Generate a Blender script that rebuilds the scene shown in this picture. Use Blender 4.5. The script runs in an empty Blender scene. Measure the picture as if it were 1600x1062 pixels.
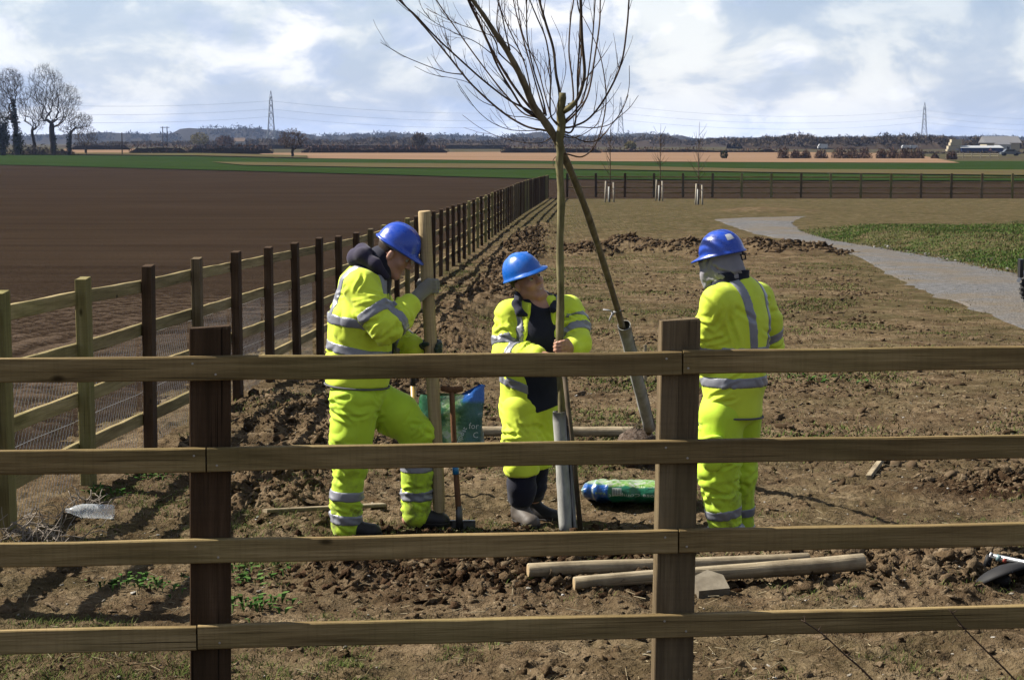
import bpy, math, random
import numpy as np
from mathutils import Vector, Matrix

random.seed(7)
RNG = np.random.default_rng(11)
SC = bpy.context.scene
COL = SC.collection
R = math.radians

# ------------------------------------------------------------------ camera
F_PX = 3100.0                      # focal length in pixels of the 1600 px wide photograph
CAM = np.array((0.0, 0.0, 2.27))
TH = math.atan((531 - 222) / F_PX)  # pitch below the horizon
cam_d = bpy.data.cameras.new('camera')
cam_d.sensor_width = 36.0
cam_d.lens = F_PX / 1600 * 36
cam_d.clip_start = 0.1
cam_d.clip_end = 30000
cam = bpy.data.objects.new('camera', cam_d)
cam.location = CAM
cam.rotation_euler = (R(90) - TH, 0, 0)
COL.objects.link(cam)
SC.camera = cam

# ------------------------------------------------------------------ sun and sky
SUN_EL, SUN_BACK = R(43), R(15)     # from the left, a little behind the scene
to_sun = Vector((-math.cos(SUN_EL) * math.cos(SUN_BACK), math.cos(SUN_EL) * math.sin(SUN_BACK), math.sin(SUN_EL)))
sun_d = bpy.data.lights.new('sun', 'SUN')
sun_d.energy = 5.0
sun_d.angle = R(0.53)
sun_d.color = (1.0, 0.93, 0.82)
sun = bpy.data.objects.new('sun', sun_d)
sun.rotation_euler = to_sun.to_track_quat('Z', 'Y').to_euler()
sun.location = (-20, 10, 30)
COL.objects.link(sun)

SC.view_settings.view_transform = 'Standard'
SC.view_settings.look = 'None'
SC.view_settings.exposure = 1.62
SC.view_settings.gamma = 1.0
SC.view_settings.use_curve_mapping = False
SC.render.engine = 'CYCLES'
SC.cycles.max_bounces = 6
SC.cycles.transparent_max_bounces = 8
SC.cycles.volume_bounces = 1

world = bpy.data.worlds.new('World')
SC.world = world
world.use_nodes = True
def build_world():
    nt = world.node_tree
    N, L = nt.nodes, nt.links
    N.clear()
    out = N.new('ShaderNodeOutputWorld')
    bg = N.new('ShaderNodeBackground')
    bg.inputs['Strength'].default_value = 0.05
    sky = N.new('ShaderNodeTexSky')
    sky.sky_type = 'NISHITA'
    sky.sun_disc = False
    sky.sun_elevation = SUN_EL
    sky.sun_rotation = math.atan2(to_sun.x, to_sun.y)
    sky.air_density = 1.0
    sky.dust_density = 0.6
    geo = N.new('ShaderNodeTexCoord')
    sep = N.new('ShaderNodeSeparateXYZ')
    L.new(geo.outputs['Generated'], sep.inputs[0])
    # broken cumulus: noise over the view direction, flattened so that the clouds lie level
    zc = N.new('ShaderNodeMath'); zc.operation = 'MAXIMUM'; zc.inputs[1].default_value = 0.0
    L.new(sep.outputs['Z'], zc.inputs[0])
    zs = N.new('ShaderNodeMath'); zs.operation = 'POWER'; zs.inputs[1].default_value = 0.8
    L.new(zc.outputs[0], zs.inputs[0])
    cmb = N.new('ShaderNodeCombineXYZ')
    L.new(sep.outputs['X'], cmb.inputs[0]); L.new(sep.outputs['Y'], cmb.inputs[1]); L.new(zs.outputs[0], cmb.inputs[2])
    def noise(scale, detail, rough, off, dist=0.0):
        mp = N.new('ShaderNodeMapping')
        mp.inputs['Location'].default_value = off
        mp.inputs['Scale'].default_value = (1.0, 1.0, 1.25)
        L.new(cmb.outputs[0], mp.inputs[0])
        n = N.new('ShaderNodeTexNoise')
        n.inputs['Scale'].default_value = scale
        n.inputs['Detail'].default_value = detail
        n.inputs['Roughness'].default_value = rough
        n.inputs['Distortion'].default_value = dist
        L.new(mp.outputs[0], n.inputs['Vector'])
        return n
    n1 = noise(8.5, 7, 0.5, (3.1, 1.7, 0), 0.2)
    n2 = noise(17.0, 9, 0.56, (9.1, 4.2, 0.3), 0.35)
    n3 = noise(5.5, 5, 0.5, (1.4, 7.7, 0))
    def ramp(src, stops):
        r = N.new('ShaderNodeValToRGB')
        el = r.color_ramp.elements
        el[0].position, el[0].color = stops[0][0], stops[0][1]
        el[1].position, el[1].color = stops[-1][0], stops[-1][1]
        for p, c in stops[1:-1]:
            e = el.new(p); e.color = c
        L.new(src, r.inputs[0])
        return r
    g = lambda v: (v, v, v, 1)
    cover = ramp(n1.outputs['Fac'], [(0.44, g(0)), (0.53, g(0.8)), (0.62, g(1))])
    # lit tops and grey-blue bases
    shade = ramp(n2.outputs['Fac'], [(0.39, (3.4, 4.05, 5.3, 1)), (0.465, (4.3, 4.8, 5.8, 1)), (0.50, (5.4, 5.7, 6.25, 1)), (0.545, (6.7, 6.75, 6.9, 1)), (0.62, (7.3, 7.3, 7.3, 1))])
    mix2 = N.new('ShaderNodeMixRGB'); mix2.blend_type = 'MULTIPLY'; mix2.inputs[0].default_value = 1.0
    sh3 = ramp(n3.outputs['Fac'], [(0.35, (0.84, 0.88, 0.94, 1)), (0.62, (1.05, 1.04, 1.03, 1))])
    L.new(shade.outputs[0], mix2.inputs[1]); L.new(sh3.outputs[0], mix2.inputs[2])
    mix = N.new('ShaderNodeMixRGB')
    # towards the horizon more and more cloud stands in the way
    hz = N.new('ShaderNodeMapRange'); hz.inputs['From Min'].default_value = 0.0; hz.inputs['From Max'].default_value = 0.45
    hz.inputs['To Min'].default_value = 0.72; hz.inputs['To Max'].default_value = 0.0
    L.new(zc.outputs[0], hz.inputs['Value'])
    cv = N.new('ShaderNodeMath'); cv.operation = 'MAXIMUM'
    L.new(cover.outputs[0], cv.inputs[0]); L.new(hz.outputs[0], cv.inputs[1])
    L.new(cv.outputs[0], mix.inputs[0])
    dim = N.new('ShaderNodeMixRGB'); dim.blend_type = 'MULTIPLY'; dim.inputs[0].default_value = 1.0
    dim.inputs[2].default_value = (0.7, 0.72, 0.8, 1)
    L.new(sky.outputs[0], dim.inputs[1])
    L.new(dim.outputs[0], mix.inputs[1])
    L.new(mix2.outputs[0], mix.inputs[2])
    L.new(mix.outputs[0], bg.inputs['Color'])
    L.new(bg.outputs[0], out.inputs['Surface'])
build_world()

# ------------------------------------------------------------------ photo pixel -> direction / point
def ray(px, py):
    u = (px - 800) / F_PX
    v = (531 - py) / F_PX
    return np.array((u, math.cos(TH) + v * math.sin(TH), -math.sin(TH) + v * math.cos(TH)))
def W(px, py, Y):
    d = ray(px, py)
    return CAM + d * (Y / d[1])

# ------------------------------------------------------------------ noise
def _h(ix, iy, iz, seed):
    h = (ix.astype(np.int64) * 374761393 + iy.astype(np.int64) * 668265263 + iz.astype(np.int64) * 1442695041 + seed * 974711) & 0xffffffff
    h = ((h ^ (h >> 13)) * 1274126177) & 0xffffffff
    h = ((h ^ (h >> 15)) * 2246822519) & 0xffffffff
    return ((h ^ (h >> 14)) & 0xffffff) / float(0x7fffff) - 1.0
def vn2(x, y, seed=0):
    x = np.asarray(x, float); y = np.asarray(y, float)
    ix = np.floor(x); iy = np.floor(y)
    fx = x - ix; fy = y - iy
    fx = fx * fx * fx * (fx * (fx * 6 - 15) + 10); fy = fy * fy * fy * (fy * (fy * 6 - 15) + 10)
    z = np.zeros_like(ix)
    a = _h(ix, iy, z, seed); b = _h(ix + 1, iy, z, seed); c = _h(ix, iy + 1, z, seed); d = _h(ix + 1, iy + 1, z, seed)
    return (a + (b - a) * fx) + ((c + (d - c) * fx) - (a + (b - a) * fx)) * fy
def fbm2(x, y, o=4, seed=0, gain=0.5):
    s = 0; a = 1.0; t = 0
    for i in range(o):
        s = s + a * vn2(x * 2 ** i * (1 + .013 * i) + 17.3 * i, y * 2 ** i - 9.1 * i, seed + i); t += a; a *= gain
    return s / t
def vn3(p, seed=0):
    i = np.floor(p); f = p - i
    f = f * f * (3 - 2 * f)
    r = 0
    for dx in (0, 1):
        for dy in (0, 1):
            for dz in (0, 1):
                w = (f[:, 0] if dx else 1 - f[:, 0]) * (f[:, 1] if dy else 1 - f[:, 1]) * (f[:, 2] if dz else 1 - f[:, 2])
                r = r + w * _h(i[:, 0] + dx, i[:, 1] + dy, i[:, 2] + dz, seed)
    return r
def fbm3(p, o=3, seed=0):
    s = 0; a = 1.0; t = 0
    for i in range(o):
        s = s + a * vn3(p * 2 ** i + 5.7 * i, seed + i); t += a; a *= .5
    return s / t
def sstep(a, b, x):
    t = np.clip((np.asarray(x, float) - a) / (b - a), 0, 1)
    return t * t * (3 - 2 * t)

# ------------------------------------------------------------------ objects
def tag(o, label=None, cat=None, group=None, kind=None):
    if label: o['label'] = label
    if cat: o['category'] = cat
    if group: o['group'] = group
    if kind: o['kind'] = kind
    return o
def thing(name, loc, label, cat, group=None, rz=0.0):
    o = bpy.data.objects.new(name, None)
    o.empty_display_size = 0.1
    o.location = [float(v) for v in loc]
    o.rotation_euler = (0, 0, rz)
    COL.objects.link(o)
    return tag(o, label, cat, group)
def link(name, mesh, parent=None, loc=None):
    o = bpy.data.objects.new(name, mesh)
    COL.objects.link(o)
    if parent is not None: o.parent = parent
    if loc is not None: o.location = [float(v) for v in loc]
    return o
def mesh_np(name, V, faces, mat=None, smooth=False):
    """faces: (n,3) or (n,4) int array, or a list of lists"""
    me = bpy.data.meshes.new(name)
    V = np.asarray(V, np.float32).reshape(-1, 3)
    if isinstance(faces, np.ndarray):
        n, k = faces.shape
        me.vertices.add(len(V)); me.vertices.foreach_set('co', V.ravel())
        me.loops.add(n * k); me.loops.foreach_set('vertex_index', faces.astype(np.int32).ravel())
        me.polygons.add(n); me.polygons.foreach_set('loop_start', np.arange(0, n * k, k, dtype=np.int32))
        me.update(calc_edges=True)
    else:
        me.from_pydata([tuple(map(float, v)) for v in V], [], faces)
        me.update()
    if smooth:
        me.polygons.foreach_set('use_smooth', np.ones(len(me.polygons), bool))
    if mat is not None:
        for m in (mat if isinstance(mat, (list, tuple)) else [mat]): me.materials.append(m)
    return me

class MB:
    def __init__(s): s.V = []; s.F = []; s.n = 0
    def add(s, V, F):
        V = np.asarray(V, float).reshape(-1, 3)
        s.V.append(V); s.F += [[i + s.n for i in f] for f in F]; s.n += len(V)
    def box(s, c, size, M=None, bevel=0.0):
        hx, hy, hz = [v / 2 for v in size]
        if bevel <= 0:
            V = np.array([(x, y, z) for x in (-hx, hx) for y in (-hy, hy) for z in (-hz, hz)])
            F = [[0, 1, 3, 2], [4, 6, 7, 5], [0, 4, 5, 1], [2, 3, 7, 6], [0, 2, 6, 4], [1, 5, 7, 3]]
        else:
            # box with its long edges chamfered: profile in the two smaller axes
            ax = int(np.argmax(size)); o = [i for i in range(3) if i != ax]
            a, b = size[o[0]] / 2, size[o[1]] / 2; t = bevel
            prof = [(a, b - t), (a - t, b), (-a + t, b), (-a, b - t), (-a, -b + t), (-a + t, -b), (a - t, -b), (a, -b + t)]
            h = size[ax] / 2
            V = np.zeros((16, 3))
            for e, sg in enumerate((-1, 1)):
                for i, (p, q) in enumerate(prof):
                    V[e * 8 + i, o[0]] = p; V[e * 8 + i, o[1]] = q; V[e * 8 + i, ax] = sg * h
            F = [[i, (i + 1) % 8, 8 + (i + 1) % 8, 8 + i] for i in range(8)] + [list(range(7, -1, -1)), list(range(8, 16))]
        if M is not None: V = V @ np.asarray(M).T
        s.add(V + np.asarray(c, float), F)
        return s
    def tube(s, P, r, n=6, cap=True, flat=None):
        P = np.asarray(P, float); m = len(P)
        r = np.broadcast_to(np.asarray(r, float), (m,))
        T = np.gradient(P, axis=0); T /= np.linalg.norm(T, axis=1)[:, None] + 1e-12
        up = np.array((0, 0, 1.0)) if abs(T[0][2]) < .9 else np.array((1.0, 0, 0))
        u = np.cross(T[0], up); u /= np.linalg.norm(u)
        ang = np.arange(n) * 2 * math.pi / n
        V = np.zeros((m, n, 3))
        for i in range(m):
            u = u - T[i] * np.dot(u, T[i]); u /= np.linalg.norm(u) + 1e-12
            w = np.cross(T[i], u)
            V[i] = P[i] + r[i] * (np.cos(ang)[:, None] * u + np.sin(ang)[:, None] * w)
        F = [[i * n + j, i * n + (j + 1) % n, (i + 1) * n + (j + 1) % n, (i + 1) * n + j] for i in range(m - 1) for j in range(n)]
        if cap: F += [list(range(n - 1, -1, -1)), [(m - 1) * n + j for j in range(n)]]
        s.add(V.reshape(-1, 3), F)
        return s
    def lathe(s, prof, n=16, M=None, c=(0, 0, 0), cap=True):
        m = len(prof); ang = np.arange(n) * 2 * math.pi / n
        V = np.array([[(r * math.cos(a), r * math.sin(a), z) for a in ang] for r, z in prof]).reshape(-1, 3)
        F = [[i * n + j, i * n + (j + 1) % n, (i + 1) * n + (j + 1) % n, (i + 1) * n + j] for i in range(m - 1) for j in range(n)]
        if cap: F += [list(range(n - 1, -1, -1)), [(m - 1) * n + j for j in range(n)]]
        if M is not None: V = V @ np.asarray(M).T
        s.add(V + np.asarray(c, float), F)
        return s
    def mesh(s, name, mat=None, smooth=False, origin=None):
        V = np.concatenate(s.V)
        if origin is not None: V = V - np.asarray(origin, float)
        return mesh_np(name, V, s.F, mat, smooth)
    def build(s, name, mat=None, parent=None, smooth=False, origin=None, loc=None):
        return link(name, s.mesh(name, mat, smooth, origin), parent, loc)
def rot(axis, a):
    return np.array(Matrix.Rotation(a, 3, axis))

# ------------------------------------------------------------------ materials
def mat(name, col, rough=0.8, spec=0.3, **kw):
    m = bpy.data.materials.new(name); m.use_nodes = True
    b = m.node_tree.nodes['Principled BSDF']
    b.inputs['Base Color'].default_value = (*col, 1)
    b.inputs['Roughness'].default_value = rough
    b.inputs['Specular IOR Level'].default_value = spec
    for k, v in kw.items(): b.inputs[k].default_value = v
    return m
class NT:
    """small helper to write node trees"""
    def __init__(s, m):
        s.m = m; s.t = m.node_tree; s.N = s.t.nodes; s.L = s.t.links; s.b = s.N['Principled BSDF']
        s.out = s.N['Material Output']
    def n(s, typ, **inp):
        nd = s.N.new(typ)
        for k, v in inp.items():
            if k.startswith('_'): setattr(nd, k[1:], v)
            else: s.set(nd, k, v)
        return nd
    def set(s, nd, k, v):
        i = nd.inputs[int(k[1:])] if (k[0] == 'i' and k[1:].isdigit()) else nd.inputs[k]
        if hasattr(v, 'links') or isinstance(v, bpy.types.NodeSocket): s.L.new(v, i)
        else: i.default_value = v
    def coord(s, which='Object'):
        return s.n('ShaderNodeTexCoord').outputs[which]
    def pos(s):
        return s.n('ShaderNodeNewGeometry').outputs['Position']
    def mapping(s, v, scale=(1, 1, 1), loc=(0, 0, 0), rotn=(0, 0, 0)):
        return s.n('ShaderNodeMapping', Vector=v, Scale=scale, Location=loc, Rotation=rotn).outputs[0]
    def noise(s, v, scale, detail=4, rough=.55, dist=0.0):
        return s.n('ShaderNodeTexNoise', Vector=v, Scale=scale, Detail=detail, Roughness=rough, Distortion=dist).outputs['Fac']
    def voro(s, v, scale, feature='F1', rnd=1.0):
        return s.n('ShaderNodeTexVoronoi', _feature=feature, Vector=v, Scale=scale, Randomness=rnd).outputs['Distance']
    def ramp(s, f, stops, interp='LINEAR'):
        r = s.n('ShaderNodeValToRGB'); r.color_ramp.interpolation = interp
        el = r.color_ramp.elements
        c4 = lambda c: (c, c, c, 1) if isinstance(c, (int, float)) else (*c, 1)
        el[0].position, el[0].color = stops[0][0], c4(stops[0][1])
        el[1].position, el[1].color = stops[-1][0], c4(stops[-1][1])
        for p, c in stops[1:-1]:
            e = el.new(p); e.color = c4(c)
        s.L.new(f, r.inputs[0])
        return r.outputs[0]
    def mix(s, f, a, b, mode='MIX'):
        nd = s.n('ShaderNodeMixRGB', _blend_type=mode)
        for i, v in enumerate((f, a, b)):
            if isinstance(v, bpy.types.NodeSocket): s.L.new(v, nd.inputs[i])
            elif i == 0: nd.inputs[0].default_value = v
            else: nd.inputs[i].default_value = (*v, 1) if not isinstance(v, (int, float)) else (v, v, v, 1)
        return nd.outputs[0]
    def math(s, op, a, b=0.0, c=None):
        nd = s.n('ShaderNodeMath', _operation=op)
        for i, v in enumerate((a, b) if c is None else (a, b, c)):
            if isinstance(v, bpy.types.NodeSocket): s.L.new(v, nd.inputs[i])
            else: nd.inputs[i].default_value = v
        return nd.outputs[0]
    def color(s, v): s.L.new(v, s.b.inputs['Base Color'])
    def rough(s, v): s.L.new(v, s.b.inputs['Roughness'])
    def bump(s, h, strength=.5, dist=.01):
        nd = s.n('ShaderNodeBump', Strength=strength, Distance=dist, Height=h)
        s.L.new(nd.outputs[0], s.b.inputs['Normal'])
    def rand(s): return s.n('ShaderNodeObjectInfo').outputs['Random']
    def island(s): return s.n('ShaderNodeNewGeometry').outputs['Random Per Island']
    def xyz(s, v):
        nd = s.n('ShaderNodeSeparateXYZ', i0=v); return nd.outputs
# ------------------------------------------------------------------ terrain shape
_ty = np.array([-40, 0, 5, 7, 9, 11, 15, 27, 40, 49, 64, 88, 128, 200, 300, 450, 700, 1500, 9000], float)
_tz = np.array([.3, .25, .22, .17, .06, 0, -.10, -.40, -.56, -.65, -.74, -.86, -1.27, -1.35, -1.2, -.65, -.35, -.1, 0], float)
_gy = np.concatenate([np.arange(-40, 140, .5), np.geomspace(140, 9000, 400)])
_gz = np.interp(_gy, _ty, _tz)
for _ in range(6):
    _gz[1:-1] = (_gz[:-2] + 2 * _gz[1:-1] + _gz[2:]) / 4
def z_base(y): return np.interp(y, _gy, _gz)
# line of the long post-and-rail fence on the left
LF_K = 139 / F_PX
LF_P0 = W(12, 845, 11.12)
def lf_x(y): return LF_P0[0] + (np.asarray(y) - LF_P0[1]) * LF_K
LF_END = 127.0
def ground_pt(px, py):
    d = ray(px, py); t = 5.0
    lo, hi = 1.0, 20000.0
    for _ in range(60):
        t = math.sqrt(lo * hi)
        p = CAM + d * t
        if p[2] > float(z_base(p[1])): lo = t
        else: hi = t
    return CAM + d * lo
# gravel track outline, traced on the ground
TRK_A = np.array([ground_pt(*p)[:2] for p in [(1108, 343), (1135, 352), (1170, 364), (1225, 375), (1290, 387), (1345, 403), (1400, 437), (1440, 456), (1500, 478), (1600, 518), (1800, 600)]])
TRK_B = np.array([ground_pt(*p)[:2] for p in [(1262, 338), (1246, 343), (1240, 350), (1256, 362), (1300, 375), (1360, 384), (1420, 394), (1500, 408), (1600, 428), (1800, 462)]])
def poly_dist(x, y, P):
    d = np.full(np.shape(x), 1e9)
    for a, b in zip(P[:-1], P[1:]):
        ab = b - a
        t = np.clip(((x - a[0]) * ab[0] + (y - a[1]) * ab[1]) / (ab @ ab), 0, 1)
        d = np.minimum(d, np.hypot(x - a[0] - t * ab[0], y - a[1] - t * ab[1]))
    return d
def in_poly(x, y, P):
    c = np.zeros(np.shape(x), bool); n = len(P)
    for i in range(n):
        (x1, y1), (x2, y2) = P[i], P[(i + 1) % n]
        cond = ((y1 > y) != (y2 > y)) & (x < (x2 - x1) * (y - y1) / (y2 - y1 + 1e-12) + x1)
        c ^= cond
    return c
TRK_POLY = np.concatenate([TRK_A, TRK_B[::-1]])
def track_w(x, y):
    d = np.minimum(poly_dist(x, y, TRK_A), poly_dist(x, y, TRK_B))
    return np.where(in_poly(x, y, TRK_POLY), 1.0, 1 - sstep(0, .8, d))
# dug and disturbed places: (x, y, rx, ry, height, roughness)
def gp(px, py): return ground_pt(px, py)[:2]
DUG = [(*gp(770, 905), .75, .55, .015, 1.0), (*gp(545, 905), .22, .22, .10, 1.0), (*gp(1420, 900), .95, .55, .07, 1.25), (*gp(980, 915), .5, .35, .02, .8),
       (*gp(470, 670), .5, .9, .08, .9), (*gp(420, 640), .4, .9, .05, .7), (*gp(1560, 760), .45, .5, .03, .9), (*gp(640, 735), .5, .5, .02, .5)]
for px in range(890, 1330, 22):
    q = gp(px, 397 + random.uniform(-5, 5)); DUG.append((*q, .55, .6, .16 + .08 * random.random(), 1.3))
for px in (1160, 1190, 1230):
    DUG.append((*gp(px, 330), 1.2, 2.5, .1, .9))
for i in range(26):
    yy = 13.0 + i * 2.3; DUG.append((lf_x(yy) + 1.05 + .5 * random.random(), yy, .45, 1.4, .09 + .09 * random.random(), 1.0))
def dug_w(x, y):
    w = np.zeros(np.shape(x)); hgt = np.zeros(np.shape(x))
    for (cx, cy, rx, ry, h, r) in DUG:
        m = (np.abs(x - cx) < rx * 2.2) & (np.abs(y - cy) < ry * 2.2)
        if not np.any(m): continue
        g = np.exp(-(((x[m] - cx) / rx) ** 2 + ((y[m] - cy) / ry) ** 2) * 1.1)
        w[m] = np.maximum(w[m], g * r); hgt[m] += g * h
    return w, hgt
# darker freshly turned soil round the planting hole is darker because it is wet
WET = [(*gp(770, 898), .95, .55), (*gp(930, 850), .6, .4), (*gp(1560, 770), .6, .5), (*gp(660, 850), .6, .3)]
def wet_w(x, y):
    w = np.zeros(np.shape(x))
    for cx, cy, rx, ry in WET:
        w = np.maximum(w, np.exp(-(((x - cx) / rx) ** 2 + ((y - cy) / ry) ** 2)))
    return w
def zg(x, y):
    x = np.asarray(x, float); y = np.asarray(y, float)
    shp = x.shape; x = np.atleast_1d(x); y = np.atleast_1d(y)
    z = z_base(y).copy()
    near = 1 - sstep(60, 110, y)
    tw = track_w(x, y)
    w, h = dug_w(x, y)
    side = sstep(-.4, .5, x - lf_x(y))
    bank = 1 - sstep(.0, 1.1, np.abs(x - lf_x(y) + .15))
    amp = near * (1 - .95 * tw)
    z = z + amp * (.035 * fbm2(x * .9, y * .9, 3, 3) + (.022 + .035 * w) * fbm2(x * 4.2, y * 4.2, 3, 11)
                   + (.026 + .05 * w) * (1 - 2 * np.abs(fbm2(x * 6.5, y * 6.5, 3, 23, .6))) * (.5 + .5 * sstep(-.3, .3, fbm2(x * 1.1, y * 1.1, 2, 29)))
                   + (.008 + .022 * w) * (1 - 2.4 * np.abs(fbm2(x * 17, y * 17, 2, 37))) * (1 - sstep(16, 40, y))
                   + (.004 + .008 * w) * fbm2(x * 41, y * 41, 2, 47) * (1 - sstep(12, 22, y)))
    z = z + h * (1 - tw) + bank * .05 * near
    vg = sstep(0, 2.5, poly_dist(x, y, TRK_B)) * np.where((x > 9) & (y > 27) & (y < 95) & ~in_poly(x, y, TRK_POLY) & (x > np.interp(y, TRK_B[::-1, 1], TRK_B[::-1, 0])), 1.0, 0.0)
    z = z + vg * .35 * (1 - sstep(60, 78, y))
    return z.reshape(shp)
def zg1(x, y): return float(zg(np.array([x]), np.array([y]))[0])
def G(px, py):
    p = ground_pt(px, py); p = p.copy()
    for _ in range(4):
        p[2] = zg1(p[0], p[1])
        d = ray(px, py); p = CAM + d * ((p[2] - CAM[2]) / d[2])
    p[2] = zg1(p[0], p[1]); return p

# ------------------------------------------------------------------ ground materials
def m_soil():
    m = mat('dry_soil', (.17, .12, .07), .95, 0.0); t = NT(m)
    p = t.pos()
    a = t.noise(p, .55, 5, .6); b = t.noise(p, 3.1, 5, .62); c = t.noise(p, 22, 4, .6); e = t.noise(p, 80, 3, .6)
    col = t.ramp(b, [(.30, (0.0449, 0.0295, 0.0167)), (.47, (0.0867, 0.0616, 0.0367)), (.62, (0.122, 0.0911, 0.0566)), (.75, (0.154, 0.119, 0.0771))])
    col = t.mix(t.ramp(c, [(.36, .8), (.5, 0)]), col, (0.0385, 0.0258, 0.0154))
    col = t.mix(t.ramp(e, [(.60, 0), (.70, .7)]), col, (0.218, 0.179, 0.122))
    mm = t.noise(p, 1.6, 6, .72)
    col = t.mix(t.ramp(mm, [(.40, .7), (.50, 0)]), col, (.034, .023, .014))
    col = t.mix(t.ramp(a, [(.38, .75), (.52, 0)]), col, t.ramp(b, [(.3, (.03, .02, .012)), (.6, (.065, .046, .028)), (.8, (.09, .066, .042))]))
    at = t.n('ShaderNodeAttribute', _attribute_name='mix').outputs['Color']
    ch = t.n('ShaderNodeSeparateColor', i0=at).outputs
    wet, grass, dug = ch[0], ch[1], ch[2]
    gcol = t.ramp(t.noise(p, 4, 6, .7), [(.3, (.012, .013, .006)), (.45, (.028, .028, .012)), (.58, (.05, .044, .022)), (.75, (.075, .062, .034))])
    gf = t.math('MULTIPLY', grass, t.ramp(t.noise(p, 2.3, 5, .65), [(.36, .1), (.56, 1)]))
    vg = t.n('ShaderNodeAttribute', _attribute_name='verge').outputs['Fac']
    gcol = t.mix(vg, gcol, t.ramp(t.noise(p, 3, 5, .65), [(.3, (.010, .026, .005)), (.5, (.022, .05, .010)), (.75, (.05, .065, .02))]))
    col = t.mix(gf, col, gcol)
    col = t.mix(t.math('MULTIPLY', dug, .35), col, t.ramp(b, [(.3, (0.0353, 0.0231, 0.0141)), (.6, (0.0963, 0.0643, 0.0398)), (.75, (0.141, 0.0995, 0.0643))]))
    col = t.mix(t.math('MULTIPLY', wet, 1.0), col, t.ramp(c, [(.35, (0.0101, 0.00596, 0.00367)), (.65, (0.0298, 0.0174, 0.0101))]))
    t.color(col)
    h = t.math('ADD', t.math('MULTIPLY', c, .8), t.math('MULTIPLY', e, .4))
    t.bump(h, 1.0, .035)
    return m
M_SOIL = m_soil()
def m_tilled():
    m = mat('tilled_soil', (.05, .035, .026), .95, 0.0); t = NT(m)  # cloud shadow over the field is put into these dark soil tones
    p = t.pos()
    b = t.noise(p, .16, 5, .6); c = t.noise(p, 9, 5, .65); s = t.noise(t.mapping(p, (.02, .35, 1)), 1, 4, .6)
    col = t.ramp(c, [(.32, (0.0106, 0.00732, 0.0053)), (.5, (0.0215, 0.0151, 0.0108)), (.68, (0.034, 0.0248, 0.0177))])
    col = t.mix(.5, col, t.ramp(b, [(.35, (0.0139, 0.00957, 0.00704)), (.6, (0.0222, 0.0156, 0.0108)), (.75, (0.029, 0.0197, 0.0126))]))
    col = t.mix(.30, col, t.ramp(s, [(.35, (0.0113, 0.00809, 0.00605)), (.65, (0.0303, 0.0215, 0.0151))]))
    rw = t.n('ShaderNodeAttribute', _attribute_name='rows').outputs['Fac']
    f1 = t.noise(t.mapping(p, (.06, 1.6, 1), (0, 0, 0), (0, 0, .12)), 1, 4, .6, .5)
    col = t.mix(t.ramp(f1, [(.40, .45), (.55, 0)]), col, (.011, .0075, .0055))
    col = t.mix(t.ramp(rw, [(.22, .95), (.5, 0)]), col, (.010, .0065, .0045))  # furrow damp and shade put into colour; the relief barely shades
    col = t.mix(t.ramp(rw, [(.55, 0), (.9, .8)]), col, (.06, .044, .032))  # dry crests, lightened in colour as if sunlit
    t.color(col)
    t.bump(t.math('ADD', c, t.math('MULTIPLY', f1, 1.5)), .9, .05)
    return m
M_TILL = m_tilled()
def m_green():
    m = mat('young_crop', (.03, .07, .015), .9, 0.0); t = NT(m)  # greens darkened to stand in for cloud shadow on the crop
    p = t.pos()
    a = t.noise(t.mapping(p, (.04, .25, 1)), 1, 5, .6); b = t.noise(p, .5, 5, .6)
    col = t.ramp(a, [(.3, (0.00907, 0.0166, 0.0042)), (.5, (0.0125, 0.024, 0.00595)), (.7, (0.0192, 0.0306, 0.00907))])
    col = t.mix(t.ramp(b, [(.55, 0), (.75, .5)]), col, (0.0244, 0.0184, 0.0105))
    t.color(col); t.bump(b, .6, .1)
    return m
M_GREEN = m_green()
def m_flat(name, stops, sx=(.02, .2, 1), sc=1.0):
    m = mat(name, stops[0], .95, 0.0); t = NT(m); p = t.pos()
    a = t.noise(t.mapping(p, sx), sc, 5, .65)
    t.color(t.ramp(a, [(.3, stops[0]), (.5, stops[1]), (.7, stops[2])])); t.bump(t.noise(p, 1.0, 5, .6), .7, .15)
    return m
M_STUB = m_flat('pale_stubble', [(0.0918, 0.0573, 0.0358), (0.124, 0.0803, 0.0514), (0.142, 0.0963, 0.0642)])
M_ROUGH = m_flat('rough_grass', [(0.0321, 0.0252, 0.0138), (0.0551, 0.0436, 0.0229), (0.0413, 0.0505, 0.0161)], (.08, .3, 1))
M_FARLAND = m_flat('far_land', [(0.0275, 0.0252, 0.0161), (0.0413, 0.0344, 0.0229), (0.0321, 0.0367, 0.0138)], (.004, .02, 1))
def m_gravel():
    m = mat('track_gravel', (.16, .16, .165), .95, 0.0); t = NT(m); p = t.pos()
    v = t.voro(p, 22); a = t.noise(p, .5, 5, .6); b = t.noise(p, 6, 4, .65)
    col = t.ramp(b, [(.3, (0.039, 0.0413, 0.0459)), (.5, (0.0665, 0.0688, 0.0734)), (.66, (0.101, 0.103, 0.108)), (.8, (0.147, 0.147, 0.151))])
    col = t.mix(t.ramp(a, [(.42, .15), (.62, .85)]), col, (0.0826, 0.0685, 0.0505))
    col = t.mix(t.ramp(t.noise(p, 40, 2, .5), [(.58, 0), (.68, .5)]), col, (0.165, 0.165, 0.17))
    t.color(col); t.bump(v, .8, .02)
    return m
M_GRAV = m_gravel()

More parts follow.
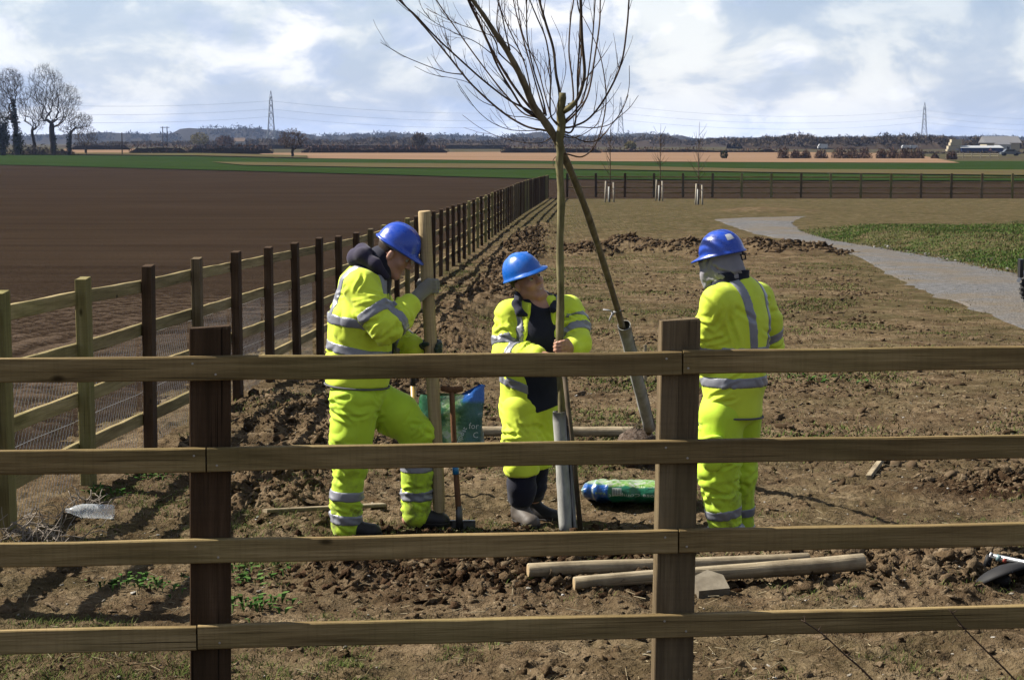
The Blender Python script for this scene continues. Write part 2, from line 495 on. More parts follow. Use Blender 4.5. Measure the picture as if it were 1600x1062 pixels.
# ------------------------------------------------------------------ ground meshes
def grid(xs, ys):
    nx, ny = len(xs), len(ys)
    X, Y = np.meshgrid(xs, ys)
    i = np.arange(nx * ny).reshape(ny, nx)
    F = np.stack([i[:-1, :-1], i[:-1, 1:], i[1:, 1:], i[1:, :-1]], -1).reshape(-1, 4)
    return X.ravel(), Y.ravel(), F
def grown(a, b, d0, k):
    out = [a]; 
    while out[-1] < b: out.append(out[-1] + d0 * max(1, (out[-1] / a)) ** k)
    return np.array(out)
def sides(lo, hi, d, far, g=1.12):
    r = [hi]; s = d
    while r[-1] < far[1]: s *= g; r.append(r[-1] + s)
    l = [lo]; s = d
    while l[-1] > far[0]: s *= g; l.append(l[-1] - s)
    return np.concatenate([l[::-1], np.arange(lo + d, hi, d), r])
def vcol(me, name, C):
    at = me.color_attributes.new(name, 'FLOAT_COLOR', 'POINT')
    at.data.foreach_set('color', np.concatenate([C, np.ones((len(C), 1))], 1).astype(np.float32).ravel())
def build_ground():
    # planting strip inside the fences
    ys = np.concatenate([np.arange(-6, 6.8, .4), grown(6.8, 131, .013, 1.75)])
    xs = sides(-3.4, 3.9, .015, (-16, 60), 1.04)
    X, Y, Fc = grid(xs, ys)
    Z = zg(X, Y)
    outside = X < lf_x(Y) - .9
    keep = ~outside[Fc].all(1)
    # the left field takes over just outside the fence
    V = np.stack([X, Y, Z], 1)
    Fk = Fc[keep]
    used = np.unique(Fk); rm = np.full(len(V), -1); rm[used] = np.arange(len(used))
    V = V[used]; Fk = rm[Fk]
    me = mesh_np('ground', V, Fk, M_SOIL, True)
    x, y = V[:, 0], V[:, 1]
    w, h = dug_w(x, y)
    grass = .25 + .75 * sstep(-.25, .35, fbm2(x * .7, y * .7, 3, 77)) * (1 - np.clip(w, 0, 1))
    grass *= .36 + .34 * sstep(13, 34, y)
    grass = np.maximum(grass, .9 * sstep(45, 75, y) * (1 - .7 * np.clip(w, 0, 1)))
    verge = sstep(-.4, .5, x - np.interp(y, TRK_B[::-1, 1], TRK_B[::-1, 0])) * (y > 24) * (1 - sstep(54, 74, y + 9 * fbm2(x * .25, y * .12, 3, 33))) * (.55 + .45 * sstep(-.3, .3, fbm2(x * .45, y * .25, 3, 71)))
    grass = grass + (1.2 - grass) * verge
    va = me.attributes.new('verge', 'FLOAT', 'POINT'); va.data.foreach_set('value', verge.astype(np.float32))
    grass = np.maximum(grass, .75 * (1 - sstep(.2, 1.6, poly_dist(x, y, TRK_A))) * (y > 30))
    vcol(me, 'mix', np.stack([wet_w(x, y), grass, np.clip(w, 0, 1)], 1))
    o = link('ground', me); tag(o, 'bare tan soil with clods and thin grass inside the fences', 'ground', kind='structure')
    # far plain: one sheet to the horizon, a hand below the fields that lie on it
    ys = np.concatenate([np.arange(-40, 130, 10.0), np.geomspace(130, 9000, 60)])
    xs = np.concatenate([-np.geomspace(40, 6000, 30)[::-1], np.arange(-36, 40, 6.0), np.geomspace(40, 6000, 30)])
    X, Y, Fc = grid(xs, ys)
    inner = (Y < 135) & (X > -30)
    Z = z_base(Y) - np.where(inner, .45, .06) - np.where(Y < 5, .2, 0)
    o = link('plain', mesh_np('plain', np.stack([X, Y, Z], 1), Fc, M_FARLAND, True)); tag(o, 'flat farmland running out to the wooded horizon', 'land', kind='structure')
    # tilled field left of the fence and beyond the far fence
    xe = 0.0
    ys = grown(2.0, 46, .034, .55)
    xs = -np.concatenate([np.arange(0, 12, .06), grown(12, 60, .06, 2.2)])[::-1]
    S, Y, Fc = grid(xs, ys)
    X = S + lf_x(Y) - .55
    # drill rows: straight along the fence far out, curling where the drill turned
    cx, cy = -7.2, 15.2
    rr = np.hypot((X - cx) * .62, Y - cy)
    sw = sstep(14, 30, Y)
    ph = Y * 1.0 - X * .22 + .9 * np.sin(X * .35 + .5) + .05 * fbm2(X * 3, Y * 3, 2, 5)
    ph2 = rr
    in2 = 1 - sstep(3.0, 4.2, rr)
    rows = np.sin(2 * math.pi * ph / .27) * (1 - in2) + np.sin(2 * math.pi * ph2 / .27) * in2
    rough = sstep(0, 1.4, -S - .1)
    Z = z_base(Y) + .02 + (.042 * rows + .02 * np.abs(rows)) * rough * (1 - sstep(26, 42, Y)) + .02 * fbm2(X * 7, Y * 7, 3, 9) + .03 * np.abs(fbm2(X * 13, Y * 13, 2, 19)) * (1.2 - rough)
    Z = Z - (1 - sstep(.0, .25, -S)) * .10
    n0 = len(X)
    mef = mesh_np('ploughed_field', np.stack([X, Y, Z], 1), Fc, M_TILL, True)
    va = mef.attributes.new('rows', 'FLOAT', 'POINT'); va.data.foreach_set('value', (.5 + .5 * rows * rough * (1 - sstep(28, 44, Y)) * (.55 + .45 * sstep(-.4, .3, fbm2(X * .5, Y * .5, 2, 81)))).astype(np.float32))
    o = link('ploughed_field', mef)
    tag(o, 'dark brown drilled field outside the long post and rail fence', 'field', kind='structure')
    def sheet(name, P, mt, dz, label, n=14):
        """quad strip between two traced edges (near edge, far edge)"""
        A = np.array([ground_pt(*p) for p in P[0]]); B = np.array([ground_pt(*p) for p in P[1]])
        k = 24
        ta = np.linspace(0, 1, k)
        ia = np.linspace(0, 1, len(A)); ib = np.linspace(0, 1, len(B))
        a = np.stack([np.interp(ta, ia, A[:, i]) for i in range(2)], 1); b = np.stack([np.interp(ta, ib, B[:, i]) for i in range(2)], 1)
        u = np.linspace(0, 1, n)
        Q = a[None] * (1 - u)[:, None, None] + b[None] * u[:, None, None]
        z = z_base(Q[..., 1]) + dz
        V = np.concatenate([Q, z[..., None]], -1).reshape(-1, 3)
        i = np.arange(k * n).reshape(n, k)
        F = np.stack([i[:-1, :-1], i[:-1, 1:], i[1:, 1:], i[1:, :-1]], -1).reshape(-1, 4)
        o = link(name, mesh_np(name, V, F, mt, True)); return tag(o, label, 'field', kind='structure')
    # middle distance of the tilled field (from 44 m out to the green crop)
    ysm = np.geomspace(44, 300, 46)
    xm = np.linspace(0, 1, 60)
    V = []
    for yy in ysm:
        xr = lf_x(yy) - .5 if yy < LF_END + .6 else 120.0
        V.append(np.stack([-220 + (xr + 220) * xm, np.full(60, yy), np.full(60, float(z_base(yy)) + .01)], 1))
    V = np.concatenate(V); i = np.arange(len(V)).reshape(46, 60)
    Fm = np.stack([i[:-1, :-1], i[:-1, 1:], i[1:, 1:], i[1:, :-1]], -1).reshape(-1, 4)
    o = link('ploughed_field', mesh_np('ploughed_field', V, Fm, M_TILL, True)); va = o.data.attributes.new('rows', 'FLOAT', 'POINT'); va.data.foreach_set('value', np.full(len(V), .5, np.float32)); tag(o, 'dark brown tilled land lying between the fences and the green crop', 'field', kind='structure')
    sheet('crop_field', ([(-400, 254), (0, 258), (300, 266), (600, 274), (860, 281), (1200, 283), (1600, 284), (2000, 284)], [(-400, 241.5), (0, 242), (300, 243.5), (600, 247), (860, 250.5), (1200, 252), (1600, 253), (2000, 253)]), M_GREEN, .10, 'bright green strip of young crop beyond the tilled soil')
    sheet('stubble_field', ([(430, 248), (860, 253), (1200, 255), (1500, 256)], [(400, 240), (860, 238), (1200, 238), (1420, 241)]), M_STUB, .16, 'pale tan bare field in front of the far hedges')
    sheet('field_margin', ([(380, 260), (600, 264), (860, 266), (1200, 272), (1600, 277), (2000, 278)], [(330, 255), (600, 257), (860, 258.5), (1200, 267), (1600, 268), (2000, 268)]), M_ROUGH, .22, 'thin brown strip of rough grass between two bands of crop', 4)
    sheet('field_margin', ([(-400, 243), (0, 242.5), (300, 245), (480, 249)], [(-400, 240), (0, 239.5), (300, 241), (480, 245)]), M_ROUGH, .3, 'pale grass margin in front of the tall bare trees', 3)
    sheet('stubble_field', ([(100, 241), (150, 240.5), (200, 240.5)], [(100, 234), (150, 233.5), (215, 234)]), M_STUB, .3, 'reddish bare field patch behind the bare trees', 4)
    # gravel track
    n = 90; k = 26
    def resample(P, n):
        d = np.concatenate([[0], np.cumsum(np.hypot(*np.diff(P, axis=0).T))]); s = np.linspace(0, d[-1], n)
        return np.stack([np.interp(s, d, P[:, 0]), np.interp(s, d, P[:, 1])], 1)
    A, B = resample(TRK_A, n), resample(TRK_B, n)
    for _ in range(3):
        A[1:-1] = (A[:-2] + 2 * A[1:-1] + A[2:]) / 4; B[1:-1] = (B[:-2] + 2 * B[1:-1] + B[2:]) / 4
    ed = np.linspace(0, 1, k)
    Q = A[:, None] * (1 - ed)[None, :, None] + B[:, None] * ed[None, :, None]
    jit = .35 * fbm2(Q[..., 0].ravel() * 1.3, Q[..., 1].ravel() * 1.3, 3, 51).reshape(n, k)
    Q[:, 0, 0] += jit[:, 0]; Q[:, -1, 0] += jit[:, -1]
    x, y = Q[..., 0].ravel(), Q[..., 1].ravel()
    crown = (np.sin(ed * math.pi) ** .5)[None].repeat(n, 0).ravel()
    z = z_base(y) + .035 * crown - .01 + .012 * fbm2(x * 3, y * 3, 3, 61)
    i = np.arange(n * k).reshape(n, k)
    Fg = np.stack([i[:-1, :-1], i[:-1, 1:], i[1:, 1:], i[1:, :-1]], -1).reshape(-1, 4)
    o = link('gravel_track', mesh_np('gravel_track', np.stack([x, y, z], 1), Fg, M_GRAV, True)); tag(o, 'grey gravel track curving past the planting strip', 'track', kind='structure')
build_ground()
# ------------------------------------------------------------------ timber
def m_wood(name, dark, mid, lite, axis='X', green=0.0, rndamp=.25, dirt=0.0):
    m = mat(name, mid, .85, .05); t = NT(m)
    o = t.coord('Object'); r = t.rand()
    off = t.n('ShaderNodeCombineXYZ', i0=t.math('MULTIPLY', r, 37.0), i1=t.math('MULTIPLY', r, 11.0), i2=t.math('MULTIPLY', r, 23.0)).outputs[0]
    v = t.n('ShaderNodeVectorMath', _operation='ADD', i0=o, i1=off).outputs[0]
    st = {'X': (.35, 5, 5), 'Z': (5, 5, .35)}[axis]
    st2 = {'X': (.9, 30, 30), 'Z': (30, 30, .9)}[axis]
    g = t.noise(t.mapping(v, st), 3.0, 5, .6, .6); f = t.noise(t.mapping(v, st2), 4.0, 4, .6, .3)
    col = t.ramp(g, [(.3, dark), (.5, mid), (.72, lite)])
    col = t.mix(t.ramp(f, [(.35, .45), (.55, 0)]), col, dark)
    # knots
    kv = t.voro(t.mapping(v, {'X': (1, 2.2, 2.2), 'Z': (2.2, 2.2, 1)}[axis]), 2.6)
    col = t.mix(t.ramp(kv, [(.05, .9), (.10, 0)]), col, tuple(c * .25 for c in dark))
    if green: col = t.mix(t.ramp(t.noise(v, 1.4, 3, .6), [(.45, 0), (.7, green)]), col, (.10, .12, .035))
    col = t.mix(t.ramp(t.noise(v, .8, 3, .5), [(.4, 0), (.68, .35)]), col, tuple(c * .55 for c in mid))
    # saw marks across the grain, drying splits along it
    sw = t.noise(t.mapping(v, {'X': (60, 1.5, 1.5), 'Z': (1.5, 1.5, 60)}[axis]), 1.0, 3, .6)
    col = t.mix(t.ramp(sw, [(.38, .12 if not dirt else 0.0), (.5, 0)]), col, tuple(x * .6 for x in dark))
    sp = t.noise(t.mapping(v, {'X': (.5, 60, 60), 'Z': (60, 60, .5)}[axis]), 1.6, 2, .5, .2)
    col = t.mix(t.ramp(sp, [(.30, .85), (.345, 0)]), col, tuple(x * .22 for x in dark))
    if dirt: col = t.mix(t.ramp(t.noise(v, 3.5, 5, .7), [(.46, 0), (.64, dirt)]), col, (.055, .04, .025))
    # every piece of timber is a little different
    hs = t.n('ShaderNodeHueSaturation', Hue=.5, Saturation=1.0, Color=col)
    t.L.new(t.math('MULTIPLY_ADD', r, rndamp * 2, 1 - rndamp), hs.inputs['Value'])
    t.color(hs.outputs[0])
    t.bump(t.math('ADD', f, t.math('MULTIPLY', g, .6)), 0.6, .008)
    return m
M_RAIL = m_wood('rail_timber', (.068, .046, .02), (.158, .114, .053), (.245, .182, .092), 'X', .15, .12)
M_RAIL_SIDE = m_wood('side_rail_timber', (.09, .068, .03), (.20, .158, .078), (.28, .225, .125), 'X', .2, .15)
M_POST_BROWN = m_wood('brown_post_timber', (.022, .014, .008), (.044, .027, .0155), (.075, .048, .029), 'Z', 0, .25)
M_POST_OLIVE = m_wood('olive_post_timber', (.065, .053, .022), (.13, .11, .047), (.19, .165, .085), 'Z', .4, .15)
M_POST_TAN = m_wood('tan_post_timber', (.045, .033, .02), (.085, .063, .037), (.13, .1, .062), 'Z', .1, .2)
M_POLE = m_wood('peeled_pole', (.14, .112, .072), (.235, .195, .13), (.305, .26, .185), 'X', 0, .08, .55)
M_POLE_HELD = m_wood('golden_peeled_pole', (.19, .14, .075), (.31, .24, .135), (.40, .315, .19), 'X', 0, .05)
M_NAIL = mat('nail_metal', (.25, .24, .22), .45, .5, Metallic=.9)

def post_mesh(name, w, d, h, mt, top=.012):
    """sawn post: local x across the face, y through, z up; weathered cut top, chamfered arrises"""
    mb = MB(); b = .004; r = random.Random(hash(name) % 1000)
    rows = []
    for z, k in ((-.35, 0), (h * .5, 0), (h - b, 0), (h, 1)):
        hx, hy = w / 2 - k * b, d / 2 - k * b
        c = .004
        rows.append([(hx - c, -hy, z), (hx, -hy + c, z), (hx, hy - c, z), (hx - c, hy, z), (-hx + c, hy, z), (-hx, hy - c, z), (-hx, -hy + c, z), (-hx + c, -hy, z)])
    V = [v for q in rows for v in q]
    for i in range(24, 32): V[i] = (V[i][0], V[i][1], V[i][2] + top * (V[i][0] / w))
    F = [[i * 8 + j, i * 8 + (j + 1) % 8, i * 8 + 8 + (j + 1) % 8, i * 8 + 8 + j] for i in range(3) for j in range(8)] + [list(range(24, 32))]
    mb.add(V, F)
    return mb.mesh(name, mt)
def rail_mesh(name, L, h, t, mt, bow=.006, seed=0):
    """sawn rail along local x, origin at its start, slightly bowed and uneven"""
    r = np.random.default_rng(seed); n = max(4, int(L / .3))
    xs = np.linspace(0, L, n + 1); c = .004
    prof = [(-t / 2 + c, h / 2), (-t / 2, h / 2 - c), (-t / 2, -h / 2 + c), (-t / 2 + c, -h / 2), (t / 2 - c, -h / 2), (t / 2, -h / 2 + c), (t / 2, h / 2 - c), (t / 2 - c, h / 2)]
    b1, b2, p = r.uniform(-bow, bow), r.uniform(-bow, bow) * .5, r.uniform(0, 6)
    V = []
    for x in xs:
        z0 = b1 * math.sin(math.pi * x / L) + .0015 * math.sin(x * 7 + p); y0 = b2 * math.sin(math.pi * x / L)
        V += [(x, y0 + a, z0 + b + (r.normal() * .0008 if b > 0 else 0)) for a, b in prof]
    F = [[i * 8 + (j + 1) % 8, i * 8 + j, i * 8 + 8 + j, i * 8 + 8 + (j + 1) % 8] for i in range(n) for j in range(8)]
    F += [list(range(0, 8)), [n * 8 + j for j in range(7, -1, -1)]]
    mb = MB(); mb.add(V, F)
    return mb.mesh(name, mt)
def aim(o, a, b, roll=0.0):
    """turn local x of o from a to b, local z staying up"""
    d = Vector([float(v) for v in (b - a)]); d.normalize()
    y = Vector((0, 0, 1)).cross(d); y.normalize(); z = d.cross(y)
    M = Matrix((d, y, z)).transposed()
    o.rotation_euler = M.to_euler(); o.location = [float(v) for v in a]

# ------------------------------------------------------------------ near fence, across the picture
def front_fence():
    A = W(321, 600, 7.42); B = W(1063, 600, 7.61)
    d = (B - A)[:2]; d = d / np.linalg.norm(d); nrm = np.array((d[1], -d[0]))     # nrm: towards the camera
    yaw = math.atan2(d[1], d[0])
    base = np.array((A[0], A[1], zg1(A[0], A[1])))
    f = thing('rail_fence', base, 'brown four rail timber fence standing between the viewer and the workmen', 'fence')
    top = float(W(321, 512, 7.42)[2])
    rails_z = [float(W(0, p, 7.355)[2]) for p in (576.5, 720, 863, 998)]
    posts = {}
    for k in range(-2, 5):
        p = A[:2] + d * 1.798 * k
        if p[0] < lf_x(p[1]) - .2: continue
        gz = zg1(p[0], p[1]); h = top - gz + (.012 if k == 1 else 0)
        me = post_mesh('front_post%d' % k, .154, .078, h, [M_POST_BROWN, M_POST_TAN][k == 1])
        q = p - nrm * .0395
        o = link('post', me, f, (q[0] - base[0], q[1] - base[1], gz - base[2]))
        o.rotation_euler = (0, R(.75) if k in (0, 1) else R(random.uniform(-.5, .5)), yaw)
        posts[k] = p
    # rails, two bays each, joints staggered as in the photograph
    for j, zc in enumerate(rails_z):
        odd = j in (0, 2)
        off = {0: .018, 1: .0, 2: .008, 3: -.045}[j]
        start = -3 if odd else -4
        for s in range(start, 6, 2):
            x0 = s * 1.798 + off + .003; x1 = x0 + 3.596 - .006
            lim = -1.55 * 1.798
            a2 = A[:2] + d * x0; b2 = A[:2] + d * x1
            fx = lf_x(a2[1]) + .05
            if b2[0] < fx + .3: continue
            if a2[0] < fx: x0 += (fx - a2[0]) / d[0]; a2 = A[:2] + d * x0
            L = x1 - x0
            me = rail_mesh('front_rail', L, .090, .038, M_RAIL, .005, j * 17 + s + 40)
            a = np.array((*(a2 + nrm * (.0195 + .0005 * j)), zc)); b = np.array((*(b2 + nrm * (.0195 + .0005 * j)), zc - .004))
            o = link('rail', me, f); aim(o, a - base, b - base)
            # nail heads where the rail crosses its posts
            nb = MB()
            for k in posts:
                xx = k * 1.798
                if x0 - .08 < xx < x1 + .08:
                    for dx, dz in ((-.045, .02), (.04, -.022)):
                        u = xx + dx - x0
                        if .01 < u < L - .01: nb.lathe([(.0045, 0), (.0045, .0025), (.001, .003)], 8, rot('X', R(90)), (u, -.0185, dz))
            if nb.n: nb.build('nail', M_NAIL, o)['kind'] = 'stuff'
front_fence()

# ------------------------------------------------------------------ long fence on the left
def side_fence():
    n = int((LF_END - LF_P0[1]) / 1.8)
    d = np.array((LF_K, 1.0)); d /= np.linalg.norm(d); yaw = math.atan2(d[1], d[0])
    nrm = np.array((-d[1], d[0]))                                               # towards the field
    base = np.array((LF_P0[0], LF_P0[1], zg1(LF_P0[0], LF_P0[1])))
    f = thing('rail_fence', base, 'long timber rail fence running away beside the dark ploughed field', 'fence')
    H = 1.42
    kinds = [post_mesh('side_post%d' % i, .15, .075, H, m) for i, m in enumerate((M_POST_OLIVE, M_POST_BROWN, M_POST_TAN, M_POST_BROWN))]
    seq = {-1: 1, 0: 0, 1: 0, 2: 1, 3: 2, 4: 1, 5: 1, 6: 1, 7: 1, 8: 1, 9: 1, 10: 2}
    P = {}
    for i in range(-1, n + 1):
        p = LF_P0[:2] + d * 1.8 * i
        gz = float(z_base(p[1])) + .02
        o = link('post', kinds[seq.get(i, random.choice((1, 1, 3, 2, 2, 0)))], f, (p[0] - base[0], p[1] - base[1], gz - base[2] + random.uniform(-.012, .012)))
        o.rotation_euler = (R(random.uniform(-.6, .6)), R(random.uniform(-.6, .6)), yaw + R(random.uniform(-2, 2)))
        P[i] = np.array((p[0], p[1], gz))
    railm = [rail_mesh('side_rail%d' % i, 3.588, .09, .038, M_RAIL_SIDE, .012, i + 3) for i in range(6)]
    shortm = rail_mesh('side_rail_short', 1.79, .09, .038, M_RAIL_SIDE, .006, 77)
    for j, hz in enumerate((1.285, .955, .62, .285)):
        i = -1 + (j % 2)
        if j % 2:
            o = link('rail', shortm, f); a, b = P[-1], P[0]
            e = np.array((*(nrm * (.0385 + .0195)), hz)); aim(o, a + e - base, b + e - base)
        while i + 2 <= n:
            a, b = P[i], P[i + 2]
            e = np.array((*(nrm * (.0385 + .0195)), hz))
            a2 = a + (b - a) * .001
            o = link('rail', random.choice(railm), f); aim(o, a2 + e - base, b + e - base)
            i += 2
    # stock netting stapled to the field side of the first bays
    mb = MB(); net_h = .86
    for i in range(-1, 7):
        a, b = P[i], P[i + 1]; o_ = np.array((*(nrm * .082), 0))
        sag = lambda t, z: o_ + np.array((0, 0, z + .006 * math.sin(t * 9 + z * 20)))
        nx = 24
        for s in (1, -1):
            for k in range(-9, nx):
                # diagonal wires make the diamond mesh
                pts = []
                for q in np.linspace(0, 1, 7):
                    t = (k + q * 9) / nx
                    if 0 <= t <= 1:
                        z = .04 + net_h * (q if s > 0 else 1 - q)
                        pts.append(a + (b - a) * t + sag(t, z))
                if len(pts) > 1: mb.tube(pts, .0011, 3, False)
        for z in (.04, net_h * .5 + .04, net_h + .04):
            mb.tube([a + (b - a) * t + sag(t, z) for t in (0, .5, 1)], .0014, 3, False)
    o = mb.build('wire_netting', mat('galvanised_wire', (.42, .43, .42), .5, .5, Metallic=.6), f, origin=base); o['kind'] = 'stuff'
    return P[n]
LF_LAST = side_fence()

# ------------------------------------------------------------------ far fence, from the corner to the right
def far_fence():
    a = W(862, 316, LF_END + 1.0)[:2]; b = W(1552, 317, 124.0)[:2]
    d = b - a; d /= np.linalg.norm(d); nrm = np.array((-d[1], d[0])); yaw = math.atan2(d[1], d[0])
    base = np.array((a[0], a[1], float(z_base(a[1]))))
    f = thing('rail_fence', base, 'distant timber rail fence crossing beyond the staked young trees', 'fence')
    kinds = [post_mesh('far_post%d' % i, .15, .075, 1.55, m) for i, m in enumerate((M_POST_OLIVE, M_POST_TAN, M_POST_BROWN))]
    x = .9; n = 0; P = []
    for k in range(24):
        p = a + d * (1.0 + 1.86 * k)
        P.append(np.array((p[0], p[1], float(z_base(p[1])))))
        o = link('post', kinds[2] if k < 3 else random.choice(kinds[:2]), f, P[-1] - base); o.rotation_euler = (0, R(random.uniform(-.8, .8)), yaw)
    rm = rail_mesh('far_rail', 3.71, .085, .038, M_RAIL, .01, 5)
    for j, hz in enumerate((1.30, .96, .63, .30)):
        for k in range(j % 2, 22, 2):
            e = np.array((*(nrm * .058), hz)); o = link('rail', rm, f); aim(o, P[k] + e - base, P[k + 2] + e - base)
far_fence()
# ------------------------------------------------------------------ implicit surfaces for bodies and cloth
class Vox:
    def __init__(s, lo, hi, h):
        s.lo = np.asarray(lo, float); s.h = h
        s.n = np.ceil((np.asarray(hi, float) - s.lo) / h).astype(int) + 1
        s.ax = [(s.lo[i] + h * np.arange(s.n[i])).astype(np.float32) for i in range(3)]
        s.F = np.full(s.n, 1.0, np.float32)
    def like(s):
        v = Vox.__new__(Vox); v.lo, v.h, v.n, v.ax = s.lo, s.h, s.n, s.ax
        v.F = np.full(s.n, 1.0, np.float32); return v
    def copy(s):
        v = s.like(); v.F = s.F.copy(); return v
    def put(s, fn, lo, hi, k=.02, op='add'):
        i0 = np.clip(np.floor((np.asarray(lo) - s.lo) / s.h).astype(int), 0, s.n - 1)
        i1 = np.clip(np.ceil((np.asarray(hi) - s.lo) / s.h).astype(int) + 1, 1, s.n)
        if np.any(i1 <= i0): return s
        sl = tuple(slice(a, b) for a, b in zip(i0, i1))
        X = s.ax[0][sl[0]][:, None, None]; Y = s.ax[1][sl[1]][None, :, None]; Z = s.ax[2][sl[2]][None, None, :]
        d = fn(X, Y, Z).astype(np.float32)
        a = s.F[sl]
        if op == 'add':
            h = np.clip(.5 + .5 * (a - d) / k, 0, 1); s.F[sl] = a + (d - a) * h - k * h * (1 - h)
        else:
            d = -d; h = np.clip(.5 - .5 * (a - d) / k, 0, 1); s.F[sl] = a + (d - a) * h + k * h * (1 - h)
        return s
    def cone(s, a, b, ra, rb, k=.02, flat=None, op='add'):
        a = np.asarray(a, float); b = np.asarray(b, float); ab = b - a; L2 = float(ab @ ab) + 1e-12
        g = max(ra, rb) * (1 if flat is None else max(1, 1 / flat[1])) + k + 2 * s.h + .02
        def fn(X, Y, Z):
            t = np.clip(((X - a[0]) * ab[0] + (Y - a[1]) * ab[1] + (Z - a[2]) * ab[2]) / L2, 0, 1)
            qx, qy, qz = X - a[0] - t * ab[0], Y - a[1] - t * ab[1], Z - a[2] - t * ab[2]
            d2 = qx * qx + qy * qy + qz * qz
            if flat is not None:
                qd = qx * flat[0][0] + qy * flat[0][1] + qz * flat[0][2]
                d2 = d2 + (flat[1] ** 2 - 1) * qd * qd
            return np.sqrt(np.maximum(d2, 0)) - (ra + (rb - ra) * t)
        return s.put(fn, np.minimum(a, b) - g, np.maximum(a, b) + g, k, op)
    def chain(s, P, r, k=.02, flat=None, op='add'):
        for i in range(len(P) - 1): s.cone(P[i], P[i + 1], r[i], r[i + 1], k, flat, op)
        return s
    def ell(s, c, r, M=None, k=.02, op='add'):
        c = np.asarray(c, float); r = np.asarray(r, float)
        M = np.eye(3) if M is None else np.asarray(M, float)       # rows: local axes
        g = max(r) + k + 2 * s.h + .015
        def fn(X, Y, Z):
            x, y, z = X - c[0], Y - c[1], Z - c[2]
            u = (x * M[0][0] + y * M[0][1] + z * M[0][2]) / r[0]; v = (x * M[1][0] + y * M[1][1] + z * M[1][2]) / r[1]; w = (x * M[2][0] + y * M[2][1] + z * M[2][2]) / r[2]
            q = np.sqrt(u * u + v * v + w * w)
            q2 = np.sqrt((u / r[0]) ** 2 + (v / r[1]) ** 2 + (w / r[2]) ** 2) + 1e-9
            return q * (q - 1) / q2
        return s.put(fn, c - g, c + g, k, op)
    def slab(s, p, nrm, half):
        """keep only what lies within half of the plane"""
        p = np.asarray(p, float); nrm = np.asarray(nrm, float); nrm = nrm / np.linalg.norm(nrm)
        d = (s.ax[0][:, None, None] - p[0]) * nrm[0] + (s.ax[1][None, :, None] - p[1]) * nrm[1] + (s.ax[2][None, None, :] - p[2]) * nrm[2]
        s.F = np.maximum(s.F, (np.abs(d) - half).astype(np.float32)); return s
    def keep(s, p, nrm):
        """keep only the side the normal points to"""
        p = np.asarray(p, float); nrm = np.asarray(nrm, float); nrm = nrm / np.linalg.norm(nrm)
        d = (s.ax[0][:, None, None] - p[0]) * nrm[0] + (s.ax[1][None, :, None] - p[1]) * nrm[1] + (s.ax[2][None, None, :] - p[2]) * nrm[2]
        s.F = np.maximum(s.F, (-d).astype(np.float32)); return s
    def ball(s, c, r):
        c = np.asarray(c, float)
        d = np.sqrt((s.ax[0][:, None, None] - c[0]) ** 2 + (s.ax[1][None, :, None] - c[1]) ** 2 + (s.ax[2][None, None, :] - c[2]) ** 2)
        s.F = np.maximum(s.F, (d - r).astype(np.float32)); return s
    def union(s, o): s.F = np.minimum(s.F, o.F); return s
    def sunion(s, o, k):
        h = np.clip(.5 + .5 * (s.F - o.F) / k, 0, 1); s.F = (s.F + (o.F - s.F) * h - k * h * (1 - h)).astype(np.float32); return s
    def shell(s, t):
        s.F = s.F - t; return s
    def mesh(s):
        F = s.F; I = F < 0
        F = F.copy()
        nx, ny, nz = F.shape
        cnt = np.zeros((nx - 1, ny - 1, nz - 1), np.uint8)
        for dx in (0, 1):
            for dy in (0, 1):
                for dz in (0, 1): cnt += I[dx:nx - 1 + dx, dy:ny - 1 + dy, dz:nz - 1 + dz]
        act = np.argwhere((cnt > 0) & (cnt < 8))
        idx = np.full(cnt.shape, -1, np.int32); idx[act[:, 0], act[:, 1], act[:, 2]] = np.arange(len(act))
        acc = np.zeros((len(act), 3)); num = np.zeros(len(act))
        for axis in range(3):
            o = [i for i in range(3) if i != axis]
            for u in (0, 1):
                for v in (0, 1):
                    a = act.copy(); a[:, o[0]] += u; a[:, o[1]] += v
                    b = a.copy(); b[:, axis] += 1
                    fa = F[a[:, 0], a[:, 1], a[:, 2]]; fb = F[b[:, 0], b[:, 1], b[:, 2]]
                    m = (fa < 0) != (fb < 0)
                    t = np.where(m, fa / np.where(m, fa - fb, 1), 0)
                    p = a.astype(float); p[:, axis] += t
                    acc[m] += p[m]; num[m] += 1
        V = s.lo + (acc / num[:, None]) * s.h
        faces = []
        for axis in range(3):
            o1, o2 = [(1, 2), (2, 0), (0, 1)][axis]
            A = [slice(None)] * 3; B = [slice(None)] * 3
            A[axis] = slice(0, -1); B[axis] = slice(1, None)
            ia, ib = I[tuple(A)], I[tuple(B)]
            c = np.argwhere(ia != ib)
            c = c[(c[:, o1] > 0) & (c[:, o2] > 0) & (c[:, o1] < F.shape[o1] - 1) & (c[:, o2] < F.shape[o2] - 1)]
            flip = ia[c[:, 0], c[:, 1], c[:, 2]]
            def g(d1, d2):
                q = c.copy(); q[:, o1] += d1; q[:, o2] += d2; return idx[q[:, 0], q[:, 1], q[:, 2]]
            Q = np.stack([g(-1, -1), g(0, -1), g(0, 0), g(-1, 0)], 1)
            Q[~flip] = Q[~flip][:, ::-1]
            faces.append(Q)
        Q = np.concatenate(faces)
        return V, Q[(Q >= 0).all(1)]
def normals(V, Q):
    n = np.cross(V[Q[:, 2]] - V[Q[:, 0]], V[Q[:, 3]] - V[Q[:, 1]])
    N = np.zeros_like(V)
    for i in range(4): np.add.at(N, Q[:, i], n)
    return N / (np.linalg.norm(N, axis=1)[:, None] + 1e-12)
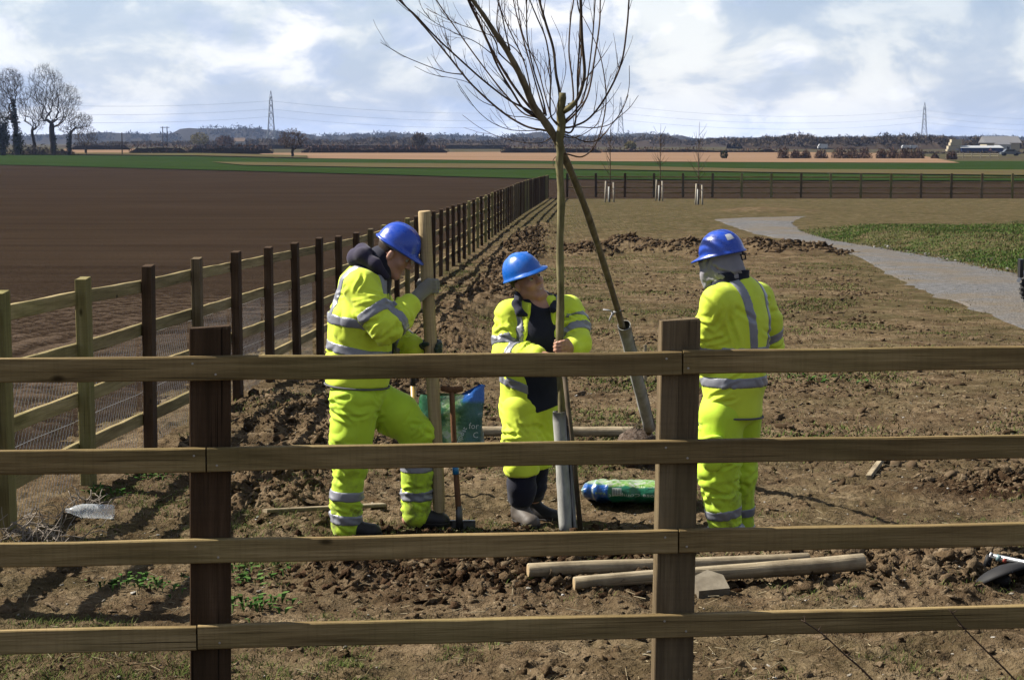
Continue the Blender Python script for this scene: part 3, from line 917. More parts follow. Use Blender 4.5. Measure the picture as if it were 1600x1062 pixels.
def crease_lines(rs, spec):
    """sharp creases wrapped round a limb or trunk: (centre, axis, radius, count, length, steepness)"""
    out = []
    for c, ax, rad, n, L, steep in spec:
        ax = unit(ax); e1 = unit(np.cross(ax, (.3, .9, .2))); e2 = np.cross(ax, e1); c = np.asarray(c, float)
        for _ in range(n):
            a0 = rs.uniform(0, 6.283); h0 = rs.normal() * L * .55; l = L * rs.uniform(.6, 1.4); ph = rs.normal() * steep
            P = []
            for t in np.linspace(-.5, .5, 7):
                s_ = t * l; aa = a0 + s_ * math.cos(ph) / rad + .15 * math.sin(t * 5); hh = h0 + s_ * math.sin(ph) + .012 * math.cos(t * 4 + a0)
                P.append(c + ax * hh + rad * (math.cos(aa) * e1 + math.sin(aa) * e2))
            out.append((np.array(P), rs.uniform(.008, .013), rs.uniform(.5, 1.1)))
    return out
def crease_disp(V, lines, amp):
    D = np.zeros(len(V))
    for P, sg, k in lines:
        g = .06; m = np.where(((V > P.min(0) - g) & (V < P.max(0) + g)).all(1))[0]
        if len(m) == 0: continue
        q = V[m]; best = np.full(len(m), 1e9); bt = np.zeros(len(m))
        for i in range(len(P) - 1):
            ab = P[i + 1] - P[i]; t = np.clip(((q - P[i]) @ ab) / (ab @ ab), 0, 1); d = np.linalg.norm(q - P[i] - t[:, None] * ab, axis=1)
            w = d < best; best[w] = d[w]; bt[w] = (i + t[w]) / (len(P) - 1)
        tap = np.sin(np.clip(bt, 0, 1) * math.pi) ** .7
        D[m] += k * tap * (-1.1 * np.exp(-(best / sg) ** 2) + .75 * np.exp(-((best - 2.1 * sg) / (1.1 * sg)) ** 2))
    return amp * np.clip(D, -1.6, 1.6)
def folds(V, N, base=.003, joints=(), amp=.010, freq=(9, 9, 20), seed=0, lines=(), lamp=.0085):
    """creases: a little everywhere, more where cloth bunches at a joint (pos, reach, weight)"""
    sh_ = np.stack([V[:, 0] + .45 * V[:, 2], V[:, 1], V[:, 2] - .35 * V[:, 0]], 1)
    wv = sh_ + .04 * np.stack([fbm3(V * 6 + 3, 2, seed + 9), fbm3(V * 6 + 31, 2, seed + 19), fbm3(V * 6 + 77, 2, seed + 29)], 1)
    n1 = 2.6 * np.abs(fbm3(wv * np.array(freq) * .8 + seed, 1, seed)) - .7
    n1 = n1 * (.4 + .6 * sstep(-.3, .4, fbm3(V * 5 + 50, 1, seed + 60)))
    n2 = fbm3(V * 7 + seed * 3, 2, seed + 5)
    w = np.zeros(len(V))
    for p, r, k in joints:
        w = np.maximum(w, k * np.exp(-((V - np.asarray(p)) ** 2).sum(1) / r ** 2))
    dd = base * n2 + (base * .6 + amp * .75 * w) * n1
    if lines: dd = dd + crease_disp(V, lines, lamp)
    return V + N * dd[:, None]
def part(name, vox, mt, parent, origin, fold=None, smooth_it=0):
    V, Q = vox.mesh()
    if fold is not None: V = folds(V, normals(V, Q), **fold)
    me = mesh_np(name, V - np.asarray(origin, float), Q, mt, True)
    return link(name, me, parent)
def unit(v): v = np.asarray(v, float); return v / np.linalg.norm(v)
def frame(f, u):
    f = unit(f); u = np.asarray(u, float); u = unit(u - f * (u @ f)); r = np.cross(f, u)
    return np.stack([r, f, u])          # rows: right, forward, up
def loc(o, M, p): return np.asarray(o, float) + np.asarray(p, float) @ M

# ------------------------------------------------------------------ clothing materials
def m_cloth(name, col, rough=.85, var=.12, scale=60, sheen=.2, bump=.25):
    m = mat(name, col, rough, .2); t = NT(m); p = t.coord('Object')
    n = t.noise(p, 5, 4, .6); w = t.noise(p, 9, 5, .6)
    dk = tuple(c * (1 - var * 2) for c in col); lt = tuple(min(1, c * (1 + var)) for c in col)
    t.color(t.ramp(n, [(.3, dk), (.5, col), (.7, lt)]))
    t.bump(t.math('ADD', t.math('MULTIPLY', w, .8), t.math('MULTIPLY', t.noise(p, scale * 6, 2, .5), .08)), bump, .012)
    m.node_tree.nodes['Principled BSDF'].inputs['Sheen Weight'].default_value = sheen * .3
    return m
M_HIVIS = m_cloth('yellow_hivis_fabric', (.41, .50, .035), .75, .05)
M_HIVIS_TR = m_cloth('lime_hivis_fabric', (.32, .455, .025), .75, .07)
_t = NT(M_HIVIS_TR); _p = _t.coord('Object'); _z = _t.xyz(_p)[2]
_mud = _t.math('MULTIPLY', _t.ramp(_z, [(.12, 1), (.5, 0)]), _t.ramp(_t.noise(_p, 11, 5, .7), [(.46, 0), (.66, .8)]))
_src = _t.b.inputs['Base Color'].links[0].from_socket
_t.color(_t.mix(_mud, _src, (.06, .045, .028)))
M_NAVY = m_cloth('navy_fleece', (.0075, .0085, .018), .9, .2)
M_HOOD = m_cloth('dark_purple_hood_fabric', (.017, .014, .03), .9, .2)
M_SNOOD = m_cloth('grey_jersey_fabric', (.15, .145, .16), .9, .1)
M_GLOVE = m_cloth('grey_work_glove', (.125, .118, .10), .85, .1)
M_GLOVE_D = m_cloth('dark_green_glove', (.012, .022, .016), .6, .2)
M_BOOT = m_cloth('scuffed_brown_leather', (.055, .047, .04), .6, .25, 40, 0, .3)
M_BOOT_D = m_cloth('black_leather', (.012, .011, .011), .55, .25, 40, 0, .3)
M_SOLE = mat('boot_rubber', (.012, .011, .010), .8, .3)
def m_tape():
    m = mat('reflective_tape', (.13, .135, .155), .38, .5); t = NT(m); p = t.coord('Object')
    t.color(t.ramp(t.noise(p, 7, 4, .6), [(.3, (.09, .094, .11)), (.6, (.15, .155, .18))]))
    t.bump(t.noise(p, 40, 3, .6), .12, .004); return m
M_TAPE = m_tape()
def m_skin(name, col, blush):
    m = mat(name, col, .5, .35); t = NT(m); p = t.coord('Object')
    n = t.noise(p, 14, 4, .6)
    t.color(t.ramp(n, [(.3, tuple(c * .8 for c in col)), (.55, col), (.75, blush)])); t.bump(t.noise(p, 130, 3, .6), .1, .003)
    b = m.node_tree.nodes['Principled BSDF']; b.inputs['Subsurface Weight'].default_value = .15
    b.inputs['Subsurface Radius'].default_value = (.012, .005, .003); return m
M_SKIN = m_skin('skin', (.29, .155, .105), (.34, .155, .105))
M_HELMET = mat('blue_helmet_plastic', (.003, .034, .27), .28, .5)
M_HELMET_L = mat('lighter_blue_helmet_plastic', (.004, .075, .33), .28, .5)
for _m in (M_HELMET, M_HELMET_L):
    _t = NT(_m); _p = _t.coord('Object')
    _c = tuple(_t.b.inputs['Base Color'].default_value)[:3]
    _t.color(_t.mix(_t.ramp(_t.noise(_p, 22, 5, .7), [(.6, 0), (.75, .35)]), _c, (.05, .055, .07)))
    _t.rough(_t.ramp(_t.noise(_p, 30, 4, .6), [(.35, .22), (.7, .42)]))
M_WHITE = mat('white_print', (.30, .31, .33), .6, .3)
M_EYE = mat('eye_white', (.22, .21, .2), .3, .5)
M_DARK = mat('dark_gap', (.004, .004, .005), .8, .2)
M_HAIR = m_cloth('short_brown_hair', (.018, .012, .008), .8, .3, 200, 0, .6)

# ------------------------------------------------------------------ shared body pieces
def head_into(v, o, M, neck_base, open_mouth=False):
    L = lambda *p: loc(o, M, p)
    v.ell(L(0, -.012, .045), (.074, .097, .094), M, .02)
    v.ell(L(0, .035, -.03), (.060, .060, .082), M, .03)
    for s in (-1, 1):
        v.cone(L(s * .045, .0, -.055), L(s * .018, .072, -.102), .026, .020, .025)
        v.ell(L(s * .040, .060, -.022), (.026, .028, .026), M, .02)
        v.ell(L(s * .077, -.006, -.004), (.009, .019, .031), M, .006)
    v.cone(L(-.018, .074, -.104), L(.018, .074, -.104), .018, .018, .015)
    v.cone(L(-.036, .080, .032), L(.036, .080, .032), .013, .013, .014)
    for s in (-1, 1): v.ell(L(s * .033, .101, .010), (.016, .014, .011), M, .008, 'cut')
    v.cone(L(0, .090, .018), L(0, .114, -.024), .009, .0125, .012)
    for s in (-1, 1): v.ell(L(s * .012, .101, -.028), (.009, .010, .008), M, .008)
    v.cone(L(-.021, .086, -.058), L(.021, .086, -.058), .0075, .0075, .008)
    v.cone(L(-.017, .085, -.073), L(.017, .085, -.073), .008, .008, .008)
    v.cone(L(-.024, .099, -.0655), L(.024, .099, -.0655), .0035 if not open_mouth else .006, .0035 if not open_mouth else .006, .003, None, 'cut')
    v.cone(L(0, -.030, -.04), neck_base, .058, .066, .03)
def eyes(parent, o, M, org):
    for s in (-1, 1):
        mb = MB(); mb.lathe([(.0001, -.012), (.0085, -.0085), (.012, 0), (.0085, .0085), (.0001, .012)], 10)
        V = np.concatenate(mb.V); c = loc(o, M, (s * .032, .083, .010))
        link('eye', mesh_np('eye', V + c - org, mb.F, M_EYE, True), parent)
        mb2 = MB(); mb2.lathe([(.0055, 0), (.0045, .0022), (.0001, .003)], 10)
        V2 = np.concatenate(mb2.V); V2 = np.stack([V2[:, 0], V2[:, 2] + .0108, V2[:, 1]], 1) @ M + c
        link('iris', mesh_np('iris', V2 - org, mb2.F, M_DARK, True), parent)
def helmet(parent, o, M, org, mt, sticker=None, line=False, tilt=0.0, scuff=False):
    """hard hat: domed shell with a crown ridge, a rolled rim and a front peak; local axes of the head"""
    na, nr = 48, 16
    ang = np.linspace(0, 2 * math.pi, na, endpoint=False)
    U0, H, SX, SY, CY = .052, .128, .108, .130, -.006
    def shell(a, t, off=0.0):
        """t 0 rim .. 1 apex"""
        e = t * math.pi / 2
        c = math.cos(e) ** .86; s_ = math.sin(e) ** .98
        x = (SX + off) * c * math.sin(a); y = CY + (SY + off) * c * math.cos(a); z = U0 + (H + off) * s_
        rid = math.exp(-(x / .016) ** 2) * .006 * min(1, t * 4); z += rid * s_ ; y += 0
        r2 = math.exp(-((abs(x) - .045) / .012) ** 2) * .0035 * min(1, t * 3) * (1 if math.cos(a) < .9 else .5); z += r2
        return (x, y, z)
    V = []
    def ring(fn): V.extend(fn(a) for a in ang)
    pk = lambda a: max(0, math.cos(a)) ** 2.2
    ring(lambda a: tuple(np.array(shell(a, 0, -.006)) + (0, 0, -.004)))
    def brim(a, dz):
        x, y, z = shell(a, 0); w = .011 + .042 * pk(a)
        return (x + w * math.sin(a), y + w * math.cos(a), z - .006 - .014 * pk(a) + dz)
    ring(lambda a: brim(a, -.0035)); ring(lambda a: brim(a, .0035))
    ring(lambda a: tuple(np.array(shell(a, 0, .003)) + (0, 0, .004)))
    for i in range(1, nr): ring(lambda a: shell(a, i / nr))
    V.append(shell(0, 1.0))
    V = np.array(V); rings = (len(V) - 1) // na
    F = [[i * na + j, i * na + (j + 1) % na, (i + 1) * na + (j + 1) % na, (i + 1) * na + j] for i in range(rings - 1) for j in range(na)]
    F += [[(rings - 1) * na + j, (rings - 1) * na + (j + 1) % na, len(V) - 1] for j in range(na)]
    # inside of the shell
    b = len(V); inner = [shell(a, i / 6, -.006) for i in range(0, 6) for a in ang] + [shell(0, 1, -.006)]
    V = np.concatenate([V, np.array(inner)])
    F += [[b + i * na + (j + 1) % na, b + i * na + j, b + (i + 1) * na + j, b + (i + 1) * na + (j + 1) % na] for i in range(5) for j in range(na)]
    F += [[b + 5 * na + (j + 1) % na, b + 5 * na + j, len(V) - 1] for j in range(na)]
    Mt = M
    if tilt: Mt = np.array(Matrix.Rotation(tilt, 3, Vector(M[0]))) ; Mt = np.stack([Mt @ M[0], Mt @ M[1], Mt @ M[2]])
    hel = link('helmet', mesh_np('helmet', np.asarray(o) + V @ Mt - org, F, mt, True), parent)
    if sticker:
        for (a0, a1, t0, t1, m_, nm) in sticker:
            n = 6; P = [shell(a0 + (a1 - a0) * i / n, t0 + (t1 - t0) * j / n, .002) for j in range(n + 1) for i in range(n + 1)]
            Fq = [[j * (n + 1) + i, j * (n + 1) + i + 1, (j + 1) * (n + 1) + i + 1, (j + 1) * (n + 1) + i] for i in range(n) for j in range(n)]
            link(nm, mesh_np(nm, np.asarray(o) + np.array(P) @ Mt - org, Fq, m_, True), hel)
    if line:
        for (a0, t0, am, tm, a1, t1, rr) in line:
            P = []
            for q in np.linspace(0, 1, 14):
                a = (1 - q) ** 2 * a0 + 2 * q * (1 - q) * am + q * q * a1; t = (1 - q) ** 2 * t0 + 2 * q * (1 - q) * tm + q * q * t1
                P.append(np.asarray(o) + np.array(shell(a, t, .0015)) @ Mt)
            mb = MB(); mb.tube(P, rr, 6); mb.build('moulded_rib', mt, hel, True, org)
    # inner headband, a ring below the shell
    ns = 32; Vb = []
    for z, r in ((.030, .0), (.062, .002)):
        for k in range(ns):
            a = 2 * math.pi * k / ns; Vb.append((math.sin(a) * (.083 + r), CY - .004 + math.cos(a) * (.107 + r), z))
    Fb = [[k, (k + 1) % ns, ns + (k + 1) % ns, ns + k] for k in range(ns)]
    link('headband', mesh_np('headband', np.asarray(o) + np.array(Vb) @ Mt - org, Fb, mat('headband_web', (.13, .13, .14) if not line else (.01, .01, .012), .8, .2), True), hel)
    return hel
def grip(v, c, axis, rp, palm_dir, wrist, sgn, fat=1.0, k=.008, span=.082):
    """a hand closed round a rod: palm on the palm_dir side, four fingers wrapping sgn-wise, the thumb the other way"""
    axis = unit(axis); e1 = np.asarray(palm_dir, float); e1 = unit(e1 - axis * (e1 @ axis)); e2 = np.cross(axis, e1) * sgn
    c = np.asarray(c, float); wrist = np.asarray(wrist, float)
    pos = lambda ph, rr, z: c + axis * z + rr * (math.cos(ph) * e1 + math.sin(ph) * e2)
    fr = np.array([.0098, .0102, .0100, .0085]) * fat
    up = 1 if (wrist - c) @ axis < 0 else -1          # index finger lies away from the wrist
    for i in range(4):
        z = up * (span / 2 - span * (i + .5) / 4) + up * .004
        kn = pos(.35, rp + .020 * fat, z)
        base = wrist + (kn - wrist) * .25
        v.cone(base, kn, .019 * fat, .0135 * fat, .012)
        reach = (2.55, 2.75, 2.65, 2.3)[i]
        ph = np.linspace(.35, .35 + reach, 5)
        pts = [pos(p, rp + fr[i] * (1.15 if j else 1.6), z - up * .004 * j) for j, p in enumerate(ph)]
        v.chain(pts, fr[i] * np.array([1.22, 1.1, 1.05, 1.0, .88]), k)
    v.cone(wrist, pos(.0, rp + .024 * fat, 0), .027 * fat, .026 * fat, .02)
    th = [pos(-.35, rp + .022 * fat, -up * .022), pos(-1.0, rp + .014 * fat, up * .012), pos(-1.75, rp + .011 * fat, up * .026), pos(-2.25, rp + .010 * fat, up * .030)]
    v.chain(th, np.array([.016, .0125, .0115, .0095]) * fat, k)
def relaxed_hand(v, wrist, dirn, palm, side, fat=1.0):
    """slightly curled hand hanging from the wrist"""
    d = unit(dirn); p = np.asarray(palm, float); p = unit(p - d * (p @ d)); s_ = np.cross(d, p) * side
    W0 = np.asarray(wrist, float)
    for i, (off, L) in enumerate(((.030, .076), (.010, .086), (-.010, .080), (-.028, .062))):
        kn = W0 + d * .088 + s_ * off
        v.cone(W0 + s_ * off * .5, kn, .018 * fat, .0125 * fat, .014)
        a = kn + d * L * .42 + p * .010; b = a + d * L * .28 + p * .018; c = b + d * L * .14 + p * .020
        v.chain([kn, a, b, c], np.array([.0105, .0095, .009, .008]) * fat, .006)
    t0 = W0 + d * .03 + s_ * .026; t1 = t0 + d * .035 + s_ * .022 + p * .01; t2 = t1 + d * .03 + s_ * .004 + p * .012
    v.chain([t0, t1, t2], np.array([.016, .0125, .0105]) * fat, .01)
def boot(parent, ankle, heel, toe, gz, org, mt, top=.16, lace=False, h=.005):
    """work boot from ankle to toe, sole on the ground"""
    heel = np.array((heel[0], heel[1], gz)); toe = np.array((toe[0], toe[1], gz)); d = unit(toe - heel)
    L = np.linalg.norm(toe - heel)
    lo = np.minimum(np.minimum(heel, toe), ankle) - .12; hi = np.maximum(np.maximum(heel, toe), ankle) + .12
    hi[2] = max(hi[2], gz + top + .05); lo[2] = gz - .02
    v = Vox(lo, hi, h); upz = np.array((0, 0, 1.0)); side = np.cross(d, upz)
    an = heel + d * .055 + upz * .085
    tp = np.array((ankle[0], ankle[1], gz + top))
    v.chain([tp, an], (.060, .054), .02)
    v.chain([heel + d * .045 + upz * .045, heel + d * L * .45 + upz * .045, heel + d * (L - .05) + upz * .038], (.043, .043, .047), .03, (upz, 1.05))
    v.cone(an + d * .02, heel + d * L * .62 + upz * .045, .045, .040, .03)
    v.ell(toe - d * .045 + upz * .034, (.048, .050, .036), np.stack([side, d, upz]), .02)
    s = v.copy(); v.keep((0, 0, gz + .020), upz)
    s.shell(.007); s.put(lambda X, Y, Z: (Z - (gz + .024)) + 0 * X + 0 * Y, lo, hi, .002, 'cut') if False else None
    s.F = np.maximum(s.F, (s.ax[2][None, None, :] - (gz + .026)).astype(np.float32)); s.F = np.maximum(s.F, (gz - s.ax[2][None, None, :]).astype(np.float32))
    b = part('boot', v, mt, parent, org, dict(base=.0015, joints=[(an, .07, 1.0)], amp=.004, freq=(12, 12, 30), seed=4))
    part('sole', s, M_SOLE, b, org)
    if lace:
        mb = MB()
        for i in range(6):
            q = i / 5; c = (an + d * .055 + upz * .065) * (1 - q) + (heel + d * L * .55 + upz * .088) * q
            mb.tube([c - side * .026 - d * .006, c + d * .006 + upz * .006, c + side * .026 - d * .006], .0035, 5)
        mb.build('lace', M_DARK, b, True, org)['kind'] = 'stuff'
    return b
# ------------------------------------------------------------------ the workmen
def bands_on(fv, parent, org, slabs, fold, t=.0045):
    """reflective tape: the cloth surface lifted a little and cut to a strip"""
    for sl in slabs:
        b = fv.copy().shell(t)
        for (kind, *a) in sl:
            {'s': b.slab, 'k': b.keep, 'b': b.ball}[kind](*a)
        # crop to the strip to keep meshing quick
        part('reflective_band', b, M_TAPE, parent, org, fold)
def limb_slab(a, b, t, half): 
    a = np.asarray(a); b = np.asarray(b); return ('s', a + (b - a) * t, b - a, half)

POLE_Y = 11.42
POLE_A, POLE_B = W(664, 331, POLE_Y - .06), W(687.5, 829, POLE_Y + .06)
def pole_at(py): 
    t = (py - 331) / (829 - 331); return POLE_A + (POLE_B - POLE_A) * t

def man_with_pole():
    Y0 = 11.35
    q = lambda x, y, d=0.0: W(x, y, Y0 + d)
    bx, by = q(560, 840)[:2]; org = np.array((bx, by, zg1(bx, by)))
    t = thing('person', org, 'workman in navy hood and lime trousers gripping an upright round pole', 'person', 'workmen in yellow jackets')
    # joints
    pel, wai, che, upc, nek = q(560, 612), q(561, 560), q(563, 495), q(571, 448), q(592, 415)
    shN, elN, wrN = q(563, 447, -.19), q(603, 514, -.26), q(645, 471, -.11)
    shF, elF, wrF = q(577, 446, .19), q(620, 530, .20), q(652, 543, .10)
    hpN, knN = q(553, 625, -.09), q(548, 722, -.11)
    anN = q(541, 828, -.10); gN = zg1(anN[0], anN[1]); anN[2] = gN + .09
    hpF, knF = q(573, 622, .09), q(650, 674, .08)
    anF = q(648, 806, .10); gF = zg1(anF[0], anF[1]); anF[2] = gF + .09
    ho = q(616, 397, -.01); HM = frame((.84, -.10, -.50), (.5, -.05, .86))
    lo = np.array((q(500, 400)[0], Y0 - .52, org[2] - .06)); hi = np.array((q(705, 400)[0], Y0 + .46, q(600, 325)[2]))
    axP = unit(POLE_A - POLE_B); rp = .038
    gpN = pole_at(444); gpF = pole_at(540)
    # continuous body
    v = Vox(lo, hi, .0055)
    head_into(v, ho, HM, nek + (0, 0, .0))
    v.chain([nek, upc, che, wai, pel], (.075, .125, .135, .135, .135), .04, ((0, 1, 0), .8))
    for sh, el, wr in ((shN, elN, wrN), (shF, elF, wrF)): v.chain([sh, el, wr], (.055, .042, .030), .03)
    for hp, kn, an in ((hpN, knN, anN), (hpF, knF, anF)): v.chain([hp, kn, an], (.085, .058, .042), .03)
    for an, g in ((anN, gN), (anF, gF)): v.cone(an - (.04, 0, .05), np.array((an[0] + .12, an[1], g + .05)), .035, .035, .02)
    grip(v, gpN, axP, rp, (-.30, -.95, 0), wrN, 1, .92)
    grip(v, gpF, axP, rp, (-.45, .85, 0), wrF, -1, .92)
    body = part('body', v, M_SKIN, t, org)
    eyes(t, ho, HM, org)
    # cropped hair at the back of the head
    hv = Vox(ho - .18, ho + .2, .005)
    hv.ell(loc(ho, HM, (0, -.016, .045)), (.0785, .100, .098), HM, .01); hv.keep(loc(ho, HM, (0, -.03, .0)), -HM[1] * .75 + HM[2] * .65)
    part('hair', hv, M_HAIR, t, org)
    # gloves
    for (c, pd, wr, sg, m_, nm) in ((gpN, (-.30, -.95, 0), wrN, 1, M_GLOVE, 'grey'), (gpF, (-.45, .85, 0), wrF, -1, M_GLOVE_D, 'dark')):
        gv = Vox(c - .17, c + .17, .0042)
        grip(gv, c, axP, rp, pd, wr, sg, 1.24)
        cuff = (elN if sg > 0 else elF)
        dcuff = unit(cuff - wr)
        gv.cone(wr, wr + dcuff * .035, .034, .037, .015)
        part('glove', gv, m_, t, org, dict(base=.0012, joints=[(wr, .05, 1.0)], amp=.003, freq=(30, 30, 60), seed=3))
    # trousers
    jt = [(knN, .16, 1.0), (knF, .15, .8), (anN + (0, 0, .08), .12, 1.4), (anF + (0, 0, .06), .1, 1.2), (hpN + (0, -.05, -.03), .14, .8)]
    rs = np.random.default_rng(1)
    fo = dict(base=.004, joints=jt, amp=.011, freq=(10, 10, 17), seed=21, lines=crease_lines(rs, [(hpN + (0, 0, -.06), (0, 0, 1), .135, 16, .14, .6), (knN, (0, 0, 1), .10, 20, .11, .6), (q(541, 790, -.10), (0, 0, 1), .085, 22, .10, .5), ((hpF + knF) / 2, knF - hpF, .122, 16, .15, .6), (knF, (0, 0, 1), .10, 14, .10, .6), (q(651, 770, .1), (0, 0, 1), .085, 20, .10, .5)]))
    tv = Vox(np.array((lo[0], lo[1], org[2] + .0)), np.array((hi[0], hi[1], pel[2] + .12)), .006)
    legN, legF = tv.like(), tv.like()
    legN.chain([hpN + (.005, 0, 0), q(549, 680, -.10), knN, q(541, 775, -.11), q(542, 822, -.10)], (.142, .120, .099, .083, .087), .03)
    legF.chain([hpF, q(622, 648, .085), knF, q(651, 740, .09), q(651, 802, .10)], (.135, .122, .101, .086, .084), .03)
    tv.ell(pel + (0, 0, -.01), (.165, .17, .13), None, .04); 
    for l in (legN, legF): tv.sunion(l, .03)
    tr = part('trousers', tv, M_HIVIS_TR, t, org, fo)
    bands_on(legN, tr, org, [[limb_slab(knN, q(541, 828, -.10), .47, .026)], [limb_slab(knN, q(541, 828, -.10), .82, .026)]], fo)
    bands_on(legF, tr, org, [[limb_slab(knF, q(653, 808, .10), .40, .026)], [limb_slab(knF, q(653, 808, .10), .73, .026)]], fo)
    # jacket
    jt = [(elN, .15, 1.0), (shN + (.02, -.02, -.10), .12, .8), (elF, .12, .9), (wai + (.05, -.15, 0), .2, .4), (shN + (-.06, .02, -.16), .1, .9)]
    fo = dict(base=.004, joints=jt, amp=.012, freq=(11, 11, 15), seed=31, lines=crease_lines(rs, [(q(561, 550), (0, 0, 1), .185, 26, .16, .7), (q(563, 490), (0, 0, 1), .178, 22, .16, .8), ((shN + elN) / 2, elN - shN, .09, 22, .10, .6), (elN, wrN - shN, .085, 16, .08, .7), ((elN + wrN) / 2, wrN - elN, .075, 18, .08, .5), ((elF + wrF) / 2, wrF - elF, .07, 10, .08, .5)]))
    jv = Vox(np.array((lo[0], lo[1], pel[2] - .06)), np.array((hi[0], hi[1], nek[2] + .05)), .006)
    tor, aN, aF = jv.like(), jv.like(), jv.like()
    tor.chain([q(558, 592), wai, q(562, 520), che], (.182, .176, .176, .168), .04, ((0, 1, 0), .86))
    tor.chain([che, upc, q(580, 428)], (.168, .142, .105), .04, ((0, 1, 0), .68))
    tor.keep(q(560, 600), (.06, 0, 1)); tor.keep(q(586, 424), (-.35, 0, -1))
    aN.chain([shN, q(583, 484, -.24), elN, (elN + wrN) / 2 + (0, 0, -.005), wrN - (wrN - elN) * .12], (.098, .090, .086, .077, .066), .03)
    aF.chain([shF, elF, wrF - (wrF - elF) * .1], (.095, .078, .062), .03)
    jv.union(tor); jv.sunion(aN, .025); jv.sunion(aF, .025)
    jv.chain([q(597, 428, -.10), q(604, 455, -.11), q(609, 486, -.11)], (.040, .030, .010), .012, None, 'cut')
    # sleeve openings
    jv.chain([wrN, wrN + unit(wrN - elN) * .1], (.046, .05), .006, None, 'cut')
    jk = part('jacket', jv, M_HIVIS, t, org, fo)
    up = np.array((.10, 0, 1.0))
    bands_on(tor, jk, org, [[('s', q(560, 545), (.19, 0, 1), .026)], [('s', q(545, 498), (.12, 0, 1), .026)],
                            [('s', q(560, 450, -.115), (0.05, 1, 0), .025), ('k', q(560, 498), (.0, 0, 1))], [('s', q(560, 450, .115), (0, 1, 0), .025), ('k', q(560, 498), (0, 0, 1))]], fo)
    bands_on(aN, jk, org, [[limb_slab(shN, elN, .62, .027), ('b', shN + (elN - shN) * .62, .125)], [limb_slab(elN, wrN, .30, .026), ('b', elN + (wrN - elN) * .30, .12)]], fo)
    bands_on(aF, jk, org, [[limb_slab(shF, elF, .75, .026), ('b', shF + (elF - shF) * .75, .12)], [limb_slab(elF, wrF, .3, .026), ('b', elF + (wrF - elF) * .3, .11)]], fo)
    # hem cord and front zip
    mb = MB(); hp = []
    for k in range(40):
        a = 2 * math.pi * k / 40; r = .186
        p = q(558, 600) + np.array((math.cos(a) * r, math.sin(a) * r / .86, -.012 * math.cos(a) - .004)); hp.append(p)
    mb.tube(hp + [hp[0]], .006, 6, False); mb.build('hem_piping', mat('grey_piping', (.07, .07, .075), .8, .2), jk, True, org)
    mb = MB(); mb.tube([q(611, 515, -.10) + (.012, -.01, 0), q(612, 545, -.10) + (.008, -.012, 0), q(611, 585, -.10) + (.006, -.01, 0)], .006, 6); mb.build('zip', M_DARK, jk, True, org)
    # navy fleece and hood
    fv = Vox(np.array((lo[0], lo[1], che[2] - .1)), np.array((hi[0], hi[1], ho[2] + .06)), .006)
    fv.chain([che + (.02, 0, 0), upc + (.012, 0, 0), q(588, 424)], (.150, .128, .098), .04, ((0, 1, 0), .70))
    fv.chain([q(586, 420), q(594, 405)], (.092, .078), .03, ((0, 1, 0), .85))
    fv.keep(q(594, 404), (-.45, 0, -1)) if False else None
    fl = part('fleece', fv, M_NAVY, t, org, dict(base=.004, joints=[(nek, .1, .8)], amp=.006, freq=(10, 10, 14), seed=5))
    hv = Vox(q(535, 440) - (0, .2, 0), q(625, 372) + (0, .2, 0), .005)
    hv.chain([q(566, 400, -.10), q(558, 404, -.04), q(558, 403, .05), q(568, 400, .11)], (.040, .052, .052, .04), .03)
    hv.chain([q(574, 394, -.07), q(566, 391, 0), q(574, 394, .08)], (.032, .036, .034), .02)
    hv.chain([q(566, 400, -.10), q(586, 413, -.13), q(603, 432, -.115)], (.038, .036, .022), .025)
    hv.chain([q(568, 400, .10), q(586, 413, .12), q(603, 432, .10)], (.038, .036, .022), .025)
    part('hood', hv, M_HOOD, t, org, dict(base=.003, joints=[(q(562, 400), .12, 1)], amp=.006, freq=(14, 14, 14), seed=6))
    helmet(t, ho, HM, org, M_HELMET)
    boot(t, anN, anN - (.075, 0, 0), anN + (.20, -.02, 0), gN, org, M_BOOT_D)
    boot(t, anF, anF - (.06, 0, 0), anF + (.20, .0, 0), gF, org, M_BOOT_D)
man_with_pole()

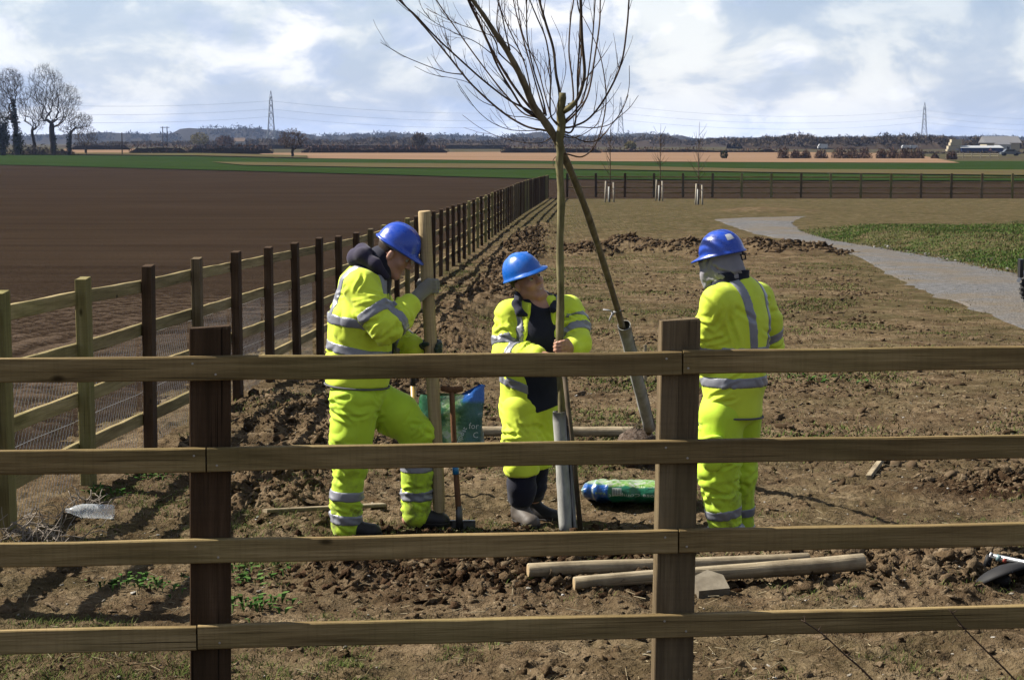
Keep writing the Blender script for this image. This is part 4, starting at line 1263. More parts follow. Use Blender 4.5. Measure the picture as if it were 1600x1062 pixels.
TREE_Y = 11.48
def man_at_tree():
    Y0 = 11.80
    q = lambda x, y, d=0.0: W(x, y, Y0 + d)
    bx, by = q(822, 820)[:2]; org = np.array((bx, by, zg1(bx, by)))
    t = thing('person', org, 'smiling workman in open jacket over navy fleece holding the young tree', 'person', 'workmen in yellow jackets')
    pel, wai, che, upc, nek = q(828, 628), q(832, 585), q(840, 525), q(844, 487), q(834, 468)
    shL, elL, wrL = q(797, 493, .0), q(792, 558, -.10), q(846, 556, -.28)       # arm on the left of the picture
    shR, elR, wrR = q(888, 484, .03), q(904, 536, -.13), q(889, 546, -.27)
    hpA, knA = q(815, 640, -.03), q(814, 722, -.10); anA = q(814, 790, -.06); gA = zg1(anA[0], anA[1]); anA[2] = gA + .1
    hpB, knB = q(845, 640, .05), q(838, 722, .04); anB = q(833, 784, .16); gB = zg1(anB[0], anB[1]); anB[2] = gB + .1
    ho = q(823, 440, -.03); HM = frame((.60, -.74, .26), (-.44, .05, .88))
    lo = np.array((q(760, 400)[0], Y0 - .55, org[2] - .06)); hi = np.array((q(935, 400)[0], Y0 + .42, q(600, 375)[2]))
    v = Vox(lo, hi, .0055)
    head_into(v, ho, HM, nek, True)
    v.chain([nek, upc, che, wai, pel], (.07, .115, .125, .12, .125), .04, ((0, 1, 0), 1.1))
    for sh, el, wr in ((shL, elL, wrL), (shR, elR, wrR)): v.chain([sh, el, wr], (.052, .04, .03), .03)
    for hp, kn, an in ((hpA, knA, anA), (hpB, knB, anB)): v.chain([hp, kn, an], (.08, .056, .042), .03)
    tr_ax = unit(trunk_pt(500) - trunk_pt(600)); gR = trunk_pt(541); gL = trunk_pt(562)
    grip(v, gR, tr_ax, .024, (.80, .15, 0), wrR, -1, 1.0)
    grip(v, gL, tr_ax, .024, (-.8, .15, 0), wrL, 1, 1.0)
    for an, g, dd in ((anA, gA, unit((.42, -.9, 0))), (anB, gB, unit((.85, -.5, 0)))): v.cone(an - (0, 0, .05), np.array((*(an + dd * .10)[:2], g + .05)), .033, .030, .02)
    part('body', v, M_SKIN, t, org)
    eyes(t, ho, HM, org)
    mb = MB(); L = lambda *p: loc(ho, HM, p)
    mb.tube([L(-.021, .086, -.0655), L(0, .0935, -.0665), L(.021, .086, -.0655)], [.002, .0042, .002], 6)
    mb.build('teeth', mat('teeth', (.30, .28, .25), .4, .4), t, True, org)
    hv = Vox(ho - .18, ho + .2, .005)
    hv.ell(L(0, -.014, .045), (.078, .100, .098), HM, .01); hv.keep(L(0, -.02, .0), -HM[1] * .7 + HM[2] * .7)
    part('hair', hv, M_HAIR, t, org)
    # trousers, ending below the knee over dark under-trousers
    jt = [(knA, .12, 1), (knB, .12, 1), (pel + (0, -.1, -.05), .15, .8)]
    rs = np.random.default_rng(2)
    fo = dict(base=.004, joints=jt, amp=.010, freq=(10, 10, 15), seed=41, lines=crease_lines(rs, [(q(814, 680, -.06), (0, 0, 1), .108, 26, .13, .7), (q(842, 680, .05), (0, 0, 1), .10, 16, .12, .7), (q(815, 725, -.1), (0, 0, 1), .10, 14, .10, .4)]))
    tv = Vox(np.array((lo[0], lo[1], q(800, 742)[2])), np.array((hi[0], hi[1], pel[2] + .13)), .006)
    tv.ell(pel + (0, 0, -.02), (.145, .14, .13), None, .04)
    tv.chain([hpA, q(814, 690, -.07), knA, q(815, 732, -.10)], (.118, .108, .098, .100), .03)
    tv.chain([hpB, q(842, 690, .05), knB, q(836, 732, .04)], (.115, .105, .090, .086), .03)
    tv.keep(q(815, 737), (-.12, 0, 1))
    part('trousers', tv, M_HIVIS, t, org, fo)
    uv = Vox(np.array((lo[0], lo[1], org[2] + .1)), np.array((hi[0], hi[1], q(800, 700)[2])), .006)
    uv.chain([knA, q(815, 760, -.08), anA + (0, 0, .07)], (.086, .086, .080), .02)
    uv.chain([knB, q(833, 760, .08), anB + (0, 0, .07)], (.080, .078, .072), .02)
    part('under_trousers', uv, M_NAVY, t, org, dict(base=.003, joints=[(anA + (0, 0, .15), .1, 1), (anB + (0, 0, .15), .1, 1)], amp=.007, freq=(8, 8, 24), seed=43))
    # navy fleece
    fv = Vox(np.array((lo[0], lo[1], pel[2] - .12)), np.array((hi[0], hi[1], ho[2] + .02)), .006)
    fv.chain([q(840, 628), wai + (.012, 0, 0), che, upc], (.146, .148, .152, .125), .04, ((0, 1, 0), 1.05))
    fv.chain([upc + (-.01, 0, .0), nek + (0, -.01, -.005)], (.10, .078), .03)
    fv.keep(q(838, 641), (-.30, 0, 1))
    fv.ell(L(0, .06, -.10), (.06, .07, .09), HM, .012, 'cut')
    fl = part('fleece', fv, M_NAVY, t, org, dict(base=.004, joints=[(wai, .15, .7)], amp=.008, freq=(9, 9, 13), seed=44))
    cv = Vox(nek - .2, nek + .17, .005)
    cv.chain([q(806, 474, -.12), q(812, 462, -.02), q(826, 459, .10), q(850, 462, .10), q(866, 468, -.02), q(864, 484, -.13)], (.022, .028, .030, .030, .028, .020), .02)
    cv.chain([q(806, 474, -.12), q(812, 488, -.16), q(822, 492, -.17)], (.024, .024, .012), .015)
    part('collar', cv, M_NAVY, t, org)
    # open jacket
    jt = [(elL, .13, 1.1), (elR, .12, 1.1), (shL + (.02, -.05, -.08), .1, .8), (q(795, 610), .12, .7)]
    fo = dict(base=.004, joints=jt, amp=.011, freq=(10, 10, 14), seed=45, lines=crease_lines(rs, [((shL + elL) / 2, elL - shL, .083, 24, .10, .6), ((elL + wrL) / 2, wrL - elL, .07, 18, .08, .5), ((shR + elR) / 2, elR - shR, .078, 24, .10, .6), (q(828, 590), (0, 0, 1), .172, 22, .16, .8), (q(838, 520), (0, 0, 1), .172, 20, .15, .8)]))
    jv = Vox(np.array((lo[0], lo[1], q(800, 668)[2])), np.array((hi[0], hi[1], nek[2] + .03)), .006)
    tor, aL, aR = jv.like(), jv.like(), jv.like()
    tor.chain([q(824, 640, .03), q(828, 590, .03), q(838, 530, .02), q(843, 492, .0)], (.172, .168, .170, .142), .04, ((0, 1, 0), 1.05))
    tor.chain([q(797, 490), q(842, 482), q(888, 484)], (.085, .09, .085), .04)
    # the right-hand panel hangs back behind the tree; open front between the panels
    tor.chain([q(845, 470, -.15), q(846, 530, -.16), q(852, 590, -.17), q(872, 660, -.12)], (.075, .083, .110, .19), .012, None, 'cut')
    tor.keep(q(795, 652), (-.16, 0, 1))
    aL.chain([shL, q(793, 525, -.03), elL, (elL + wrL) / 2, wrL - (wrL - elL) * .12], (.090, .083, .080, .070, .060), .03)
    aR.chain([shR, q(898, 512, -.05), elR, wrR - (wrR - elR) * .25], (.088, .078, .074, .058), .03)
    jv.union(tor); jv.sunion(aL, .025); jv.sunion(aR, .025)
    jv.ell(nek + (.0, -.04, .03), (.075, .075, .06), None, .01, 'cut')
    jk = part('jacket', jv, M_HIVIS, t, org, fo)
    bands_on(tor, jk, org, [[('s', q(800, 596), (.35, 0, 1), .026)], [('s', q(800, 545), (.2, 0, 1), .026)], [('s', q(811, 500), (1, 0, .04), .022), ('k', q(800, 545), (0, 0, 1))], [('s', q(874, 500), (1, 0, 0), .022), ('k', q(800, 545), (0, 0, 1))]], fo)
    bands_on(aL, jk, org, [[limb_slab(shL, elL, .64, .025), ('b', shL + (elL - shL) * .64, .12)], [limb_slab(elL, wrL, .28, .024), ('b', elL + (wrL - elL) * .28, .11)]], fo)
    bands_on(aR, jk, org, [[limb_slab(shR, elR, .30, .024), ('b', shR + (elR - shR) * .3, .12)], [limb_slab(shR, elR, .68, .024), ('b', shR + (elR - shR) * .68, .12)]], fo)
    hh = helmet(t, ho, HM, org, M_HELMET_L, None, [(-1.0, .10, -1.15, .2, -1.6, .62, .0028), (-2.0, .12, -1.35, .05, -.55, .14, .003), (-2.3, .25, -1.6, .85, -.6, .55, .003)])
    d = unit((.42, -.9, 0))
    boot(t, anA, anA - d * .07, anA + d * .19, gA, org, M_BOOT, .19, True)
    d = unit((.85, -.5, 0))
    boot(t, anB, anB - d * .07, anB + d * .19, gB, org, M_BOOT_D, .19)

def man_looking_away():
    Y0 = 10.98
    q = lambda x, y, d=0.0: W(x, y, Y0 + d)
    bx, by = q(1135, 862)[:2]; org = np.array((bx, by, zg1(bx, by)))
    t = thing('person', org, 'workman with grey neck cover under his helmet turning his back', 'person', 'workmen in yellow jackets')
    pel, wai, che, upc, nek = q(1142, 632), q(1148, 580), q(1154, 515), q(1152, 470), q(1140, 438)
    fdir = unit((-.74, .67, 0)); sd = unit((.67, .74, 0))                        # facing left and away; sd: to his right
    shL = upc - sd * .185 + (0, 0, .0); shR = upc + sd * .185
    elL = q(1112, 562, -.06); wrL = q(1088, 590, .20)
    elR = q(1202, 540, .22); wrR = q(1160, 585, .42)
    hpA, knA = q(1128, 650, -.06), q(1122, 735, -.05); anA = q(1134, 835, -.02); gA = zg1(anA[0], anA[1]); anA[2] = gA + .1
    hpB, knB = q(1160, 650, .07), q(1158, 740, .10); anB = q(1158, 820, .14); gB = zg1(anB[0], anB[1]); anB[2] = gB + .1
    ho = q(1129, 411, .0); HM = frame((-.86, .46, -.20), (-.12, .02, 1))
    lo = np.array((q(1070, 400)[0], Y0 - .42, org[2] - .06)); hi = np.array((q(1240, 400)[0], Y0 + .72, q(600, 335)[2]))
    v = Vox(lo, hi, .006)
    head_into(v, ho, HM, nek)
    v.chain([nek, upc, che, wai, pel], (.07, .12, .13, .125, .13), .04, (fdir, 1.15))
    for sh, el, wr in ((shL, elL, wrL), (shR, elR, wrR)): v.chain([sh, el, wr], (.052, .04, .03), .03)
    relaxed_hand(v, wrL, (-.4, .6, -.5), (.6, .3, -.5), 1); relaxed_hand(v, wrR, (-.7, .3, -.5), (-.3, -.6, -.5), -1)
    for hp, kn, an in ((hpA, knA, anA), (hpB, knB, anB)): v.chain([hp, kn, an], (.08, .056, .042), .03)
    for an, g in ((anA, gA), (anB, gB)): v.cone(an - (0, 0, .05), np.array((*(an[:2] + fdir[:2] * .1), g + .05)), .033, .033, .02)
    part('body', v, M_SKIN, t, org)
    eyes(t, ho, HM, org)
    # trousers
    jt = [(knA, .15, .9), (knB, .13, .8), (anA + (0, 0, .1), .1, 1.3), (anB + (0, 0, .1), .1, 1.2), (pel + (0, -.1, -.08), .16, .5)]
    rs = np.random.default_rng(3)
    fo = dict(base=.004, joints=jt, amp=.010, freq=(10, 10, 15), seed=51, lines=crease_lines(rs, [(q(1124, 700, -.06), (0, 0, 1), .122, 22, .14, .8), (q(1126, 765, -.04), (0, 0, 1), .105, 26, .12, .7), (q(1133, 818, -.02), (0, 0, 1), .092, 18, .10, .4), (q(1158, 740, .1), (0, 0, 1), .086, 22, .12, .7)]))
    tv = Vox(np.array((lo[0], lo[1], org[2])), np.array((hi[0], hi[1], pel[2] + .14)), .006)
    lA, lB = tv.like(), tv.like()
    lA.chain([hpA, q(1124, 700, -.06), knA, q(1128, 785, -.04), q(1134, 828, -.02)], (.128, .122, .112, .095, .092), .03)
    lB.chain([hpB, q(1160, 700, .09), knB, q(1157, 790, .12), q(1158, 822, .14)], (.110, .095, .085, .072, .074), .03)
    tv.ell(pel, (.165, .16, .13), None, .04); tv.sunion(lA, .03); tv.sunion(lB, .02)
    tr = part('trousers', tv, M_HIVIS_TR, t, org, fo)
    bands_on(lA, tr, org, [[limb_slab(knA, q(1134, 838, -.02), .62, .026)], [limb_slab(knA, q(1134, 838, -.02), .88, .024)]], fo)
    bands_on(lB, tr, org, [[limb_slab(knB, q(1158, 838, .14), .58, .026)], [limb_slab(knB, q(1158, 838, .14), .88, .024)]], fo)
    # cargo pocket with flap
    pv = Vox(q(1090, 740) - (0, .3, 0), q(1150, 655) + (0, .2, 0), .004)
    pv.cone(q(1113, 702, -.185), q(1113, 722, -.182), .055, .055, .01, (np.array((0, 1., 0)), 2.6)); pv.cone(q(1112, 686, -.19), q(1115, 686, -.19), .052, .052, .01, (np.array((0, .35, .94)), 2.3))
    part('cargo_pocket', pv, M_HIVIS_TR, t, org, dict(base=.002, joints=[(q(1113, 710), .1, 1)], amp=.004, freq=(12, 12, 20), seed=7))
    # jacket
    jt = [(elL, .13, .8), (shL + (.03, -.04, -.12), .12, .7), (elR, .12, .8), (wai, .2, .35)]
    fo = dict(base=.004, joints=jt, amp=.009, freq=(10, 10, 11), seed=52, lines=crease_lines(rs, [(q(1150, 600), (0, 0, 1), .178, 18, .16, .9), (q(1152, 520), (0, 0, 1), .18, 20, .20, 1.3), ((shL + elL) / 2, elL - shL, .09, 26, .13, 1.0), ((shR + elR) / 2, elR - shR, .086, 16, .12, .9)]))
    jv = Vox(np.array((lo[0], lo[1], q(1140, 660)[2])), np.array((hi[0], hi[1], nek[2] + .05)), .006)
    tor, aL, aR = jv.like(), jv.like(), jv.like()
    tor.chain([q(1145, 640), q(1147, 590), q(1151, 535), q(1153, 500)], (.178, .176, .182, .180), .04, (fdir, 1.12))
    tor.chain([q(1153, 500), q(1151, 470), q(1146, 452)], (.180, .150, .10), .05, (fdir, 1.12))
    tor.chain([shL, upc, shR], (.088, .11, .088), .05)
    tor.keep(q(1140, 650), (0, 0, 1))
    aL.chain([shL, (shL + elL) / 2 + (-.015, 0, 0), elL, wrL - (wrL - elL) * .1], (.095, .088, .080, .062), .03)
    aR.chain([shR, (shR + elR) / 2 + (.02, 0, 0), elR, wrR - (wrR - elR) * .1], (.092, .085, .078, .062), .03)
    jv.union(tor); jv.sunion(aL, .03); jv.sunion(aR, .03)
    jk = part('jacket', jv, M_HIVIS, t, org, fo)
    bl = upc - sd * .075
    bands_on(tor, jk, org, [[('s', q(1150, 593), (0, 0, 1), .026)], [('s', q(1150, 546), (0, 0, 1), .026)],
                            [('s', upc - sd * .085, sd + np.array((0, 0, .10)), .024), ('k', q(1150, 546), (0, 0, 1))],
                            [('s', upc + sd * .095, sd - np.array((0, 0, .10)), .024), ('k', q(1150, 546), (0, 0, 1))]], fo)
    bands_on(aL, jk, org, [[limb_slab(shL, elL, .80, .025)]], fo)
    bands_on(aR, jk, org, [[limb_slab(shR, elR, .78, .025)]], fo)
    mb = MB(); hp = []
    for k in range(44):
        a = 2 * math.pi * k / 44
        p = q(1145, 649) + sd * math.cos(a) * .181 + fdir * math.sin(a) * .162; p[2] += -.008 * math.cos(a + .4); hp.append(p)
    mb.tube(hp + [hp[0]], .006, 6, False); mb.build('hem_piping', mat('grey_piping', (.07, .07, .075), .8, .2), jk, True, org)
    # dark collar, grey neck cover
    nk = 40; V = []                                                              # stand-up collar, open at the throat
    for off in (0.0, -.011):
        for zz, fl in ((-.045, .022), (-.015, .010), (.018, .006), (.040, .013)):
            for k in range(nk + 1):
                a = math.pi * (-.90 + 1.80 * k / nk); rr = .100 + fl + off + .004 * math.sin(5 * a + zz * 40)
                V.append(q(1141, 434, .0) + sd * math.sin(a) * rr - fdir * math.cos(a) * rr * .98 + np.array((0, 0, zz + .020 * math.cos(a) - .012)))
    n1 = nk + 1; F = []
    for s_ in (0, 1):
        for j in range(3):
            for k in range(nk):
                f_ = [s_ * 4 * n1 + j * n1 + k, s_ * 4 * n1 + j * n1 + k + 1, s_ * 4 * n1 + (j + 1) * n1 + k + 1, s_ * 4 * n1 + (j + 1) * n1 + k]; F.append(f_ if s_ == 0 else f_[::-1])
    for k in range(nk): F.append([3 * n1 + k, 3 * n1 + k + 1, 7 * n1 + k + 1, 7 * n1 + k])
    link('collar', mesh_np('collar', np.array(V) - org, F, M_NAVY, True), t)
    sv = Vox(ho - .26, ho + .2, .005)
    sv.chain([loc(ho, HM, (0, -.010, .045)), loc(ho, HM, (0, -.010, -.02)), q(1134, 440)], (.092, .097, .092), .03, (HM[0], 1.12))
    sv.chain([loc(ho, HM, (-.02, .075, .02)), loc(ho, HM, (-.01, .088, -.06)), q(1107, 441, .03)], (.050, .048, .032), .03)
    sv.chain([loc(ho, HM, (0, .07, .02)), loc(ho, HM, (.02, .07, -.08))], (.05, .05), .03)
    part('neck_cover', sv, M_SNOOD, t, org, dict(base=.004, joints=[(q(1108, 425), .10, 1.0), (q(1140, 425), .1, .5)], amp=.012, freq=(26, 26, 6), seed=9, lamp=.012, lines=crease_lines(np.random.default_rng(8), [(q(1130, 425), HM[2], .095, 26, .12, 1.7), (q(1134, 440), HM[2], .092, 10, .12, .3)])))
    mb = MB(); c = loc(ho, HM, (.03, -.116, .012)); r = -HM[0]; u = HM[2]
    P = [c + r * .030 * a + u * .014 * b for a, b in ((-1, -1), (1, -1), (1, 1), (-1, 1), (-1, -1))]
    mb.tube(P, .004, 6); mb.build('chin_strap_buckle', M_DARK, t, True, org)
    helmet(t, ho, HM, org, M_HELMET, [(3.55, 3.98, .34, .54, M_WHITE, 'sticker'), (2.25, 2.6, .30, .44, mat('faded_red_print', (.10, .03, .05), .6, .3), 'sticker')])
    boot(t, anA, anA - fdir * .07, anA + fdir * .19, gA, org, M_BOOT_D)
    boot(t, anB, anB - fdir * .07, anB + fdir * .19, gB, org, M_BOOT_D)
def trunk_pt(py):
    """centre of the upright young trunk at a height in the photograph"""
    ys = [825, 640, 590, 480, 380, 300, 235, 196, 142]; xs = [886, 877, 875.5, 875, 876, 876, 874.5, 876.5, 878]
    x = np.interp(py, ys[::-1], xs[::-1]); return W(x, py, TREE_Y)
man_at_tree()
man_looking_away()
# ------------------------------------------------------------------ young willows being planted
def m_bark(name, dk, md, lt, sc=14):
    m = mat(name, md, .85, .2); t = NT(m); p = t.coord('Object')
    n = t.noise(t.mapping(p, (1, 1, .35)), sc, 5, .65); w = t.noise(p, sc * .35, 3, .6)
    c = t.ramp(n, [(.3, dk), (.5, md), (.72, lt)]); c = t.mix(t.ramp(w, [(.45, 0), (.7, .5)]), c, dk)
    t.color(c); t.bump(n, .5, .006); return m
M_TRUNK = m_bark('olive_bark', (.032, .029, .013), (.10, .086, .038), (.17, .148, .075))
M_LIMB = m_bark('brown_bark', (.018, .013, .009), (.045, .033, .021), (.085, .066, .042))
M_LEAN = m_bark('leaning_bark', (.045, .034, .022), (.105, .083, .053), (.17, .137, .09))
M_SHOOT = m_bark('shoot_bark', (.017, .010, .007), (.04, .024, .015), (.07, .045, .028), 30)
M_GUARD = m_bark('grey_guard_plastic', (.15, .15, .14), (.215, .215, .20), (.28, .28, .265), 20)
def smooth_line(P, n=4):
    """Catmull-Rom through the given points"""
    P = np.asarray(P, float); Q = np.concatenate([[2 * P[0] - P[1]], P, [2 * P[-1] - P[-2]]]); out = []
    for i in range(1, len(Q) - 2):
        for s in np.linspace(0, 1, n, endpoint=False):
            a, b, c, d = Q[i - 1], Q[i], Q[i + 1], Q[i + 2]
            out.append(.5 * (2 * b + (c - a) * s + (2 * a - 5 * b + 4 * c - d) * s * s + (3 * b - 3 * c + d - a) * s ** 3))
    return np.array(out + [P[-1]])
def c2(*pts): return [(780 + x / 4.083, y / 4.083) for x, y in pts]
def c1(*pts): return [(580 + x / 4.425, y / 4.425) for x, y in pts]
def shoot(parent, org, px, y0, slope, w0, w1, twigs, rs, nm='branch', twn=5):
    """a traced shoot; slope = how much it comes forward or goes back per metre; w0, w1 widths in photo pixels"""
    P = []; L = 0; prev = None
    for x, y in px:
        if prev is not None: L += math.hypot(x - prev[0], y - prev[1]) / 270
        prev = (x, y); P.append(W(x, y, y0 + slope * L))
    # carry on past the top of the frame
    if px[-1][1] < 8:
        d = unit(P[-1] - P[-2]); 
        for k in range(3): P.append(P[-1] + unit(d + np.array((0, 0, .15 * (k + 1)))) * .28)
    S = smooth_line(P, 5); r = np.linspace(w0, w1, len(S)) / 2 / 270
    r = np.interp(np.linspace(0, 1, len(S)), [0, .1, 1], [w0 * .74, w0 * .56, w1 * .68]) / 2 / 270
    mb = MB(); mb.tube(S, r, 6); mb.build(nm, M_LIMB if w0 > 8 else M_SHOOT, parent, True, org)
    for k in range(int(twn * 1.5 + .5)):
        i = rs.integers(int(len(S) * .22), len(S) - 2); p = S[i]; T = unit(S[i + 1] - S[i])
        side = unit(np.cross(T, rs.normal(size=3))); d = unit(T + side * rs.uniform(.25, .75) + np.array((0, 0, .2)))
        n = 6; Lt = rs.uniform(.10, .42) * min(1.0, .35 + 45 * r[i]); Q = [p]
        for j in range(n): d = unit(d + np.array((0, 0, .10)) + rs.normal(size=3) * .07); Q.append(Q[-1] + d * Lt / n)
        twigs.tube(Q, np.linspace(max(.0012, r[i] * .45), .0008, n + 1), 4, False)
        if rs.random() < .5:
            b = Q[n // 2]; d2 = unit(d + rs.normal(size=3) * .6); twigs.tube([b, b + d2 * Lt * .2, b + d2 * Lt * .38 + np.array((0, 0, .02))], [.0011, .0009, .0007], 4, False)
def guard_tube(name, parent, org, a, b, r, mt, slit):
    """split plastic tube wrapped round a stem"""
    a = np.asarray(a); b = np.asarray(b); ax = unit(b - a); e1 = np.asarray(slit, float); e1 = unit(e1 - ax * (e1 @ ax)); e2 = np.cross(ax, e1)
    n, m = 22, 12; V = []
    for rr, fl in ((r, 0), (r - .004, 1)):
        for j in range(m + 1):
            for i in range(n + 1):
                gap = .09 + .05 * math.sin(j * 1.3)
                ph = gap + (2 * math.pi - 2 * gap) * i / n
                q = rr * (1 + .04 * math.sin(j * 2.1 + i * .7))
                V.append(a + (b - a) * j / m + q * (math.cos(ph) * e1 + math.sin(ph) * e2))
    k = (n + 1) * (m + 1); F = []
    for j in range(m):
        for i in range(n):
            q = j * (n + 1) + i; F.append([q, q + 1, q + n + 2, q + n + 1]); F.append([k + q + 1, k + q, k + q + n + 1, k + q + n + 2])
        for i in (0, n):
            q = j * (n + 1) + i; F.append([q, q + n + 1, k + q + n + 1, k + q])
    for j in (0, m):
        for i in range(n):
            q = j * (n + 1) + i; F.append([q, k + q, k + q + 1, q + 1])
    return link(name, mesh_np(name, np.array(V) - org, F, mt, True), parent)

def upright_tree():
    rs = np.random.default_rng(5)
    base = trunk_pt(825); base[2] = zg1(base[0], base[1])
    t = thing('young_tree', base, 'upright bare young willow with lopped top and curved shoots, held by the smiling man', 'tree')
    ys = [850, 825, 780, 720, 640, 560, 480, 400, 320, 260, 235, 215, 196, 170, 145]
    ww = [15, 14, 13, 12.5, 12.5, 12.5, 12, 11.5, 11.5, 11.5, 12, 13, 14, 12.5, 11.5]
    P = [trunk_pt(min(y, 825)) + (np.array((0, 0, -.12)) if y > 825 else 0) for y in ys]
    S = smooth_line(P, 3); r = np.interp(np.linspace(0, 1, len(S)), np.linspace(0, 1, len(ww)), ww) / 2 / 270
    r = r * (1 + .09 * np.sin(np.arange(len(S)) * 1.9)); S[:, 0] += .004 * np.sin(np.arange(len(S)) * 1.1)
    mb = MB(); mb.tube(S, r, 12); tr = mb.build('trunk', M_TRUNK, t, True, base)
    tw = MB(); y = TREE_Y
    sh = lambda pts, sl, w0, w1, n=5: shoot(t, base, pts, y, sl, w0, w1, tw, rs, 'branch', n)
    sh(c2((392, 640), (380, 560), (362, 470), (345, 310), (300, 160), (255, 0)), .12, 9, 5, 5)
    sh(c2((395, 720), (440, 690), (495, 640), (525, 570), (545, 460), (528, 250), (520, 0)), -.18, 10, 6, 5)
    sh(c2((480, 655), (500, 620), (500, 480), (512, 300), (518, 120), (524, 0)), -.05, 6, 4, 4)
    sh(c2((440, 668), (472, 640), (465, 500), (445, 330), (455, 130), (475, 0)), .35, 5, 2.5, 5)
    sh(c2((405, 800), (500, 710), (570, 590), (615, 330), (640, 150), (645, 0)), .4, 5.5, 2.5, 6)
    sh(c2((400, 815), (470, 808), (580, 750), (690, 600), (780, 400), (815, 170), (828, 0)), -.25, 6, 3, 4)
    sh(c2((400, 835), (455, 845), (485, 780), (495, 660), (510, 480), (525, 330)), .15, 6, 3.5, 3)
    sh(c2((385, 975), (440, 985), (530, 1000), (610, 930), (660, 790), (682, 620), (655, 400), (600, 240), (530, 100)), .3, 5, 1.6, 5)
    sh(c2((400, 855), (470, 875), (560, 905), (640, 885), (740, 770), (830, 690), (888, 610)), .5, 4, 1.2, 4)
    sh(c2((405, 815), (520, 812), (620, 815), (720, 785), (790, 690), (828, 560), (830, 420)), -.4, 3.6, 1.2, 3)
    sh(c2((410, 780), (490, 700), (545, 600), (590, 300), (612, 0)), -.35, 4.5, 2.2, 5)
    sh(c2((400, 870), (480, 880), (580, 830), (640, 760), (690, 560), (715, 470)), .2, 3, 1.0, 4)
    sh(c2((395, 820), (340, 760), (300, 640), (240, 420), (150, 220), (115, 0)), .4, 4, 1.8, 5)
    sh(c2((385, 800), (330, 740), (325, 600), (330, 480), (300, 260), (240, 110), (195, 0)), -.2, 5, 2.2, 5)
    sh(c2((385, 780), (365, 700), (400, 560), (425, 430), (395, 250), (330, 100)), .3, 2.4, 1.0, 3)
    sh(c2((375, 990), (345, 1020), (345, 1060)), -.3, 2.2, 1.2, 0)
    o = tw.build('twigs', M_SHOOT, t, True, base); o['kind'] = 'stuff'
    # pruned stump on the right of the crown
    mb = MB(); mb.tube([W(880, 174, y), W(890, 168, y - .03), W(899, 160, y - .04)], [.019, .018, .015], 10); mb.build('pruned_stub', M_TRUNK, t, True, base)
    guard_tube('tree_guard', t, base, trunk_pt(828) + (0.006, -.01, -.015), trunk_pt(642) + (0, -.01, 0), .052, M_GUARD, (.55, -.8, 0))
    # stake beside it
    a = W(909, 829, y - .05); a[2] = zg1(a[0], a[1]) - .06; b = W(879, 560, y - .07)
    st = MB(); st.tube([a, (a + b) / 2 + (0.006, 0, 0), b], [.015, .0145, .014], 8)
    s = thing('tree_stake', np.array((a[0], a[1], zg1(a[0], a[1]))), 'thin dark stake leaning on the grey guard of the upright tree', 'stake')
    st.build('shaft', M_LIMB, s, True, np.array(s.location)); mb = MB(); mb.tube([b, b + unit(b - a) * .012], [.014, .009], 8); mb.build('tip', M_POST_TAN, s, True, np.array(s.location))

